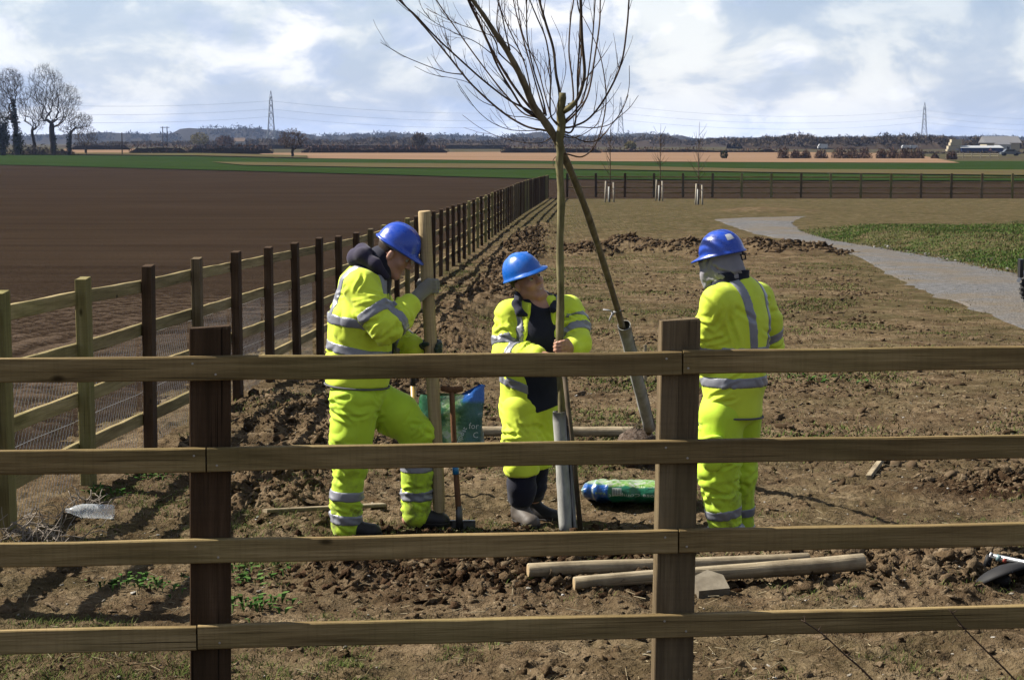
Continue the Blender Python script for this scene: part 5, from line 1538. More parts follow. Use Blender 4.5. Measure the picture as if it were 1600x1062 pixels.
def leaning_tree():
    rs = np.random.default_rng(9)
    RB = G(996, 727)
    LY0, LY1 = RB[1], TREE_Y + .075
    yd = lambda py: np.interp(py, [-200, 240, 700], [LY1 - .9, LY1, LY0 - .02])
    base = np.array((RB[0], RB[1], RB[2]))
    t = thing('young_tree', base, 'bare young willow leaning against the upright tree, its rootball on the soil', 'tree')
    tr_px = [(1014, 676), (1008, 650), (985, 560), (968, 495), (944, 415), (918, 335), (897, 280), (882, 246), (868, 216), (848, 186), (834, 166)] + c1((1062, 590), (1010, 480), (920, 320), (850, 220), (780, 110), (700, 0), (640, -90))
    ww = [12, 12, 11, 11, 11, 11, 11, 11.5, 12, 11.5, 10.5, 10, 9, 8, 7, 6.2, 5.2, 4.2]
    P = [W(x, yy, yd(yy)) for x, yy in tr_px]; S = smooth_line(P, 4)
    r = np.interp(np.linspace(0, 1, len(S)), np.linspace(0, 1, len(ww)), ww) / 2 / 255
    mb = MB(); mb.tube(S, r * (1 + .06 * np.sin(np.arange(len(S)) * 1.7)), 10); mb.build('trunk', M_LEAN, t, True, base)
    tw = MB()
    def sh(pts, sl, w0, w1, n=6): shoot(t, base, pts, float(yd(pts[0][1])), sl, w0, w1, tw, rs, 'branch', n)
    K = [(868, 216), (848, 186)]
    sh([(848, 186), (834, 166)] + c1((1062, 600), (1010, 480), (920, 320), (850, 220), (780, 110), (700, 0)), -.1, 5, 3, 9)
    sh([(852, 192), (838, 178)] + c1((1062, 700), (940, 530), (820, 320), (730, 120), (670, 0)), .2, 8, 5, 9)
    sh([(850, 190)] + c1((1062, 760), (980, 640), (870, 450), (790, 250), (715, 100), (668, 0)), -.35, 6, 3.2, 8)
    sh([(866, 206), (846, 203)] + c1((1062, 870), (900, 770), (700, 590), (560, 420), (430, 260), (300, 110), (200, 0)), .3, 6.5, 2.8, 11)
    sh([(852, 190), (835, 178)] + c1((1062, 750), (950, 690), (780, 560), (600, 400), (450, 260), (310, 110), (190, 0)), -.3, 6, 2.6, 11)
    sh([(846, 184)] + c1((1062, 790), (960, 690), (850, 560), (700, 360), (580, 190), (450, 0)), .45, 4.5, 2.2, 10)
    sh(c1((628, 515), (540, 505), (450, 480), (250, 400), (150, 345), (65, 295)), .1, 3.2, 1.2, 4)
    sh([(850, 203), (838, 204)] + c1((1062, 905), (950, 895), (830, 845), (730, 760), (650, 650), (590, 560)), -.2, 3.0, 1.1, 4)
    sh([(866, 212), (850, 222), (836, 224)] + c1((1040, 985), (930, 960), (830, 925), (730, 870), (630, 795)), .25, 2.6, 1.0, 2)
    sh([(848, 190)] + c1((1062, 810), (960, 800), (860, 740), (700, 590), (580, 545), (420, 515), (300, 460)), -.45, 2.6, 1.0, 4)
    sh(c2((230, 690), (205, 600), (160, 400), (60, 180), (0, 40)), .2, 5, 2.4, 7)
    sh(c2((300, 740), (275, 620), (215, 430), (180, 250), (175, 100), (175, 0)), -.1, 5, 2.4, 6)
    sh(c2((290, 730), (245, 580), (190, 380), (150, 240), (110, 90), (90, 0)), .4, 4.5, 2.0, 7)
    sh(c2((250, 720), (180, 560), (90, 430), (0, 340)) + c1((860, 290), (760, 130), (690, 20)), -.2, 4.5, 2.0, 9)
    sh(c2((200, 660), (150, 520), (40, 280)) + c1((870, 190), (880, 0)), .15, 3.8, 2.0, 6)
    sh(c1((960, 350), (930, 230), (905, 110), (875, 0)), -.3, 4, 2.4, 5)
    sh(c1((1062, 420), (985, 330), (860, 260), (700, 200), (560, 150), (380, 60)), .4, 3, 1.2, 7)
    sh(c1((830, 370), (720, 290), (560, 220), (430, 150), (320, 70)), -.4, 2.4, 1.0, 6)
    sh(c1((600, 470), (560, 360), (500, 240), (460, 130)), .4, 2.2, .9, 4)
    sh(c2((310, 760), (360, 700), (300, 560), (270, 420), (110, 240), (20, 60)), .5, 2.6, 1.0, 6)
    o = tw.build('twigs', M_SHOOT, t, True, base); o['kind'] = 'stuff'
    guard_tube('tree_guard', t, base, W(1015, 668, yd(672)), W(975, 508, yd(508)), .043, M_GUARD, (.75, -.55, .3))
    # rootball
    n = 30; V = []; F = []
    for j in range(16):
        th = math.pi * (j + .5) / 16
        for i in range(n):
            a = 2 * math.pi * i / n; V.append((math.sin(th) * math.cos(a), math.sin(th) * math.sin(a), math.cos(th)))
    V = np.array(V); F = [[j * n + i, j * n + (i + 1) % n, (j + 1) * n + (i + 1) % n, (j + 1) * n + i] for j in range(15) for i in range(n)] + [list(range(n)), [15 * n + i for i in range(n - 1, -1, -1)]]
    rad = 1 + .16 * fbm3(V * 2.5 + 4, 3, 3) + .07 * fbm3(V * 9, 2, 8)
    V = V * rad[:, None] * np.array((.165, .16, .155)); V[:, 2] = np.maximum(V[:, 2], -.13)
    m = mat('rootball_soil', (.08, .06, .045), .95, .1); q = NT(m); p = q.coord('Object'); nn = q.noise(p, 30, 5, .7)
    q.color(q.ramp(nn, [(.3, (.02, .014, .010)), (.5, (.06, .043, .032)), (.7, (.12, .10, .085))])); q.bump(nn, .9, .02)
    link('rootball', mesh_np('rootball', V + np.array((0.004, 0, .125)), F, m, True), t)
    hb = MB()
    for k in range(70):
        a = rs.uniform(0, 6.28); th = rs.uniform(.15, 1.6); d = np.array((math.sin(th) * math.cos(a), math.sin(th) * math.sin(a), math.cos(th)))
        p0 = d * .165 + np.array((0, 0, .125)); hb.tube([p0, p0 + d * .02 + rs.normal(size=3) * .012, p0 + d * .03 + rs.normal(size=3) * .03], [.0014, .0011, .0007], 3, False)
    hb.build('root_hair', mat('root', (.14, .115, .085), .9, .1), t)['kind'] = 'stuff'
    # white tie
    c = W(962, 487, yd(487)); mb = MB()
    ring = [c + .026 * np.array((math.cos(a), math.sin(a) * .9, .25 * math.cos(a))) for a in np.linspace(0, 6.28, 14)]; mb.tube(ring, .006, 6)
    mb.tube([c + (-.02, -.03, .0), c + (-.045, -.035, .012), c + (-.085, -.03, .016)], .005, 5); mb.tube([c + (-.015, -.03, 0), c + (-.03, -.035, -.025), c + (-.042, -.035, -.055)], .006, 5)
    mb.tube([c + (.0, -.03, 0), c + (.01, -.035, .01), c + (.03, -.03, .012)], .006, 5)
    mb.build('tie', mat('white_tie', (.24, .24, .25), .7, .2), t, True, base)
upright_tree()
leaning_tree()

# ------------------------------------------------------------------ poles, planks, tools
def log_thing(name, a, b, ra, rb, mt, label, cat, group=None, sag=0.0, rest=True):
    a = np.asarray(a, float); b = np.asarray(b, float)
    L = np.linalg.norm(b - a); n = 14
    x = np.linspace(0, L, n); rr = np.interp(x, [0, L], [ra, rb]) * (1 + .02 * np.sin(x * 7.3) + .012 * np.sin(x * 19))
    P = np.stack([x, .006 * np.sin(x * 2.1), .005 * np.sin(x * 3.3 + 1)], 1)
    P = np.concatenate([[P[0] - (.0, 0, 0)], P, [P[-1]]]); rr = np.concatenate([[rr[0] * .93], rr, [rr[-1] * .93]]); P[0, 0] -= .004; P[-1, 0] += .004
    mb = MB(); mb.tube(P, rr, 16)
    t = thing(name, a, label, cat, group)
    o = mb.build('shaft', mt, t, True); aim(o, a - a, b - a)
    e = MB()
    for s, r in ((-1, ra), (1, rb)):
        e = MB(); xx = -.0045 if s < 0 else L + .0045
        e.lathe([(r * .90, 0), (r * .55, .0012), (.0008, .0015)], 14, rot('Y', R(90 if s > 0 else -90)), (xx, 0, 0))
        q = e.build('cut_end', M_ENDGRAIN, t); aim(q, a - a, b - a)
    return t
def m_end():
    m = mat('end_grain', (.3, .22, .12), .85, .1); t = NT(m); p = t.coord('Object')
    w = t.n('ShaderNodeTexWave', _wave_type='RINGS', _rings_direction='X', Vector=p, Scale=60.0, Distortion=2.0, Detail=2.0).outputs['Fac']
    t.color(t.ramp(w, [(.2, (.17, .12, .065)), (.8, (.30, .225, .13))])); return m
M_ENDGRAIN = m_end()
def poles():
    # pole the workman holds, pointed end in the soil
    b = POLE_B.copy(); b[2] = zg1(b[0], b[1]) - .10
    t = thing('round_pole', np.array((b[0], b[1], zg1(b[0], b[1]))), 'thick peeled round pole standing upright in the gloved grip of the hooded workman', 'pole')
    L = np.linalg.norm(POLE_A - b); x = np.linspace(0, L, 16)
    rr = np.interp(x, [0, .12, .3, L], [.012, .030, .0375, .0365]) * (1 + .012 * np.sin(x * 8))
    P = np.stack([x, .003 * np.sin(x * 3), .003 * np.sin(x * 2.1 + 1)], 1); P = np.concatenate([P, [P[-1] + (.005, 0, 0)]]); rr = np.append(rr, rr[-1] * .88)
    mb = MB(); mb.tube(P, rr, 20); o = mb.build('shaft', M_POLE_HELD, t, True)
    d = Vector([float(v) for v in POLE_A - b]).normalized()
    o.rotation_euler = d.to_track_quat('X', 'Z').to_euler(); o.location = [float(v) for v in (b - np.array(t.location))]
    e = MB(); e.lathe([(.031, 0), (.02, .0012), (.0008, .0015)], 16, rot('Y', R(90)), (L + .0052, 0, 0)); q = e.build('cut_end', M_ENDGRAIN, t)
    q.rotation_euler = o.rotation_euler; q.location = o.location
    up = lambda p, r: np.array((p[0], p[1], p[2] + r))
    a, b = G(826, 911), G(1262, 886); r = .036
    log_thing('round_pole', up(a, r + .012), up(b, .034 + .01), r, .033, M_POLE, 'peeled round pole lying on the soil, its cut end by the dug earth', 'pole', 'loose poles on the soil')
    a, b = G(898, 922), G(1348, 879); r = .034
    log_thing('round_pole', up(a, r + .022), up(b, .040 + .02), .032, .044, M_POLE, 'peeled round pole lying slantwise nearest the near fence, thick end on clods', 'pole', 'loose poles on the soil')
    a, b = G(742, 686), G(990, 685); r = .040
    log_thing('round_pole', up(a, r + .015), up(b, r + .012), r, .042, M_POLE, 'peeled round pole lying behind the smiling man and rootball', 'pole', 'loose poles on the soil')
    # lath between the legs of the hooded man, peg, marker stake
    def plank(name, a, b, w, h, mt, label, cat, tilt=0.0):
        a = np.asarray(a); b = np.asarray(b); L = np.linalg.norm(b - a)
        me = rail_mesh(name, L, h, w, mt, .004, 3); o = link(name, me); aim(o, a, b); return tag(o, label, cat)
    a, b = G(414, 803), G(600, 794)
    plank('lath', up(a, .022), up(b, .024), .05, .022, M_POLE, 'thin sawn lath lying on the soil behind the hooded workman', 'wood')
    a, b = G(1357, 749), G(1387, 718)
    plank('wooden_peg', up(a, .016), up(b, .07), .04, .035, M_POLE, 'short pale wooden peg lying in open grass to the right', 'peg')
    p = G(1008, 596)
    me = post_mesh('marker_stake', .032, .025, .40, M_POLE); o = link('marker_stake', me, None, p); tag(o, 'thin pale marker stake standing behind the leaning tree', 'stake')
    p = G(1110, 926)
    V = np.array([(-.085, -.06, .0), (.05, -.085, 0), (.075, .03, 0), (.03, .095, 0), (-.06, .06, 0)]); k = len(V)
    V2 = V * .97 + (0, 0, .028); mb = MB(); mb.add(np.concatenate([V - (0, 0, .03), V2]), [[i, (i + 1) % k, k + (i + 1) % k, k + i] for i in range(k)] + [list(range(k, 2 * k)), list(range(k - 1, -1, -1))])
    m = mat('pale_stone', (.1, .085, .06), .9, .2); q = NT(m); q.color(q.ramp(q.noise(q.coord(), 14, 5, .6), [(.3, (.07, .058, .04)), (.7, (.125, .108, .08))])); q.bump(q.noise(q.coord(), 40, 4, .6), .4, .006)
    o = mb.build('flat_stone', m, None, False, None, up(p, .028)); o.rotation_euler = (R(16), R(-6), R(20)); o.scale = (1.15, 1.15, 1.0)
    tag(o, 'flat pale stone slab lying beside the near fence post', 'stone')
poles()

M_ASH = m_wood('worn_ash_handle', (.06, .03, .016), (.12, .062, .033), (.18, .10, .056), 'Z', 0, .05)
M_STEEL = mat('dull_steel', (.07, .068, .065), .45, .5, Metallic=.8)
def spade():
    b = G(722, 829); y = b[1]
    a = W(706, 612, y + .04)
    org = b.copy(); t = thing('spade', org, 'wooden T handled spade with a blue taped shaft stuck in the soil', 'spade')
    S = smooth_line([a, W(709, 680, y + .02), W(713, 745, y), W(717, 800, y)], 4)
    mb = MB(); mb.tube(S, np.linspace(.0155, .0175, len(S)), 12); mb.build('shaft', M_ASH, t, True, org)
    mb = MB(); c = a + (0.004, 0, .018); mb.tube([c + (-.068, .004, .004), c + (-.06, .003, .002), c + (-.02, 0, -.006), c + (.02, 0, -.006), c + (.055, -.003, 0), c + (.062, -.004, 0)], [.012, .0175, .019, .019, .0175, .012], 12); mb.build('handle', M_ASH, t, True, org)
    mb = MB(); q = W(712, 735, y); mb.tube([q + (-.0015, 0, .025), q + (.001, 0, -.02)], [.0195, .0195], 14); mb.build('blue_tape', mat('blue_tape', (.004, .10, .22), .4, .4), t, True, org)
    # socket and blade
    s0 = W(717, 790, y); s1 = W(718, 826, y)
    mb = MB(); mb.tube([s0, s1], [.0185, .022], 12); mb.build('socket', M_STEEL, t, True, org)
    mb = MB(); w = .09; V = []; n = 9
    for j in range(6):
        for i in range(n):
            u = -1 + 2 * i / (n - 1); z = .055 - j * .055
            V.append((u * w * (1 - .03 * j) , .02 * u * u - .004 * j + .012, z))
    F = [[j * n + i, j * n + i + 1, (j + 1) * n + i + 1, (j + 1) * n + i] for j in range(5) for i in range(n - 1)]
    V = np.array(V); V = np.concatenate([V, V + (0, .004, 0)]); k = 6 * n; F += [[k + f[3], k + f[2], k + f[1], k + f[0]] for f in F]
    F += [[i + 1, i, k + i, k + i + 1] for i in range(n - 1)] + [[(j) * n, (j + 1) * n, k + (j + 1) * n, k + j * n] for j in range(5)] + [[(j + 1) * n + n - 1, j * n + n - 1, k + j * n + n - 1, k + (j + 1) * n + n - 1] for j in range(5)]
    mb.add(V + (s1[0] - org[0] + .004, 0, 0), F); mb.box((s1[0] - org[0] + .004, .012, .058), (.17, .024, .006)); mb.build('blade', M_STEEL, t, False)
spade()
def yellow_tool():
    b = G(652, 772); org = b.copy(); y = b[1]
    t = thing('shovel', org, 'yellow shafted shovel with dark grip standing behind the bent knee', 'shovel')
    A = W(645, 566, y + .02); c = W(645.5, 603, y + .015)
    mb = MB(); mb.tube([c, (c + b) / 2, b + (0, 0, .12)], .0185, 12); mb.build('shaft', mat('yellow_fibreglass', (.27, .175, .035), .45, .4), t, True, org)
    mb = MB(); mb.tube([A, c], [.0165, .0165], 12); mb.tube([A + (-.05, 0, .0), A + (.05, 0, .0)], .015, 10); mb.build('grip', mat('black_grip', (.012, .012, .013), .6, .3), t, True, org)
    V = []; n = 7
    for j in range(6):
        for i in range(n): u = -1 + 2 * i / (n - 1); V.append((u * .11 * (1 - .06 * max(0, j - 3)), .03 * u * u, .14 - j * .05))
    V = np.array(V); F = [[j * n + i, j * n + i + 1, (j + 1) * n + i + 1, (j + 1) * n + i] for j in range(5) for i in range(n - 1)]
    k = len(V); V = np.concatenate([V, V + (0, .004, 0)]); F += [[k + f[3], k + f[2], k + f[1], k + f[0]] for f in F]
    mb = MB(); mb.add(V, F); mb.build('blade', M_STEEL, t)
yellow_tool()

# ------------------------------------------------------------------ compost bags
def bag_surface(a, b, c, seed, crumple=.014, flop=0.0):
    def S(u, v, off=0.0):
        u = np.asarray(u, float); v = np.asarray(v, float)
        e = np.clip(np.abs(u), 0, 1)
        kz = (1 - e ** 7) ** .75 * .93 + .07; ky = 1 - .10 * e ** 6
        cs, sn = np.cos(v), np.sin(v)
        y = np.sign(cs) * np.abs(cs) ** .62 * (b * ky + off); z = np.sign(sn) * np.abs(sn) ** .72 * (c * kz + off)
        P = np.stack([a * u + 0 * v, y, z], -1).reshape(-1, 3)
        d = crumple * fbm3(P * 9 + seed, 3, seed) + crumple * .7 * (1 - 2 * np.abs(fbm3(P * np.array((14, 5, 5)) + seed * 2, 2, seed + 3))) * (.4 + e.ravel() ** 3 * 1.3 if e.size == P.shape[0] else .6)
        N = P / np.array((a * 3, b, c)) ; N /= np.linalg.norm(N, axis=1)[:, None] + 1e-9
        return P + N * d[:, None] * np.array((.3, 1, 1))
    return S
def text_mesh(s, size):
    cu = bpy.data.curves.new('t', 'FONT'); cu.body = s; cu.size = size; cu.resolution_u = 2
    o = bpy.data.objects.new('t', cu); COL.objects.link(o)
    dg = bpy.context.evaluated_depsgraph_get(); me = bpy.data.meshes.new_from_object(o.evaluated_get(dg))
    V = np.array([v.co[:] for v in me.vertices]); F = [list(p.vertices) for p in me.polygons]
    bpy.data.objects.remove(o); bpy.data.meshes.remove(me); bpy.data.curves.remove(cu)
    return V, F
def densify(V, F, lim):
    import bmesh
    bm = bmesh.new(); vs = [bm.verts.new(v) for v in V]
    for f in F:
        try: bm.faces.new([vs[i] for i in f])
        except ValueError: pass
    bmesh.ops.triangulate(bm, faces=bm.faces[:])
    for _ in range(3):
        es = [e for e in bm.edges if e.calc_length() > lim]
        if not es: break
        bmesh.ops.subdivide_edges(bm, edges=es, cuts=1)
        bmesh.ops.triangulate(bm, faces=bm.faces[:])
    bm.verts.index_update(); V = np.array([v.co[:] for v in bm.verts]); F = [[v.index for v in f.verts] for f in bm.faces]; bm.free()
    return V, F
def m_bag(name, upright=False):
    m = mat(name, (.02, .12, .05), .32, .5); t = NT(m); p = t.coord('Object'); x, y, z = t.xyz(p)
    n = t.noise(p, 9, 5, .65); n2 = t.noise(p, 22, 4, .6, 1.0)
    if not upright:
        photo = t.ramp(n2, [(.32, (.035, .10, .015)), (.45, (.10, .20, .03)), (.54, (.17, .21, .12)), (.66, (.24, .26, .24)), (.75, (.13, .11, .10))])
        front = t.math('ADD', z, t.math('MULTIPLY', n, .05))
        col = t.mix(t.ramp(t.math('MULTIPLY_ADD', front, 4.0, .34), [(.52, 0), (.56, 1)]), (.006, .095, .052), photo)
        # blue end with a white swoosh
        e = t.math('ADD', x, t.math('MULTIPLY', t.math('MULTIPLY', z, z), -4.0)); e = t.math('ADD', e, t.math('MULTIPLY', n, .02))
        col = t.mix(t.math('MULTIPLY', t.ramp(t.math('MULTIPLY_ADD', e, 1.0, .5), [(.325, 1), (.335, 0)]), t.ramp(t.math('MULTIPLY_ADD', front, 4.0, .34), [(.56, 1), (.62, 0)])), col, (.002, .045, .19))
        col = t.mix(t.ramp(t.math('MULTIPLY_ADD', e, 1.0, .5), [(.228, 0), (.232, 1), (.238, 1), (.243, 0)]), col, (.2, .24, .25))
        col = t.mix(t.ramp(t.math('MULTIPLY_ADD', x, 1.0, .5), [(.16, 1), (.175, 0)]), col, t.ramp(n2, [(.4, (.01, .09, .05)), (.6, (.2, .24, .23))]))
        col = t.mix(t.ramp(t.math('MULTIPLY_ADD', front, 4.0, .42), [(.80, 0), (.86, .7)]), col, t.ramp(n, [(.4, (.06, .16, .02)), (.6, (.14, .24, .07))]))
    else:
        col = t.mix(t.ramp(t.math('MULTIPLY_ADD', x, 1.0, t.math('MULTIPLY_ADD', y, .6, .5)), [(.52, 0), (.60, 1)]), (.006, .06, .018), (.003, .055, .045))
        col = t.mix(t.math('MULTIPLY', t.ramp(t.math('ADD', z, t.math('MULTIPLY', n, .06)), [(.44, 0), (.47, 1)]), t.ramp(t.math('MULTIPLY_ADD', x, 1.0, .5), [(.58, 0), (.60, 1)])), col, (.003, .065, .26))
        bandv = t.math('MULTIPLY_ADD', x, 1.0, t.math('MULTIPLY_ADD', n, .25, .38))
        col = t.mix(t.ramp(bandv, [(.46, 0), (.49, 1), (.56, 1), (.60, 0)]), col, t.ramp(n2, [(.38, (.04, .14, .02)), (.5, (.15, .23, .09)), (.66, (.22, .25, .20))]))
        col = t.mix(t.ramp(n2, [(.68, 0), (.74, .7)]), col, (.2, .23, .22))
    t.color(col); t.bump(t.noise(p, 16, 4, .6, .6), .5, .02)
    return m
M_PRINT = mat('bag_white_print', (.30, .34, .32), .5, .2)
def lying_bag():
    A = G(905, 791); B = G(1090, 800); c = (A + B) / 2
    a = .345; ht = .066; S = bag_surface(a, .21, ht, 3, .022)
    org = np.array((c[0], c[1] + .15, zg1(c[0], c[1] + .1)))
    nu, nv = 60, 44; U, Vv = np.meshgrid(np.linspace(-1, 1, nu), np.linspace(0, 2 * math.pi, nv, endpoint=False)); P = S(U.ravel(), Vv.ravel())
    i = np.arange(nu * nv).reshape(nv, nu); F = np.stack([i, np.roll(i, -1, 1), np.roll(np.roll(i, -1, 1), -1, 0), np.roll(i, -1, 0)], -1)[:, :-1].reshape(-1, 4)
    t = thing('compost_bag', org, 'full plastic compost bag lying flat, green with blue end and upside-down lettering', 'bag')
    lift = ht + .012; M = rot('Z', R(-4)) @ rot('X', R(-10))
    put = lambda P: P @ M.T + (0, 0, lift)
    ob = link('bag', mesh_np('bag', P, F, m_bag('compost_bag_plastic'), True), t, (0, 0, lift)); ob.rotation_euler = Matrix(M).to_euler()
    # lettering on the side towards the camera (v about pi..1.5 pi: y negative), upside down
    def decal(s, size, x0, v0, mt, nm):
        Vt, Ft = densify(*text_mesh(s, size), .02)
        u = (x0 - Vt[:, 0]) / a; v = v0 + Vt[:, 1] / .13
        link(nm, mesh_np(nm, put(S(u, v, .003)), [f[::1] for f in Ft], mt), t)
    decal('Multi-Purpose Compost', .052, .335, 3.30, M_PRINT, 'lettering')
    decal('for all round garden use', .018, .25, 2.92, M_PRINT, 'lettering')
    decal('Value', .03, -.19, 3.20, mat('lime_print', (.16, .22, .02), .5, .3), 'lettering')
    n = 8; uu, vv = np.meshgrid(np.linspace(-.44, -.27, n), np.linspace(2.98, 3.44, n)); i = np.arange(n * n).reshape(n, n)
    Fq = np.stack([i[:-1, :-1], i[:-1, 1:], i[1:, 1:], i[1:, :-1]], -1).reshape(-1, 4)
    link('printed_panel', mesh_np('printed_panel', put(S(uu.ravel(), vv.ravel(), .003)), Fq, M_PRINT, True), t)
    for k in range(5):
        uu, vv = np.meshgrid(np.linspace(-.425 + .03 * k, -.412 + .03 * k, 3), np.linspace(3.06, 3.36, 5)); i = np.arange(15).reshape(5, 3)
        Fq = np.stack([i[:-1, :-1], i[:-1, 1:], i[1:, 1:], i[1:, :-1]], -1).reshape(-1, 4)
        link('printed_bar', mesh_np('printed_bar', put(S(uu.ravel(), vv.ravel(), .005)), Fq, mat('grey_print', (.05, .06, .07), .5, .3), True), t)
lying_bag()
def standing_bag():
    b = G(702, 716); org = b.copy(); sc = b[1] / F_PX
    W_, H_ = 104 * sc, 118 * sc
    nu, nv = 44, 48; V = []
    for j in range(nv):
        z = j / (nv - 1)
        for i in range(nu):
            a = 2 * math.pi * i / nu
            rx = W_ / 2 * (1.0 - .10 * z) * np.sign(math.cos(a)) * abs(math.cos(a)) ** .7; ry = .13 * (1 - .75 * z ** 2.2) * np.sign(math.sin(a)) * abs(math.sin(a)) ** .8
            top = 1.0 - .13 * (1 - sstep(-.4, .45, math.cos(a))) - .08 * math.exp(-((math.cos(a) - .15) / .25) ** 2)
            V.append((rx + .03 * z * z, ry, z * H_ * (top if z > .5 else 1 + (top - 1) * z * 2)))
    V = np.array(V); nrm = V * (1, 1, 0); nrm /= np.linalg.norm(nrm, axis=1)[:, None] + 1e-9
    zz = V[:, 2] / H_
    d = .018 * fbm3(V * 8 + 2, 3, 4) + .026 * (1 - 2 * np.abs(fbm3(V * np.array((11, 9, 4)) + 7, 2, 14))) * (.35 + zz)
    V = V + nrm * d[:, None]; V[:, 2] += .03 * fbm3(V * 12, 2, 3) * sstep(.75, 1, zz)
    i = np.arange(nu * nv).reshape(nv, nu); F = np.stack([i[:-1], np.roll(i, -1, 1)[:-1], np.roll(i, -1, 1)[1:], i[1:]], -1).reshape(-1, 4)
    t = thing('compost_bag', org, 'opened green and blue compost bag standing upright behind the spade handle', 'bag')
    V[:, 2] -= .012
    link('bag', mesh_np('bag', V, F, m_bag('opened_bag_plastic', True), True), t)
    me = V.reshape(nv, nu, 3)
    # spilling soil inside
    mb = MB(); mb.lathe([(W_ * .42, H_ * .62), (W_ * .3, H_ * .66), (.001, H_ * .68)], 20, np.diag((1, .4, 1))); mb.build('soil_fill', M_SOIL, t)
    def lett(s, size, x, z, mt, tilt=0.0):
        Vt, Ft = text_mesh(s, size); c, s_ = math.cos(tilt), math.sin(tilt)
        X = x + Vt[:, 0] * c - Vt[:, 1] * s_; Z = z + Vt[:, 0] * s_ + Vt[:, 1] * c
        # drop the letters on the bag's front
        Y = []
        fr = V[(V[:, 1] < .02)]
        for xx, z_ in zip(X, Z):
            d2 = (fr[:, 0] - xx) ** 2 + (fr[:, 2] - z_) ** 2; k = np.argsort(d2)[:6]; Y.append(fr[k, 1].min() - .006)
        link('lettering', mesh_np('lettering', np.stack([X, np.array(Y), Z], 1), Ft, mt), t)
    lett('for', .062, W_ * .30, H_ * .42, M_PRINT, -.03)
    lett('Compost', .05, W_ * .10, H_ * .12, M_PRINT, 1.1)
    lett('C', .06, W_ * .36, H_ * .30, M_PRINT, -.03)
standing_bag()

# ------------------------------------------------------------------ litter and dry stalks
def bottle():
    p = G(143, 817); r = .044; org = p.copy()
    t = thing('plastic_bottle', org, 'crushed clear ribbed plastic bottle lying near the fence post', 'bottle')
    prof = []
    L = .285
    for k in range(60):
        x = L * k / 59
        rr = np.interp(x, [0, .012, .03, .19, .235, .262, .268, L], [r * .80, r * .98, r, r, r * .62, .015, .0135, .0135])
        if .05 < x < .17: rr *= 1 - .05 * (0.5 + .5 * math.cos(x * 2 * math.pi / .016))
        prof.append((rr, x))
    mb = MB(); mb.lathe(prof + [(max(.001, q[0] - .0012), q[1]) for q in prof[::-1]], 28, None, (0, 0, 0), False)
    V = mb.V[0]; V[:, 0] += .004 * fbm3(V * 22, 2, 3); V[:, 1] = V[:, 1] * (1 - .10 * np.exp(-((V[:, 2] - .13) / .04) ** 2))
    m = mat('clear_plastic', (.75, .8, .84), .12, .5); b = m.node_tree.nodes['Principled BSDF']
    b.inputs['Alpha'].default_value = .16; b.inputs['Transmission Weight'].default_value = .3; b.inputs['IOR'].default_value = 1.2
    o = link('body', mesh_np('body', V, mb.F, m, True), t, (.135, 0, r + .012)); o.rotation_euler = (R(10), R(-88), R(-8))
    e = MB(); e.lathe([(.001, .004), (r * .35, .008), (r * .72, 0), (r * .80, .001)], 24, None, (0, 0, 0), False); q = link('base', mesh_np('base', e.V[0], e.F, m, True), t, o.location); q.rotation_euler = o.rotation_euler
bottle()
def stalks():
    rs = np.random.default_rng(3)
    k = lambda *pts: [(x / 5.9, 680 + y / 5.9) for x, y in pts]
    def plant(lines, base_px, label, extra, spread):
        b = G(*base_px); t = thing('dry_weed', b, label, 'plant', 'dead weed stalks by the long fence')
        for ln in lines:
            P = [W(x, y, b[1] + rs.uniform(-.04, .04)) for x, y in ln]
            mb = MB(); mb.tube(smooth_line(P, 4), np.linspace(.0055, .0028, (len(P) - 1) * 4 + 1), 6); mb.build('stalk', M_STALK, t, True, b)
        mb = MB()
        for i in range(extra):
            x0 = rs.uniform(-spread, spread); y0 = rs.uniform(-.15, .15)
            p = np.array((b[0] + x0, b[1] + y0, zg1(b[0] + x0, b[1] + y0))); d = unit(np.array((rs.normal() * .6, rs.normal() * .4, 1.0))); Q = [p]
            for j in range(6): d = unit(d + rs.normal(size=3) * .28 - np.array((0, 0, .12))); Q.append(Q[-1] + d * rs.uniform(.02, .05))
            mb.tube(smooth_line(Q, 2), .0024, 4, False)
        mb.build('fine_stems', M_STALK, t, True, b)['kind'] = 'stuff'
    plant([k((210, 985), (220, 860), (290, 780), (340, 700), (330, 655)), k((220, 860), (170, 820), (100, 795)), k((265, 850), (285, 910), (330, 945)), k((290, 970), (300, 900), (270, 840)), k((350, 960), (420, 900), (450, 850), (370, 820), (280, 800)), k((440, 965), (400, 900), (350, 860)), k((500, 960), (480, 890), (440, 850))],
          (60, 846), 'pale forked dead weed stalks beside the fence post base', 60, .22)
    plant([k((680, 750), (685, 640), (655, 560), (630, 510)), k((655, 560), (700, 580), (730, 650)), k((800, 660), (800, 600), (735, 570), (690, 480)), k((800, 600), (835, 560), (840, 500)), k((800, 660), (760, 690), (690, 730))],
          (125, 806), 'bent dead weed stalks rising behind the plastic bottle', 26, .14)
M_STALK = mat('dead_stalk', (.18, .155, .13), .9, .1)
stalks()

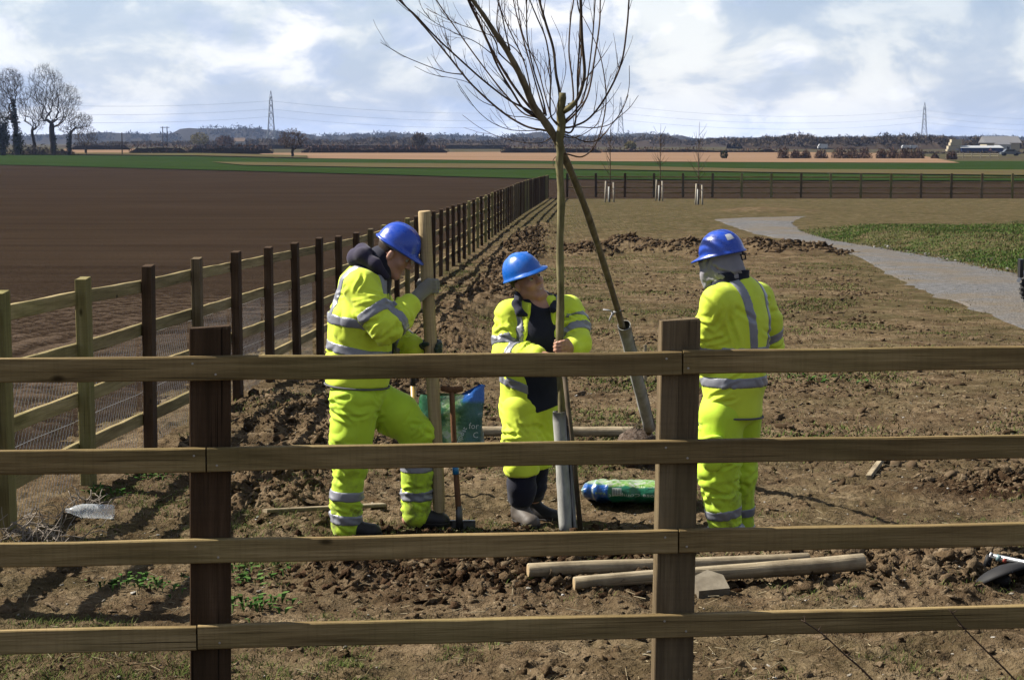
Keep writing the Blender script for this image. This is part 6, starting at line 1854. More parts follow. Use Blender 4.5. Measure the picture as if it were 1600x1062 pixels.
# ------------------------------------------------------------------ strimmer at the right edge
def strimmer():
    p = G(1562, 900); org = p.copy()
    t = thing('strimmer', org, 'black guarded strimmer head with silver shaft lying on clods', 'tool')
    blk = mat('black_plastic', (.006, .006, .007), .7, .2); alu = mat('brushed_aluminium', (.28, .29, .3), .3, .5, Metallic=.7)
    V = []; n, m = 30, 9
    for j in range(m):
        th = (j / (m - 1)) * 1.45
        for i in range(n + 1):
            a = -.3 + (math.pi * 1.35) * i / n; V.append((math.cos(a) * .17 * math.sin(th + .02), math.sin(a) * .15 * math.sin(th + .02), .075 * math.cos(th)))
    V = np.array(V); F = [[j * (n + 1) + i, j * (n + 1) + i + 1, (j + 1) * (n + 1) + i + 1, (j + 1) * (n + 1) + i] for j in range(m - 1) for i in range(n)]
    k = len(V); V = np.concatenate([V, V * .97 - (0, 0, .004)]); F += [[k + f[3], k + f[2], k + f[1], k + f[0]] for f in F] + [[(m - 1) * (n + 1) + i, (m - 1) * (n + 1) + i + 1, k + (m - 1) * (n + 1) + i + 1, k + (m - 1) * (n + 1) + i] for i in range(n)]
    o = link('guard', mesh_np('guard', V, F, blk, True), t, (.03, .02, .055)); o.rotation_euler = (R(28), R(12), R(200))
    mb = MB(); mb.lathe([(.05, -.02), (.062, 0), (.055, .03), (.02, .045)], 20, None, (0.0, 0.02, .05)); mb.build('line_spool', blk, t, True)
    a = W(1546, 867, p[1] + .03); b_ = W(1604, 884, p[1] - .03); d = unit(b_ - a)
    mb = MB(); mb.tube([a, a + d * 1.35 + (0, 0, .12)], [.0125, .0125], 12); mb.build('shaft', alu, t, True, org)
    for s, c, w in ((.035, (.10, .16, .17), .022), (.068, (.24, .05, .035), .018), (.0, (.26, .26, .27), .012)):
        mb = MB(); mb.tube([a + d * s, a + d * (s + w)], [.0165, .0165], 12); mb.build('collar_ring', mat('collar_ring', c, .4, .4), t, True, org)
    mb = MB(); q = a + d * 1.35 + (0, 0, .12); mb.tube([q, q + d * .2], [.05, .06], 12); mb.build('engine_housing', blk, t, True, org)
    mb = MB(); mb.tube([a, a + (-.012, .0, -.055)], [.016, .02], 10); mb.build('gear_head', blk, t, True, org)
strimmer()

# ------------------------------------------------------------------ trailer whose wheel just enters the frame
def trailer():
    p = G(1597, 488); y = p[1]; s = y / F_PX
    org = np.array((p[0] + 1.10, y + .3, float(z_base(y))))
    t = thing('farm_trailer', org, 'dark flatbed trailer with chunky tyre parked on the track edge', 'trailer')
    rub = mat('tyre_rubber', (.010, .010, .010), .8, .25); met = mat('galvanised_sheet', (.16, .17, .18), .5, .5, Metallic=.3); blk = mat('black_paint', (.008, .008, .009), .4, .4)
    for sy in (-1, 1):
        wo = MB(); n = 40; r = .31
        wo.lathe([(r * .62, -.085), (r * .93, -.085), (r, -.06), (r, .06), (r * .93, .085), (r * .62, .085)], n, rot('X', R(90)), (-.58, sy * .62, r), False)
        w = wo.build('wheel', rub, t, True)
        for k in range(26):
            a = 2 * math.pi * k / 26; mb = MB(); mb.box((0, 0, 0), (.035, .15, .03), rot('Y', -a)); q = link('tread_block', mb.mesh('tread_block', rub), w, (-.58 + math.cos(a) * r, sy * .62, r + math.sin(a) * r))
        mb = MB(); mb.lathe([(.001, -.03), (.10, -.03), (r * .62, -.075), (r * .62, .075), (.1, .03), (.001, .03)], 24, rot('X', R(90)), (-.58, sy * .62, r), False); mb.build('rim', met, w, True)
        g = MB(); arc = [(math.cos(a) * (r + .07), math.sin(a) * (r + .07)) for a in np.linspace(.3, 2.84, 14)]
        for (x0, z0), (x1, z1) in zip(arc[:-1], arc[1:]):
            g.add([(x0 - .58, sy * .62 - .11, z0 + r), (x0 - .58, sy * .62 + .11, z0 + r), (x1 - .58, sy * .62 + .11, z1 + r), (x1 - .58, sy * .62 - .11, z1 + r)], [[0, 1, 2, 3]])
        g.build('mudguard', blk, t)
    mb = MB(); mb.box((.35, 0, .62), (2.1, 1.0, .06)); mb.build('bed', met, t)
    for sy in (-1, 1): mb = MB(); mb.box((.35, sy * .51, .79), (2.1, .025, .28)); mb.build('side_board', met, t)
    mb = MB(); mb.box((.5, 0, .55), (1.6, .08, .08)); mb.tube([(1.35, 0, .52), (2.3, 0, .45)], .035, 8); mb.build('drawbar', blk, t)
    mb = MB(); mb.tube([(-.58, -.62, .31), (-.58, .62, .31)], .03, 8); mb.box((-.58, 0, .45), (.1, .7, .2)); mb.build('axle', blk, t)
    for sy in (-1, 1):
        mb = MB(); mb.box((-.93, sy * .52, .66), (.06, .16, .3)); mb.build('lamp_bracket', blk, t)
trailer()
# ------------------------------------------------------------------ helpers for vegetation
def flakes(C, size, rs, stretch=1.0, up=0.0):
    """one small random triangle per centre"""
    C = np.asarray(C, float); n = len(C); size = np.broadcast_to(size, (n,))
    a = rs.normal(size=(n, 3)); a[:, 2] += up * np.sign(rs.normal(size=n)) ; a /= np.linalg.norm(a, axis=1)[:, None]
    b = rs.normal(size=(n, 3)); b -= a * (a * b).sum(1)[:, None]; b /= np.linalg.norm(b, axis=1)[:, None] + 1e-9
    s = size[:, None]
    V = np.stack([C - a * s * stretch - b * s * .35, C - a * s * stretch * .3 + b * s * .5, C + a * s * stretch], 1).reshape(-1, 3)
    return V, np.arange(3 * n).reshape(-1, 3)
def m_leafy(name, stops, rough=.9):
    m = mat(name, stops[1], rough, .0); t = NT(m); r = t.island()
    t.color(t.ramp(r, [(.1, stops[0]), (.5, stops[1]), (.9, stops[2])])); return m
M_TWIGGY = m_leafy('bare_twigs', [(0.0204, 0.0153, 0.0119), (0.0408, 0.0323, 0.0255), (0.0765, 0.0612, 0.0459)])
M_REDTWIG = m_leafy('reddish_twigs', [(0.0279, 0.0155, 0.0124), (0.0589, 0.0357, 0.0279), (0.093, 0.062, 0.0465)])
M_WOOD_FAR = m_leafy('far_wood_twigs', [(0.0076, 0.00702, 0.00585), (0.014, 0.0123, 0.0105), (0.0234, 0.0211, 0.017)])
M_IVY = m_leafy('ivy_leaves', [(.004, .007, .003), (.009, .015, .006), (.018, .026, .010)])
M_RUSSET = m_leafy('russet_dead_leaves', [(.03, .016, .010), (.055, .03, .019), (.085, .05, .032)])
M_WILLOWY = m_leafy('yellowish_twigs', [(.06, .05, .02), (.10, .085, .034), (.14, .12, .055)])
M_BARKD = mat('dark_bark', (.024, .019, .015), .9, .0)
def bare_tree(base, H, spread, seed, lean=(0, 0), r0=None, first=.28, npt=420, twig=.013, width=.42, low=.30, blobs=None):
    """returns (trunk MB, crown MB): limbs grown outwards to points spread through the crown, thick where many twigs hang on"""
    rs = np.random.default_rng(seed); tr = MB(); cr = MB(); base = np.asarray(base, float)
    if blobs is None: blobs = [(0, 0, (1 + low) / 2, width, (1 - low) / 2, 1)]
    C = []
    for (bx, by, bz, rx, rz, wt) in blobs:
        k = int(npt * wt * 2.3); d = rs.normal(size=(k, 3)); d /= np.linalg.norm(d, axis=1)[:, None]; d *= rs.uniform(.12, 1, (k, 1)) ** .45
        C.append(np.array((bx, by, bz)) + d * np.array((rx, rx, rz)))
    C = np.concatenate(C) * H; C = C[fbm3(C * 5.5 / H + seed, 2, seed) > -.28]
    nodes = []; par = []
    n0 = 9
    for i in range(n0):
        t = i / (n0 - 1); nodes.append(np.array((lean[0] * H * .5 * t + .012 * H * vn2(np.array([t * 5]), np.array([seed * 1.]), 1)[0], lean[1] * H * .5 * t, -.2 + t * H * (first + .12)))); par.append(i - 1)
    fork = int(n0 * .62)
    order = np.argsort(np.linalg.norm(C - nodes[fork], axis=1)); NN = np.array(nodes)
    for ci in order:
        c = C[ci]; use = NN[fork:]
        v = c - use; dist = np.linalg.norm(v, axis=1); rd = use - NN[fork] + np.array((0, 0, .02 * H)); cs = (v * rd).sum(1) / (dist * np.linalg.norm(rd, axis=1) + 1e-9); cost = dist * (1.0 + .45 * (v[:, 2] < dist * .05)) * (1.75 - .75 * cs) + .12 * np.linalg.norm(use - NN[fork], axis=1)
        k = int(np.argmin(cost)) + fork; p = NN[k]; L = dist[k - fork]; m = max(1, int(L / (H * .07))); prev = k
        bow = rs.normal(size=3) * .07 * L + np.array((0, 0, -.10 * L))
        for s in range(1, m + 1):
            t = s / m; q = p + (c - p) * t + bow * 4 * t * (1 - t) * .5 + (rs.normal(size=3) * L * .025 if s < m else 0)
            NN = np.concatenate([NN, [q]]); par.append(prev); prev = len(NN) - 1
    n = len(NN); cnt = np.zeros(n); kids = [[] for _ in range(n)]
    for i in range(1, n): kids[par[i]].append(i)
    for i in range(n - 1, -1, -1):
        cnt[i] = max(1, sum(cnt[k] for k in kids[i]))
    r = twig * 1.25 * cnt ** .52; k0 = (r0 or H * .02) / r[0]; r = np.maximum(r * (1 + (k0 - 1) * np.clip(r / r[0], 0, 1)), twig)
    r[0] *= 1.25
    tr.tube(NN[:n0] + base, r[:n0], 8, False)
    for i in range(n0, n):
        # start a polyline at every child that is not the main continuation
        if par[i] >= n0 and kids[par[i]] and max(kids[par[i]], key=lambda k: cnt[k]) == i: continue
        P = [NN[par[i]], NN[i]]; rr = [min(r[i] * 1.15, r[par[i]]), r[i]]; j = i
        while kids[j]:
            j = max(kids[j], key=lambda k: cnt[k]); P.append(NN[j]); rr.append(r[j])
        cr.tube(np.array(P) + base, rr, 5 if rr[0] > .1 else 3, False)
    tips = [i for i in range(n0, n) if cnt[i] <= 2]
    for i in tips:
        d0 = NN[i] - NN[par[i]]; d0 = unit(d0 + 1e-6)
        for q in range(5):
            d = unit(d0 + rs.normal(size=3) * .55 + np.array((0, 0, .12))); L = H * rs.uniform(.025, .06); a = NN[i] + base - d0 * H * rs.uniform(0, .03)
            cr.tube([a, a + d * L * .55, a + d * L + rs.normal(size=3) * L * .15], [twig * .9, twig * .7, twig * .45], 3, False)
    return tr, cr
def tree_thing(px, base_py, H, spread, seed, label, group=None, Y=None, **kw):
    p = ground_pt(px, base_py) if Y is None else W(px, base_py, Y); p = np.array(p); p[2] = float(z_base(p[1]))
    t = thing('bare_tree', p, label, 'tree', group)
    tr, cr = bare_tree(p, H, spread, seed, **kw)
    # bring the crown to the wanted height
    for mb in (tr, cr): mb.V = [v - p for v in mb.V]
    tr.build('trunk', M_BARKD, t, True); cr.build('crown', M_TWIGGY, t, False)
    return t, p
def ivy(t, p, pts, rs, n, mt=M_IVY, size=.3):
    C = []
    for (x, y, z, rx, rz) in pts:
        d = rs.normal(size=(n, 3)); d /= np.linalg.norm(d, axis=1)[:, None]; d *= rs.uniform(.35, 1.05, (n, 1)); C.append(np.array((x, y, z)) + d * np.array((rx, rx, rz)))
    V, F = flakes(np.concatenate(C), rs.uniform(size * .6, size * 1.4, n * len(pts)), rs)
    o = link('ivy', mesh_np('ivy', V, F, mt), t); o['kind'] = 'stuff'
rsb = np.random.default_rng(21)
def left_trees():
    G_ = 'tall bare trees at the edge of the green crop'
    t, p = tree_thing(84, 242, 20.0, 1, 12, 'tallest spreading bare tree with a thick ivy trunk by the crop', G_, 440, lean=(-.04, 0), r0=.6, first=.24, npt=620, blobs=[(-.07, 0, .78, .20, .22, .42), (.13, 0, .60, .19, .20, .33), (-.16, 0, .52, .13, .16, .14), (.02, 0, .5, .2, .14, .14)]); ivy(t, p, [(0, 0, 2.5, .75, 3.0)], rsb, 260)
    t, p = tree_thing(54, 242, 15.5, 1, 5, 'slender bare tree with a thin clean trunk between two ivied trees', G_, 446, lean=(-.05, 0), r0=.34, first=.30, npt=330, blobs=[(-.05, 0, .72, .20, .27, .75), (.06, 0, .5, .14, .14, .25)])
    t, p = tree_thing(26, 242, 19.2, 1, 23, 'bare tree with ivy clothing half its height', G_, 438, lean=(-.03, 0), r0=.45, first=.42, npt=420, blobs=[(-.06, 0, .82, .17, .17, .6), (-.10, 0, .58, .20, .18, .4)]); ivy(t, p, [(0, 0, 4.5, 1.0, 5.2), (-.4, 0, 9.0, .7, 3.4), (.5, 0, 3, 1.1, 3.2)], rsb, 520)
    t, p = tree_thing(108, 242, 9.6, 1, 31, 'bare tree with an ivied stem and branches reaching out over the field', G_, 436, lean=(.08, 0), r0=.36, first=.36, npt=360, blobs=[(.28, 0, .80, .28, .20, .6), (-.05, 0, .72, .24, .22, .4)]); ivy(t, p, [(0, 0, 2.4, .6, 2.8)], rsb, 240)
    t, p = tree_thing(134, 241, 7.4, 1, 41, 'small rounded bare tree at the outer end of the clump', G_, 470, r0=.2, first=.22, npt=300, blobs=[(0, 0, .62, .42, .36, 1)])
    t, p = tree_thing(-20, 243, 18.0, 1, 51, 'bare tree rising behind the dark ivied evergreen', G_, 452, r0=.5, first=.3, npt=380, blobs=[(0, 0, .66, .27, .33, 1)])
    t, p = tree_thing(5, 242.5, 9.5, 1, 61, 'dark ivy smothered tree stump mass at the clump edge', G_, 430, r0=.5, first=.5, npt=60, blobs=[(0, 0, .8, .2, .2, 1)]); ivy(t, p, [(-.6, 0, 3.0, 1.8, 3.6), (.2, 0, 5.0, 1.4, 3.6), (-1.6, .3, 4.6, 1.9, 4.2)], rsb, 900)
    # scrub at their feet
    for i, (px, h, w) in enumerate(((36, 2.0, 3.0), (64, 1.8, 3.4), (96, 1.1, 2.6))):
        q = W(px, 242, 442 + i); q[2] = float(z_base(q[1])); n = 420
        t = thing('scrub', q, ['grey brambly scrub under the ivied tree', 'tangled brown scrub between the tree trunks', 'low thin scrub beside the thickest trunk'][i], 'shrub')
        C = np.stack([rsb.normal(size=n) * w * .5, rsb.normal(size=n) * 1.0, np.abs(rsb.normal(size=n)) * h * .45], 1)
        V, F = flakes(C, rsb.uniform(.15, .4, n), rsb, 2.2, 1.0); link('stems', mesh_np('stems', V, F, M_TWIGGY), t)['kind'] = 'stuff'
left_trees()
def oak():
    t, p = tree_thing(457, 246, 5.9, 1.5, 77, 'lone stunted oak holding russet leaves in front of the hedge', None, 390, r0=.26, first=.26, npt=160, twig=.02, blobs=[(0, 0, .64, .5, .36, 1)])
    n = 900; d = rsb.normal(size=(n, 3)); d /= np.linalg.norm(d, axis=1)[:, None]; d *= rsb.uniform(.3, 1, (n, 1)) ** .5
    C = np.array((0, 0, 3.7)) + d * np.array((3.0, 2.6, 2.1)); C = C[fbm3(C * .9, 2, 4) > -.05]
    V, F = flakes(C, .2, rsb); link('leaves', mesh_np('leaves', V, F, M_RUSSET), t)['kind'] = 'stuff'
oak()
def hedge(x0, x1, base, h_px, Y, label, mt, seed, thick=1.4, dens=22, rough=.25):
    rs = np.random.default_rng(seed); a = W(x0, base, Y); b = W(x1, base, Y); s = F_PX / Y; h = h_px / s
    L = b[0] - a[0]; zb = float(z_base(Y)); org = np.array((a[0], Y, zb))
    t = thing('hedge', org, label, 'hedge', 'field hedges in the middle distance')
    n = int(L * dens); x = rs.uniform(0, L, n); top = h * (1 + rough * fbm2(x * .25, x * 0 + seed, 3, seed) + .1 * fbm2(x * 1.3, x * 0, 2, seed + 1))
    top *= np.clip(np.minimum(x, L - x) / 2 + .45, 0, 1)
    z = top * rs.uniform(0, 1, n) ** .75; y = rs.normal(size=n) * thick * .4 * (1.1 - .4 * z / h)
    V, F = flakes(np.stack([x, y, z], 1), rs.uniform(.12, .34, n), rs, 2.0, 1.2)
    link('twigs', mesh_np('twigs', V, F, mt), t)['kind'] = 'stuff'
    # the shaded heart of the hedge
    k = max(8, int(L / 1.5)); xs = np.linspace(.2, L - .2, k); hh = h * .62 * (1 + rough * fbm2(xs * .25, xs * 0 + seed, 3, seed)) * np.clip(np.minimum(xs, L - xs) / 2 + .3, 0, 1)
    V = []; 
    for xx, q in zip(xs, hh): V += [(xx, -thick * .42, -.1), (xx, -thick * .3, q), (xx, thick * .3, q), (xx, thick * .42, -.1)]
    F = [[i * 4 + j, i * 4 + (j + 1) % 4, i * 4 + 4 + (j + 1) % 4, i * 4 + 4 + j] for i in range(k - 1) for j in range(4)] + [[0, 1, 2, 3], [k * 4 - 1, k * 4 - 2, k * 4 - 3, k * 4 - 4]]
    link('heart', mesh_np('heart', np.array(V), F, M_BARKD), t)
hedge(202, 295, 242, 16, 470, 'tall rounded dark hedge starting beside the reddish field', M_REDTWIG, 1, 2.2)
hedge(290, 428, 242, 14, 476, 'dark clipped hedge running towards the lone oak', M_REDTWIG, 2)
hedge(470, 700, 240, 12, 500, 'long low dark hedge behind the pale tan field', M_REDTWIG, 3)
hedge(782, 940, 240, 12, 500, 'dark hedge behind the upright young tree', M_REDTWIG, 4, 1.6)
hedge(940, 1215, 238.5, 7, 520, 'thin gappy hedge crossing behind the far stubble', M_REDTWIG, 5, 1.2, 16, .5)
hedge(110, 204, 236, 14, 620, 'grey hedge behind the reddish bare field patch', M_TWIGGY, 6)
hedge(1440, 1640, 240, 2, 500, 'low trimmed hedge below the blue shed', M_TWIGGY, 7, 1.2)
hedge(300, 800, 234, 9, 760, 'further brown hedge line below the wooded hills', M_TWIGGY, 8, 2.0, 14)

# woods on the skyline: far masses of trees, one object for each wood
def wood(name, prof, base_py, Y, depthY, label, mt, seed, crown=5.0, per=70, n=260, core=.62, fs=1.0):
    rs = np.random.default_rng(seed); prof = np.array(prof, float); s = F_PX / Y
    xs = rs.uniform(prof[0, 0], prof[-1, 0], n); top = np.interp(xs, prof[:, 0], prof[:, 1]); zb = float(z_base(Y))
    Vs = []
    for x, tp in zip(xs, top):
        yy = Y + rs.uniform(-.5, .5) * depthY; p = W(x, base_py, Y); ztop = W(x, tp, Y)[2] * rs.uniform(.82, 1.06) + rs.normal() * .4
        X = p[0] * yy / Y; Hh = max(2.0, ztop - zb); rx = crown * rs.uniform(.6, 1.2); cz = zb + Hh * .6
        d = rs.normal(size=(per, 3)); d /= np.linalg.norm(d, axis=1)[:, None]; d *= rs.uniform(.25, 1.0, (per, 1)) ** .6
        Vs.append(np.array((X, yy, cz)) + d * np.array((rx, rx, Hh * .42)))
    C = np.concatenate(Vs); V, F = flakes(C, rs.uniform(.35, 1.0, len(C)) * fs * crown / 5, rs, 1.8, 1.0)
    org = np.array((W((prof[0, 0] + prof[-1, 0]) / 2, base_py, Y)[0], Y, zb))
    k = 160; q = np.linspace(prof[0, 0], prof[-1, 0], k); tq = np.interp(q, prof[:, 0], prof[:, 1]); V2 = []
    for x, tp in zip(q, tq):
        X = W(x, base_py, Y)[0]; hh = max(.5, (W(x, tp, Y)[2] - zb) * core * (1 + .25 * vn2(np.array([x * .3]), np.array([seed * 1.0]), seed)[0]))
        V2 += [(X, Y - depthY * .5, zb - .5), (X, Y - depthY * .2, zb + hh), (X, Y + depthY * .5, zb + hh * .9), (X, Y + depthY * .6, zb - .5)]
    F2 = np.array([[i * 4 + j, i * 4 + j + 1, i * 4 + 5 + j, i * 4 + 4 + j] for i in range(k - 1) for j in range(3)])
    F2 = np.concatenate([F2[:, [0, 1, 2]], F2[:, [0, 2, 3]]]) + len(V)
    o = link(name, mesh_np(name, np.concatenate([V, np.array(V2)]) - org, np.concatenate([F, F2]), mt), None, org)
    tag(o, label, 'woodland', kind='stuff')
FAR = [(-200, 212), (120, 210), (180, 205), (230, 208), (290, 207), (297, 199), (330, 195), (370, 196), (410, 199), (430, 204), (480, 209), (540, 207), (620, 206), (700, 209), (770, 212), (800, 208), (860, 206), (905, 212), (950, 210), (1000, 206), (1050, 209), (1085, 217), (1150, 215), (1230, 214), (1400, 214), (1520, 212), (1600, 213), (1900, 212)]
wood('woodland', FAR, 225, 2600, 500, 'blue-grey wooded hills along the far skyline', M_WOOD_FAR, 1, 9, 60, 700, .8)
NEARL = [(120, 226), (200, 221), (300, 222), (420, 218), (520, 219), (600, 214), (680, 216), (760, 220), (800, 214), (900, 217), (960, 212), (1030, 211), (1075, 219), (1110, 217), (1160, 214)]
wood('woodland', NEARL, 232, 1100, 160, 'grey-brown belt of bare trees below the far hills', M_TWIGGY, 2, 4.2, 60, 420, .55)
RIGHTW = [(1150, 216), (1190, 216), (1235, 210), (1262, 209), (1280, 215), (1330, 212), (1390, 210), (1440, 211), (1480, 212), (1495, 220), (1530, 214), (1600, 222), (1750, 218)]
wood('woodland', RIGHTW, 237, 760, 60, 'bare grey woodland standing behind the reddish shrubs on the right', M_TWIGGY, 3, 3.0, 90, 300, .5)
def shrubs():
    spots = [(1224, 20, 1.6, 'taller fuzzy shrub at the end of the pale field'), (1243, 15, 1.3, 'small shrub second along the far row'), (1259, 15, 1.3, 'rounded reddish shrub in the far row'), (1283, 15, 1.7, 'wide low shrub below the white van'), (1312, 20, 2.0, 'dense reddish shrub starting the long clump'), (1331, 19, 1.8, 'reddish shrub in the middle of the long clump'), (1350, 20, 1.8, 'reddish shrub ending the long clump before the gap'), (1377, 17, 1.3, 'narrow shrub standing after the gap'), (1394, 19, 1.8, 'thick reddish shrub beside the narrow one'), (1415, 19, 1.9, 'broad reddish shrub among the last thick row'), (1433, 18, 1.8, 'reddish shrub closing the thick row'), (1461, 8, .9, 'tiny low shrub alone on the tan margin'), (1487, 13, 1.3, 'single rounded shrub below the blue shed')]
    for i, (px, hp, w, lab) in enumerate(spots):
        p = W(px, 255, 372); p[2] = float(z_base(p[1])); h = hp / 8.3; n = 420
        t = thing('shrub', p, lab, 'shrub', 'leafless shrubs along the far field edge')
        d = rsb.normal(size=(n, 3)); d /= np.linalg.norm(d, axis=1)[:, None]; d *= rsb.uniform(.2, 1, (n, 1)) ** .6; d[:, 2] = np.abs(d[:, 2])
        V, F = flakes(d * np.array((w * .85, w * .7, h)), rsb.uniform(.08, .22, n), rsb, 2.4, 1.4); link('twigs', mesh_np('twigs', V, F, M_REDTWIG), t)['kind'] = 'stuff'
        mb = MB()
        for k in range(7):
            a = rsb.uniform(0, 6.28); mb.tube([(0, 0, -.1), (math.cos(a) * w * .3, math.sin(a) * w * .3, h * .5), (math.cos(a) * w * .5, math.sin(a) * w * .5, h * .9)], [.04, .03, .015], 4, False)
        mb.build('stems', M_BARKD, t)['kind'] = 'stuff'
    p = W(1131, 255, 372); p[2] = float(z_base(p[1])); t = thing('evergreen_bush', p, 'small round dark evergreen bush alone before the stubble', 'bush')
    n = 500; d = rsb.normal(size=(n, 3)); d /= np.linalg.norm(d, axis=1)[:, None]; d *= rsb.uniform(.4, 1, (n, 1)) ** .5
    V, F = flakes(np.array((0, 0, .85)) + d * np.array((.75, .7, .8)), .16, rsb); link('foliage', mesh_np('foliage', V, F, M_IVY), t)['kind'] = 'stuff'
    mb = MB(); mb.tube([(0, 0, -.1), (0, 0, .6)], .06, 6); mb.build('stem', M_BARKD, t)
shrubs()
def far_crowns():
    for px, top, base, Y, w, mt, lab in ((312, 207, 226, 800, 4.0, M_WILLOWY, 'rounded yellowish willow below the wooded hill'), (352, 212, 228, 780, 4.0, M_RUSSET, 'rounded russet tree beside the yellowish willow'), (655, 207, 236, 620, 2.6, M_TWIGGY, 'taller pale bare tree above the long low hedge'), (985, 222, 240, 560, 1.6, M_WILLOWY, 'pale bush in front of the tree belt behind the staked trees')):
        p = W(px, base, Y); p[2] = float(z_base(Y)); H = (W(px, top, Y)[2] - p[2])
        t = thing('distant_tree', p, lab, 'tree'); mb = MB(); mb.tube([(0, 0, -.2), (0, 0, H * .5), (.2, 0, H * .8)], [.3, .22, .08], 6); mb.build('trunk', M_BARKD, t)
        n = 700; d = rsb.normal(size=(n, 3)); d /= np.linalg.norm(d, axis=1)[:, None]; d *= rsb.uniform(.2, 1, (n, 1)) ** .5
        V, F = flakes(np.array((0, 0, H * .6)) + d * np.array((w, w, H * .42)), rsb.uniform(.15, .45, n), rsb, 2, 1); link('crown', mesh_np('crown', V, F, mt), t)['kind'] = 'stuff'
far_crowns()

# ------------------------------------------------------------------ pylons and power lines
M_PYLON = mat('galvanised_lattice', (.10, .115, .13), .6, .4)
PYL = []
def pylon(px, top_py, Y, H, label):
    x = W(px, top_py, Y)[0]; zt = W(px, top_py, Y)[2]; zb = float(z_base(Y)); H = zt - zb
    org = np.array((x, Y, zb)); t = thing('pylon', org, label, 'pylon', 'pylons carrying the power line')
    lv = [0, .16, .30, .42, .54, .66, .78, .88, 1.0]; hw = [4.4, 3.4, 2.7, 2.2, 1.9, 1.6, 1.35, .9, .12]
    r = .17
    for sx in (-1, 1):
        for sy in (-1, 1):
            mb = MB(); mb.tube([(sx * w, sy * w, H * l) for l, w in zip(lv, hw)], [.26] * 5 + [.2] * 4, 4, False); mb.build('leg', M_PYLON, t)
    for i in range(len(lv) - 1):
        mb = MB(); a, b, w0, w1 = H * lv[i], H * lv[i + 1], hw[i], hw[i + 1]
        for s in (-1, 1):
            mb.tube([(-w0, s * w0, a), (w1, s * w1, b)], r * .8, 3, False); mb.tube([(w0, s * w0, a), (-w1, s * w1, b)], r * .8, 3, False)
            mb.tube([(s * w0, -w0, a), (s * w1, w1, b)], r * .8, 3, False); mb.tube([(s * w0, w0, a), (s * w1, -w1, b)], r * .8, 3, False)
            mb.tube([(-w1, s * w1, b), (w1, s * w1, b)], r * .8, 3, False)
        mb.build('bracing', M_PYLON, t)
    att = []
    for l, L in ((.57, 8.5), (.71, 10.0), (.86, 7.5)):
        w = float(np.interp(l, lv, hw)); z = H * l
        for s in (-1, 1):
            mb = MB(); tip = (0, s * L, z + .6)
            for sx in (-1, 1): mb.tube([(sx * w, s * w, z), tip], r, 3, False); mb.tube([(sx * w, s * w, z + 1.8), tip], r, 3, False)
            mb.tube([tip, (0, s * L, z - 2.2)], .12, 4, False); mb.build('cross_arm', M_PYLON, t); att.append(org + np.array((0, s * L, z - 2.2)))
    PYL.append((org, H, att))
pylon(423, 142, 1730, 47, 'large lattice pylon rising above the wooded hill')
pylon(970, 152, 2050, 47, 'lattice pylon seen beyond the shoots of the upright tree')
pylon(1445, 160, 2300, 47, 'lattice pylon above the woodland on the right')
def cables():
    M_C = mat('cable_aluminium', (.05, .055, .06), .6, .4)
    def span(a, b, sag, label):
        t = np.linspace(0, 1, 28); P = a + (b - a) * t[:, None]; P[:, 2] -= sag * 4 * t * (1 - t); mid = (a + b) / 2
        mb = MB(); mb.tube(P, .038, 4, False); o = mb.build('power_cable', M_C, None, False, a, a); tag(o, label, 'cable', 'cables strung between the pylons')
    A, B, C = [p[2] for p in PYL]
    for i in range(6):
        lv_ = ('lowest', 'middle', 'topmost')[i // 2] + (' nearer', ' further')[i % 2]
        dirL = A[i] - B[i]; span(A[i] + dirL * .95 + np.array((0, 0, 6)), A[i], 9, lv_ + ' power cable coming in to the large lattice pylon above the wooded hill')
        span(A[i], B[i], 9, lv_ + ' power cable sagging from the large pylon towards the willow shoots')
        span(B[i], C[i], 9, lv_ + ' power cable sagging over the woodland from the middle pylon')
        span(C[i], C[i] + (C[i] - B[i]) * .9, 9, lv_ + ' power cable leaving the pylon above the woodland to the right')
cables()
def poles_far():
    def one(px, top, base, Y, label, r=.13, arm=None):
        p = W(px, base, Y); p[2] = float(z_base(Y)); H = W(px, top, Y)[2] - p[2]; t = thing('telegraph_pole', p, label, 'pole')
        for dx in ((0,) if arm is None else (-arm, arm)):
            mb = MB(); mb.tube([(dx, 0, -.3), (dx, 0, H)], [r, r * .8], 6); mb.build('shaft', M_BARKD, t)
        if arm: mb = MB(); mb.box((0, 0, H - .4), (arm * 4.2, .25, .3)); mb.build('cross_beam', M_BARKD, t)
    one(258, 198, 228, 1000, 'twin legged telegraph pole with a cross beam before the hill', .28, 1.1)
    one(191, 207, 243, 440, 'thin single pole standing at the edge of the green crop')
    one(135.5, 234, 243, 440, 'short post standing in the crop margin beside the bare trees', .1)
poles_far()

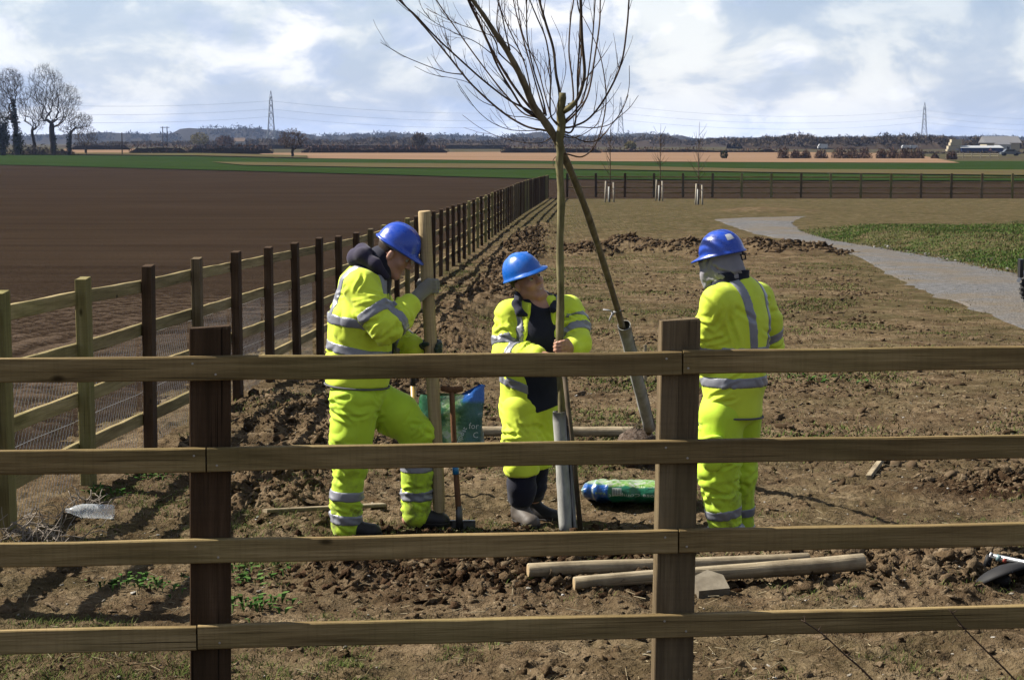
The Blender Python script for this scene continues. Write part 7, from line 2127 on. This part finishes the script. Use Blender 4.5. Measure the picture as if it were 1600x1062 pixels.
# ------------------------------------------------------------------ far buildings, vehicles, sign
def box_part(name, c, size, m, parent): mb = MB(); mb.box(c, size); return mb.build(name, m, parent)
def far_buildings():
    Y = 520; s = Y / F_PX; zb = float(z_base(Y)); X = lambda px: W(px, 230, Y)[0]; Z = lambda py: W(800, py, Y)[2]
    blue = mat('blue_cladding', (.006, .018, .075), .5, .3); cream = mat('cream_cladding', (.24, .21, .15), .8, .2); roofg = mat('pale_sheet_roof', (.20, .21, .22), .6, .3); wht = mat('white_render', (.26, .26, .26), .8, .2); gl = mat('dark_window', (.01, .012, .015), .2, .5)
    org = np.array((X(1530), Y, zb)); t = thing('shed', org, 'long low blue walled shed with a pale sheet roof', 'building')
    x0, x1 = X(1498) - org[0], X(1562) - org[0]; h = Z(231) - zb
    box_part('wall', ((x0 + x1) / 2, 0, h / 2), (x1 - x0, 7, h), blue, t)
    mb = MB(); mb.add([(x0 - .2, -3.7, h), (x1 + .2, -3.7, h), (x1 + .2, 0, h + .55), (x0 - .2, 0, h + .55), (x0 - .2, 3.7, h), (x1 + .2, 3.7, h)], [[0, 1, 2, 3], [3, 2, 5, 4], [0, 3, 4], [1, 5, 2]]); mb.build('roof', roofg, t)
    for k in range(7): xx = x0 + (x1 - x0) * (k + .5) / 7; box_part('cladding_rib', (xx, -3.53, h / 2), (.12, .06, h * .98), blue, t)
    # cream stack
    org2 = np.array((X(1489), Y - 1, zb)); t = thing('pallet_stack', org2, 'stepped cream stack of bales beside the blue shed', 'bales')
    for k, (w, z) in enumerate(((3.8, .5), (3.6, 1.4), (2.9, 2.3), (2.6, 3.1))):
        q = box_part('bale', (.15 * k, 0, z), (w, 2.4, .8), cream, t)
    org3 = np.array((X(1581), Y + 10, zb)); t = thing('house', org3, 'plain white gabled building beside the blue shed', 'building')
    w = X(1590) - X(1572); h = Z(226) - zb; box_part('wall', (0, 0, h * .5), (w, 6, h), wht, t); mb = MB(); mb.add([(-w / 2 - .2, -3.2, h), (w / 2 + .2, -3.2, h), (w / 2 + .2, 0, h + .5), (-w / 2 - .2, 0, h + .5), (-w / 2 - .2, 3.2, h), (w / 2 + .2, 3.2, h)], [[0, 1, 2, 3], [3, 2, 5, 4], [0, 3, 4], [1, 5, 2]]); mb.build('roof', mat('slate_roof', (.06, .06, .065), .7, .3), t)
    for k in (-1, 1): box_part('window', (k * .8, -3.03, h * .55), (.7, .08, .8), gl, t)
    org4 = np.array((X(1606), Y + 30, zb)); t = thing('barn', org4, 'grey roofed barn at the far right beyond the white building', 'building')
    box_part('wall', (0, 0, 1.3), (9, 8, 2.6), cream, t); mb = MB(); mb.add([(-5, -4.3, 2.6), (5, -4.3, 2.6), (5, 0, 4.4), (-5, 0, 4.4), (-5, 4.3, 2.6), (5, 4.3, 2.6)], [[0, 1, 2, 3], [3, 2, 5, 4], [0, 3, 4], [1, 5, 2]]); mb.build('roof', mat('grey_sheet_roof', (.085, .085, .09), .7, .3), t); box_part('door', (1, -4.03, 1.1), (2.2, .08, 2.2), gl, t)
    # house among the trees under the hill
    Y2 = 900; p = W(375, 228, Y2); p[2] = float(z_base(Y2)); t = thing('house', p, 'white walled house half hidden by trees under the hill', 'building')
    box_part('wall', (0, 0, 1.4), (4.4, 5, 2.8), wht, t); mb = MB(); mb.add([(-2.5, -2.7, 2.8), (2.5, -2.7, 2.8), (2.5, 0, 4.4), (-2.5, 0, 4.4), (-2.5, 2.7, 2.8), (2.5, 2.7, 2.8)], [[0, 1, 2, 3], [3, 2, 5, 4], [0, 3, 4], [1, 5, 2]]); mb.build('roof', mat('brown_tile_roof', (.07, .05, .04), .8, .2), t); box_part('window', (-.9, -2.53, 1.6), (.8, .08, .9), gl, t); box_part('door', (.8, -2.53, 1.0), (.9, .08, 2.0), gl, t)
    # vehicles
    rub = mat('far_tyre', (.01, .01, .01), .8, .2); trim = mat('far_glass', (.015, .018, .022), .15, .6)
    def vehicle(px, base, Y, L, H, body, label, cat, nm, cab=.3):
        p = W(px, base, Y); p[2] = float(z_base(Y)) + .02; t = thing(nm, p, label, cat)
        w = L / 2; mb = MB()
        if cat == 'car': prof = [(-w, .35), (-w, .75), (-w * .72, .85), (-w * .45, H), (w * .35, H), (w * .72, .85), (w, .75), (w, .35)]
        else: prof = [(-w, .4), (-w, 1.1), (-w * .86, 1.2), (-w * .68, H), (w, H), (w, .4)]
        k = len(prof); mb.add([(x, -.85, z) for x, z in prof] + [(x, .85, z) for x, z in prof], [[i, (i + 1) % k, k + (i + 1) % k, k + i] for i in range(k)] + [list(range(k - 1, -1, -1)), list(range(k, 2 * k))]); mb.build('body', body, t)
        for sx in (-.62, .62):
            for sy in (-.8, .8): q = MB(); q.lathe([(.2, -.1), (.32, -.1), (.32, .1), (.2, .1)], 14, rot('X', R(90)), (sx * w, sy, .32)); q.build('wheel', rub, t)
        for sy in (-.86, .86): box_part('side_window', (-w * .1 if cat == 'car' else -w * .6, sy, H * .78), (w * .9 if cat == 'car' else w * .22, .03, H * .22), trim, t)
    white = mat('white_vehicle_paint', (.3, .3, .3), .35, .5); grey = mat('dark_vehicle_paint', (.05, .055, .06), .3, .5)
    vehicle(1285, 237.5, 700, 3.4, 1.9, white, 'white van on the road behind the shrubs, the larger one', 'van', 'parked_van')
    vehicle(1415, 239, 700, 2.9, 1.5, white, 'small white van before the woodland, left of a pair', 'van', 'parked_van')
    vehicle(1427, 239, 702, 2.7, 1.4, white, 'small white van before the woodland, right of a pair', 'van', 'parked_van')
    vehicle(1578, 250, 430, 4.2, 1.45, grey, 'dark car passing below the white building', 'car', 'car')
    vehicle(1564, 240, 600, 3.0, 1.8, mat('yellow_vehicle_paint', (.25, .19, .05), .4, .4), 'small yellow vehicle parked at the end of the blue shed', 'van', 'parked_van')
    # warning sign
    p = W(1547, 253, 400); p[2] = float(z_base(400)); t = thing('road_sign', p, 'triangular red bordered warning sign on a grey post', 'sign')
    H = W(1547, 231, 400)[2] - p[2]; mb = MB(); mb.tube([(0, 0, -.3), (0, 0, H)], .045, 8); mb.build('post', M_STEEL, t)
    def tri(nm, r, y, m): mb = MB(); V = [(r * math.sin(a), y, H - .35 + r * math.cos(a)) for a in (0, 2.094, 4.188)]; mb.add(V + [(x, yy + .02, z) for x, yy, z in V], [[0, 1, 2], [5, 4, 3], [0, 3, 4, 1], [1, 4, 5, 2], [2, 5, 3, 0]]); return mb.build(nm, m, t)
    tri('border', .42, -.07, mat('red_sign_paint', (.2, .02, .015), .5, .3)); tri('face', .27, -.085, wht)
    # pale rail fence below the sign
    a = W(1478, 254, 395); b = W(1560, 255, 385); org = np.array((a[0], a[1], float(z_base(395)))); f = thing('rail_fence', org, 'short pale rail fence on the margin below the road sign', 'fence'); pm = mat('pale_timber', (.14, .12, .085), .8, .2)
    for k in range(7):
        q = a + (b - a) * k / 6; box_part('post', (q[0] - org[0], q[1] - org[1], .5), (.12, .12, 1.1), pm, f)
    for z in (.45, .85): mb = MB(); mb.tube([np.array((a[0], a[1], org[2] + z)), np.array((b[0], b[1], org[2] + z))], .05, 4); mb.build('rail', pm, f, False, org)
far_buildings()

# ------------------------------------------------------------------ staked young trees by the far fence
def staked_trees():
    for px, base, stakes, top, lab in ((953, 316, (-8, -1, 6), 190, 'staked young tree with a low forked crown by the first far fence posts'), (1031, 314, (-7, -.5, 4), 195, 'staked young tree standing second along the far fence'), (1091, 320, (-5, .5, 6), 192, 'staked young tree furthest along, standing on dark mulch')):
        p = ground_pt(px, base); p[2] = zg1(p[0], p[1]); s = p[1] / F_PX
        t = thing('young_tree', p, lab, 'tree', 'staked young trees by the far fence'); rs = np.random.default_rng(int(px))
        for i, dx in enumerate(stakes):
            hh = (33, 24, 31)[i] * s; a = np.array((dx * s, (-.25, .3, -.2)[i], -.2)); b = a + np.array(((1.2, 0, -.9)[i] * s * 1.0, 0, hh + .2))
            mb = MB(); mb.tube([a, b], [.045 if i != 1 else .06] * 2, 8); mb.build('stake' if i != 1 else 'tree_guard', M_STAKE if i != 1 else M_GUARD, t, True)
        mb = MB(); mb.tube([np.array((stakes[0] * s, -.22, 31 * s)), np.array((0, .1, 31 * s)), np.array((stakes[2] * s, -.2, 31 * s))], .025, 5); mb.build('tie_strap', M_DARK, t)
        H = (base - top) * s; mb = MB(); mb.tube([(0, .05, 0), (.02, .05, H * .35), (0, .05, H * .7), (.03, .05, H)], [.03, .026, .018, .008], 6); mb.build('trunk', M_SHOOT, t, True)
        cr = MB()
        for k in range(26):
            z = rs.uniform(.30 if px != 1031 else .36, .85); a = rs.uniform(0, 6.28); L = H * rs.uniform(.10, .26) * (1.2 - z * .5); d = unit((math.cos(a), math.sin(a), rs.uniform(1.0, 2.2)))
            q = np.array((.01, .05, H * z)); cr.tube([q, q + d * L * .5 + (math.cos(a) * .05, 0, 0), q + d * L], [.012, .009, .005], 4, False)
        cr.build('crown', M_SHOOT, t)['kind'] = 'stuff'
M_STAKE = m_wood('pale_stake', (.15, .13, .10), (.24, .215, .17), (.30, .27, .22), 'Z', 0, .1)
staked_trees()

# ------------------------------------------------------------------ brambles on the near side of the fence
def brambles():
    for pts, Y, lab in (([(1252, 968), (1285, 990), (1320, 1022), (1352, 1050), (1380, 1085), (1400, 1140)], 6.6, 'dark bare bramble stem arching up in front of the bottom rail'), ([(1482, 950), (1510, 985), (1545, 1020), (1575, 1050), (1610, 1090), (1640, 1150)], 6.5, 'dark bare bramble stem with short thorns crossing the bottom rail')):
        P = [W(x, y, Y) for x, y in pts]; b = P[-1].copy(); b[2] = zg1(b[0], b[1]); P.append(np.array((b[0] + .02, b[1], b[2] - .05))); S = smooth_line(P, 5)
        t = thing('bramble', b, lab, 'plant'); mb = MB(); mb.tube(S, np.linspace(.0022, .005, len(S)), 6); mb.build('stem', M_SHOOT, t, True, b)
        rs = np.random.default_rng(int(Y * 100)); mb = MB()
        for k in range(9):
            i = rs.integers(1, len(S) - 6); d = unit(rs.normal(size=3)); mb.tube([S[i], S[i] + d * .012, S[i] + d * .02 + (0, 0, .006)], [.0022, .0018, .0008], 4, False)
        mb.build('bud', M_SHOOT, t, True, b)['kind'] = 'stuff'
brambles()
# ------------------------------------------------------------------ clods, stones, straw, grass
ICO_V = np.array([(0, 1, 1.618), (0, -1, 1.618), (0, 1, -1.618), (0, -1, -1.618), (1, 1.618, 0), (-1, 1.618, 0), (1, -1.618, 0), (-1, -1.618, 0), (1.618, 0, 1), (-1.618, 0, 1), (1.618, 0, -1), (-1.618, 0, -1)]) / 1.902
ICO_F = np.array([(0, 1, 8), (0, 8, 4), (0, 4, 5), (0, 5, 9), (0, 9, 1), (1, 6, 8), (8, 6, 10), (8, 10, 4), (4, 10, 2), (4, 2, 5), (5, 2, 11), (5, 11, 9), (9, 11, 7), (9, 7, 1), (1, 7, 6), (3, 6, 7), (3, 7, 11), (3, 11, 2), (3, 2, 10), (3, 10, 6)])
def lumps(name, xy, size, mt, label, rs, flat=.62, sink=.62, cat='soil'):
    n = len(xy); z = zg(xy[:, 0], xy[:, 1])
    # one subdivision gives 42 points; jitter each lump
    E = {}; V0 = [tuple(v) for v in ICO_V]; F0 = []
    def mid(a, b):
        k = (min(a, b), max(a, b))
        if k not in E: m = np.array(V0[a]) + V0[b]; V0.append(tuple(m / np.linalg.norm(m))); E[k] = len(V0) - 1
        return E[k]
    for a, b, c in ICO_F:
        d, e, f = mid(a, b), mid(b, c), mid(c, a); F0 += [(a, d, f), (d, b, e), (f, e, c), (d, e, f)]
    V0 = np.array(V0); F0 = np.array(F0); k = len(V0)
    jit = 1 + rs.normal(size=(n, k, 1)) * .30
    sc = size[:, None, None] * rs.uniform(.5, 1.5, (n, 1, 3)) * np.array((1, 1, flat))
    a = rs.uniform(0, 6.28, n); c, s = np.cos(a), np.sin(a)
    P = V0[None] * jit * sc
    P = np.stack([P[..., 0] * c[:, None] - P[..., 1] * s[:, None], P[..., 0] * s[:, None] + P[..., 1] * c[:, None], P[..., 2]], -1)
    tilt = rs.normal(size=(n, 1)) * .3; P[..., 2] += P[..., 0] * tilt
    P += np.stack([xy[:, 0], xy[:, 1], z + size * flat * (.5 - sink)], 1)[:, None]
    F = (F0[None] + (np.arange(n) * k)[:, None, None]).reshape(-1, 3)
    o = link(name, mesh_np(name, P.reshape(-1, 3), F, mt, False)); return tag(o, label, cat, kind='stuff')
def scatter(n, rs, x, y, wfn):
    out = []
    tot = 0
    while tot < n:
        X = rs.uniform(*x, n * 3); u = rs.uniform(0, 1, n * 3); Y = y[0] * (y[1] / y[0]) ** u
        keep = (rs.uniform(0, 1, n * 3) < wfn(X, Y)) & (X > lf_x(Y) + .12) & (np.abs(X) < Y * .33 + .3)
        q = np.stack([X[keep], Y[keep]], 1); out.append(q); tot += len(q)
        if len(q) == 0: break
    return np.concatenate(out)[:n]
def m_clod():
    m = mat('clod_soil', (.06, .042, .026), .95, 0.0); t = NT(m); p = t.pos(); r = t.island()
    c = t.ramp(r, [(.05, (.05, .034, .02)), (.45, (.08, .057, .034)), (.9, (.112, .084, .054))])
    at = t.ramp(t.noise(p, 28, 4, .65), [(.35, .55), (.65, 1.2)]); c = t.mix(1.0, c, at, 'MULTIPLY'); t.color(c); t.bump(t.noise(p, 60, 4, .6), .9, .02); return m
M_CLOD = m_clod()
M_CLODW = mat('wet_clod_soil', (.022, .013, .008), .95, 0.0)
NT(M_CLODW).bump(NT(M_CLODW).noise(NT(M_CLODW).pos(), 50, 4, .6), .9, .02)
_t = NT(M_CLODW); _t.color(_t.ramp(_t.island(), [(.1, (.010, .006, .0035)), (.5, (.022, .0135, .008)), (.95, (.045, .028, .017))]))
M_CLODR = mat('turned_earth', (.05, .035, .022), .95, 0.0)
_t = NT(M_CLODR); _t.color(_t.ramp(_t.island(), [(.1, (.022, .015, .009)), (.5, (.045, .031, .019)), (.95, (.075, .055, .035))]))
def ground_cover():
    rs = np.random.default_rng(77)
    w1 = lambda x, y: np.clip(.10 + .12 * (fbm2(x * 1.3, y * 1.3, 2, 91) > .05) + 1.1 * dug_w(x, y)[0], 0, 1) * (1 - track_w(x, y))
    xy = scatter(16000, rs, (-4.5, 5.5), (7.0, 24), w1); lumps('soil_clods', xy, .005 + .016 * rs.power(.35, len(xy)) + .018 * (rs.random(len(xy)) < .04), M_CLOD, 'loose tan clods of soil scattered over the bare ground', rs)
    w2 = lambda x, y: np.clip(dug_w(x, y)[0] ** 2, 0, 1) * (1 - track_w(x, y))
    xy = scatter(3600, rs, (-4.5, 9), (9.0, 22), w2); lumps('soil_clods', xy, .009 + .040 * rs.power(.25, len(xy)), M_CLOD, 'big turned clods heaped where the ground was dug', rs, .75)
    xy = scatter(9000, rs, (-3, 12), (34, 66), lambda x, y: np.clip(dug_w(x, y)[0] ** 2, 0, 1)); lumps('soil_clods', xy, .02 + .06 * rs.power(.35, len(xy)), M_CLODR, 'ridge of rough dark clods crossing the strip behind the workmen', rs, .75)
    xy = scatter(4000, rs, (-2, 4), (9.0, 12), lambda x, y: wet_w(x, y) ** 1.5); lumps('soil_clods', xy, .006 + .024 * rs.power(.35, len(xy)), M_CLODW, 'dark damp crumbs of freshly dug soil round the planting hole', rs, .8)
    xy = scatter(9000, rs, (-7, 15), (13, 46), lambda x, y: np.clip(.15 + sstep(.0, .35, fbm2(x * .6, y * .6, 3, 191)), 0, 1) * (1 - track_w(x, y))); lumps('soil_clods', xy, .010 + .035 * rs.power(.3, len(xy)), M_CLODR, 'dark crumbs of soil strewn over the strip behind the workmen', rs, .6)
    # pale stones and chips
    xy = scatter(1500, rs, (-4.5, 5.5), (7.0, 20), lambda x, y: .5 + 0 * x); m = mat('pale_chips', (.16, .145, .12), .85, .2); t = NT(m); t.color(t.ramp(t.island(), [(.1, (.08, .07, .055)), (.6, (.15, .135, .11)), (.97, (.26, .25, .23))]))
    lumps('stone_chips', xy, .003 + .008 * rs.power(.4, len(xy)), m, 'small pale stones and chips strewn on the soil', rs, .55, .1, 'stones')
    # straw and dead stems
    n = 3800; xy = scatter(n, rs, (-4.5, 5.5), (7.0, 22), lambda x, y: np.clip(.25 + .6 * (fbm2(x, y, 2, 17) > .0), 0, 1)); n = len(xy)
    a = rs.uniform(0, 3.14, n); L = rs.uniform(.02, .09, n); w = rs.uniform(.0012, .0028, n); d = np.stack([np.cos(a), np.sin(a) , rs.normal(size=n) * .25], 1); s = np.stack([-np.sin(a), np.cos(a), np.zeros(n)], 1)
    c = np.stack([xy[:, 0], xy[:, 1], zg(xy[:, 0], xy[:, 1]) + .010], 1)
    V = np.stack([c - d * L[:, None] / 2 - s * w[:, None], c - d * L[:, None] / 2 + s * w[:, None], c + d * L[:, None] / 2 + s * w[:, None], c + d * L[:, None] / 2 - s * w[:, None], c - d * L[:, None] / 2 + (0, 0, .003), c + d * L[:, None] / 2 + (0, 0, .003)], 1).reshape(-1, 3)
    q = np.array([(0, 3, 5, 4), (1, 4, 5, 2), (0, 1, 2, 3)]); F = (q[None] + (np.arange(n) * 6)[:, None, None]).reshape(-1, 4)
    tag(link('straw', mesh_np('straw', V, F, m_leafy('straw', [(.06, .045, .026), (.12, .095, .058), (.19, .16, .105)]))), 'bits of straw and dead stems littering the soil', 'straw', kind='stuff')
    def blades(name, xy, nb, hlo, hhi, wid, mt, label, spread, lean=.5):
        n = len(xy) * nb; base = np.repeat(xy, nb, 0) + rs.normal(size=(n, 2)) * spread
        z = zg(base[:, 0], base[:, 1]) - .004; h = rs.uniform(hlo, hhi, n); a = rs.uniform(0, 6.28, n)
        out = np.stack([np.cos(a), np.sin(a)], 1) * (rs.uniform(.1, lean, n) * h)[:, None]; sd = np.stack([-np.sin(a), np.cos(a)], 1) * wid
        b = np.concatenate([base, z[:, None]], 1)
        m1 = b + np.concatenate([out * .35, (h * .6)[:, None]], 1); tp = b + np.concatenate([out, (h * .95)[:, None]], 1); s3 = np.concatenate([sd, np.zeros((n, 1))], 1)
        V = np.stack([b - s3, b + s3, m1 + s3 * .8, m1 - s3 * .8, tp], 1).reshape(-1, 3); k = np.arange(n) * 5
        F = np.concatenate([np.stack([k, k + 1, k + 2], 1), np.stack([k, k + 2, k + 3], 1), np.stack([k + 3, k + 2, k + 4], 1)])
        tag(link(name, mesh_np(name, V, F, mt)), label, 'grass', kind='stuff')
    M_G1 = m_leafy('short_grass', [(.024, .034, .010), (.046, .066, .017), (.085, .095, .032)]); M_G2 = m_leafy('dry_grass', [(.04, .036, .016), (.07, .062, .028), (.115, .095, .05)]); M_G3 = m_leafy('verge_grass', [(.022, .042, .010), (.042, .08, .018), (.075, .105, .03)])
    gw = lambda x, y: np.clip(sstep(.05, .45, fbm2(x * .8, y * .8, 3, 177)) * (1 - np.clip(dug_w(x, y)[0] * 1.3, 0, 1)) * (1 - track_w(x, y)), 0, 1)
    left = lambda x, y: np.clip(gw(x, y) + .9 * (x < -.6) * (y < 13) * sstep(-.1, .3, fbm2(x * 1.5, y * 1.5, 2, 7)), 0, 1)
    xy = scatter(3000, rs, (-4.5, 5.5), (7.0, 15), left); blades('grass', xy, 14, .008, .034, .0018, M_G1, 'thin green grass tufts in the near bare soil', .03, 2.0)
    xy = scatter(1500, rs, (-4.5, 5.5), (7.0, 15), lambda x, y: np.clip(gw(x, y) + .15, 0, 1)); blades('grass', xy, 6, .012, .045, .0014, M_G2, 'dry yellowish grass wisps in the near bare soil', .04, 1.6)
    xy = scatter(5500, rs, (-8, 16), (14, 60), gw); blades('grass', xy, 8, .012, .045, .005, M_G1, 'thin grass patches over the middle of the planting strip', .12, 2.0)
    xy = scatter(5000, rs, (-8, 16), (14, 60), lambda x, y: np.clip(gw(x, y) + .2, 0, 1)); blades('grass', xy, 5, .015, .05, .005, M_G2, 'dry grass wisps over the middle of the planting strip', .12, 1.5)
    vg = lambda x, y: sstep(-.3, .5, x - np.interp(y, TRK_B[::-1, 1], TRK_B[::-1, 0])) * (y > 25) * (1 - sstep(54, 74, y + 9 * fbm2(x * .25, y * .12, 3, 33)))
    xy = scatter(11000, rs, (6, 30), (26, 80), lambda x, y: vg(x, y) * np.clip(.12 + sstep(-.25, .3, fbm2(x * .45, y * .25, 3, 71)), 0, 1)); blades('grass', xy, 8, .012, .06, .010, M_G3, 'green grass bank growing beyond the gravel track', .18, .8)
    xy = scatter(3500, rs, (6, 30), (26, 80), vg); blades('grass', xy, 6, .02, .08, .008, M_G2, 'dead yellowish stems mixed into the bank beyond the gravel track', .2, .9)
    # pale stones along the edge of the track
    k = rs.integers(0, 400, 500); ex = np.interp(np.linspace(0, 1, 400), np.linspace(0, 1, len(TRK_B)), TRK_B[:, 0])[k] + rs.normal(size=500) * .35; ey = np.interp(np.linspace(0, 1, 400), np.linspace(0, 1, len(TRK_B)), TRK_B[:, 1])[k] + rs.normal(size=500) * .4
    ok = ey < 58; ex, ey = ex[ok], ey[ok]; mg = mat('grey_chips', (.08, .078, .074), .9, .0); tg = NT(mg); tg.color(tg.ramp(tg.island(), [(.1, (.04, .038, .035)), (.7, (.085, .082, .076)), (.98, (.17, .168, .16))]))
    lumps('stone_chips', np.stack([ex, ey], 1), .015 + .03 * rs.power(.35, len(ex)), mg, 'pale stones lying along the grassy edge of the gravel track', rs, .6, .2, 'stones')
    # leafy weeds near the fence post
    for px, py, n, sp, lab in ((225, 915, 60, .10, 'leafy green weed clump on the near soil left of the brown post'), (372, 905, 90, .14, 'spreading leafy weeds right of the brown near post'), (520, 735, 0, .0, ''), (395, 950, 60, .11, 'low leafy weeds just above the bottom rail'), (240, 748, 40, .09, 'small leafy weeds behind the second rail by the long fence'), (165, 775, 36, .07, 'small green weed tuft beside the plastic bottle'), (1275, 595, 60, .22, 'dark green weed patch on the open strip right of the men')):
        if not n: continue
        p = G(px, py); t = thing('weed_clump', p, lab, 'plant', 'leafy weeds growing in the soil')
        x = rs.normal(size=n) * sp; y = rs.normal(size=n) * sp; zz = zg(p[0] + x, p[1] + y) - p[2]; V = []; F = []
        for i in range(n):
            a = rs.uniform(0, 6.28); L = rs.uniform(.02, .045) * (1.6 if py < 650 else 1); h = rs.uniform(.01, .05); d = np.array((math.cos(a), math.sin(a), .25)); s_ = np.array((-math.sin(a), math.cos(a), 0)) * L * .34; b = np.array((x[i], y[i], zz[i]))
            q = b + (0, 0, h); k = len(V); V += [b, q, q + d * L * .5 + s_, q + d * L * 1.05 - (0, 0, .004), q + d * L * .5 - s_]; F += [[k + 1, k + 2, k + 3], [k + 1, k + 3, k + 4], [k, k + 1, k + 4]]
        link('leaves', mesh_np('leaves', np.array(V), F, M_WEED), t)['kind'] = 'stuff'
M_WEED = m_leafy('weed_leaves', [(.018, .04, .010), (.035, .075, .018), (.07, .11, .035)], .6)
ground_cover()

# ------------------------------------------------------------------ air
def air():
    mb = MB(); z0, z1 = -2.9, 75.0; mb.box((0, 4480, (z0 + z1) / 2), (12400, 9100, z1 - z0))
    m = bpy.data.materials.new('haze_air'); m.use_nodes = True; nt = m.node_tree; nt.nodes.clear()
    o = nt.nodes.new('ShaderNodeOutputMaterial'); v = nt.nodes.new('ShaderNodeVolumePrincipled'); v.inputs['Color'].default_value = (.42, .57, .95, 1); v.inputs['Density'].default_value = HAZE; v.inputs['Anisotropy'].default_value = .2
    nt.links.new(v.outputs[0], o.inputs['Volume'])
    ob = mb.build('haze', m); tag(ob, 'thin blue haze lying over the distant land', 'haze', kind='stuff')
HAZE = 5.5e-5
air()
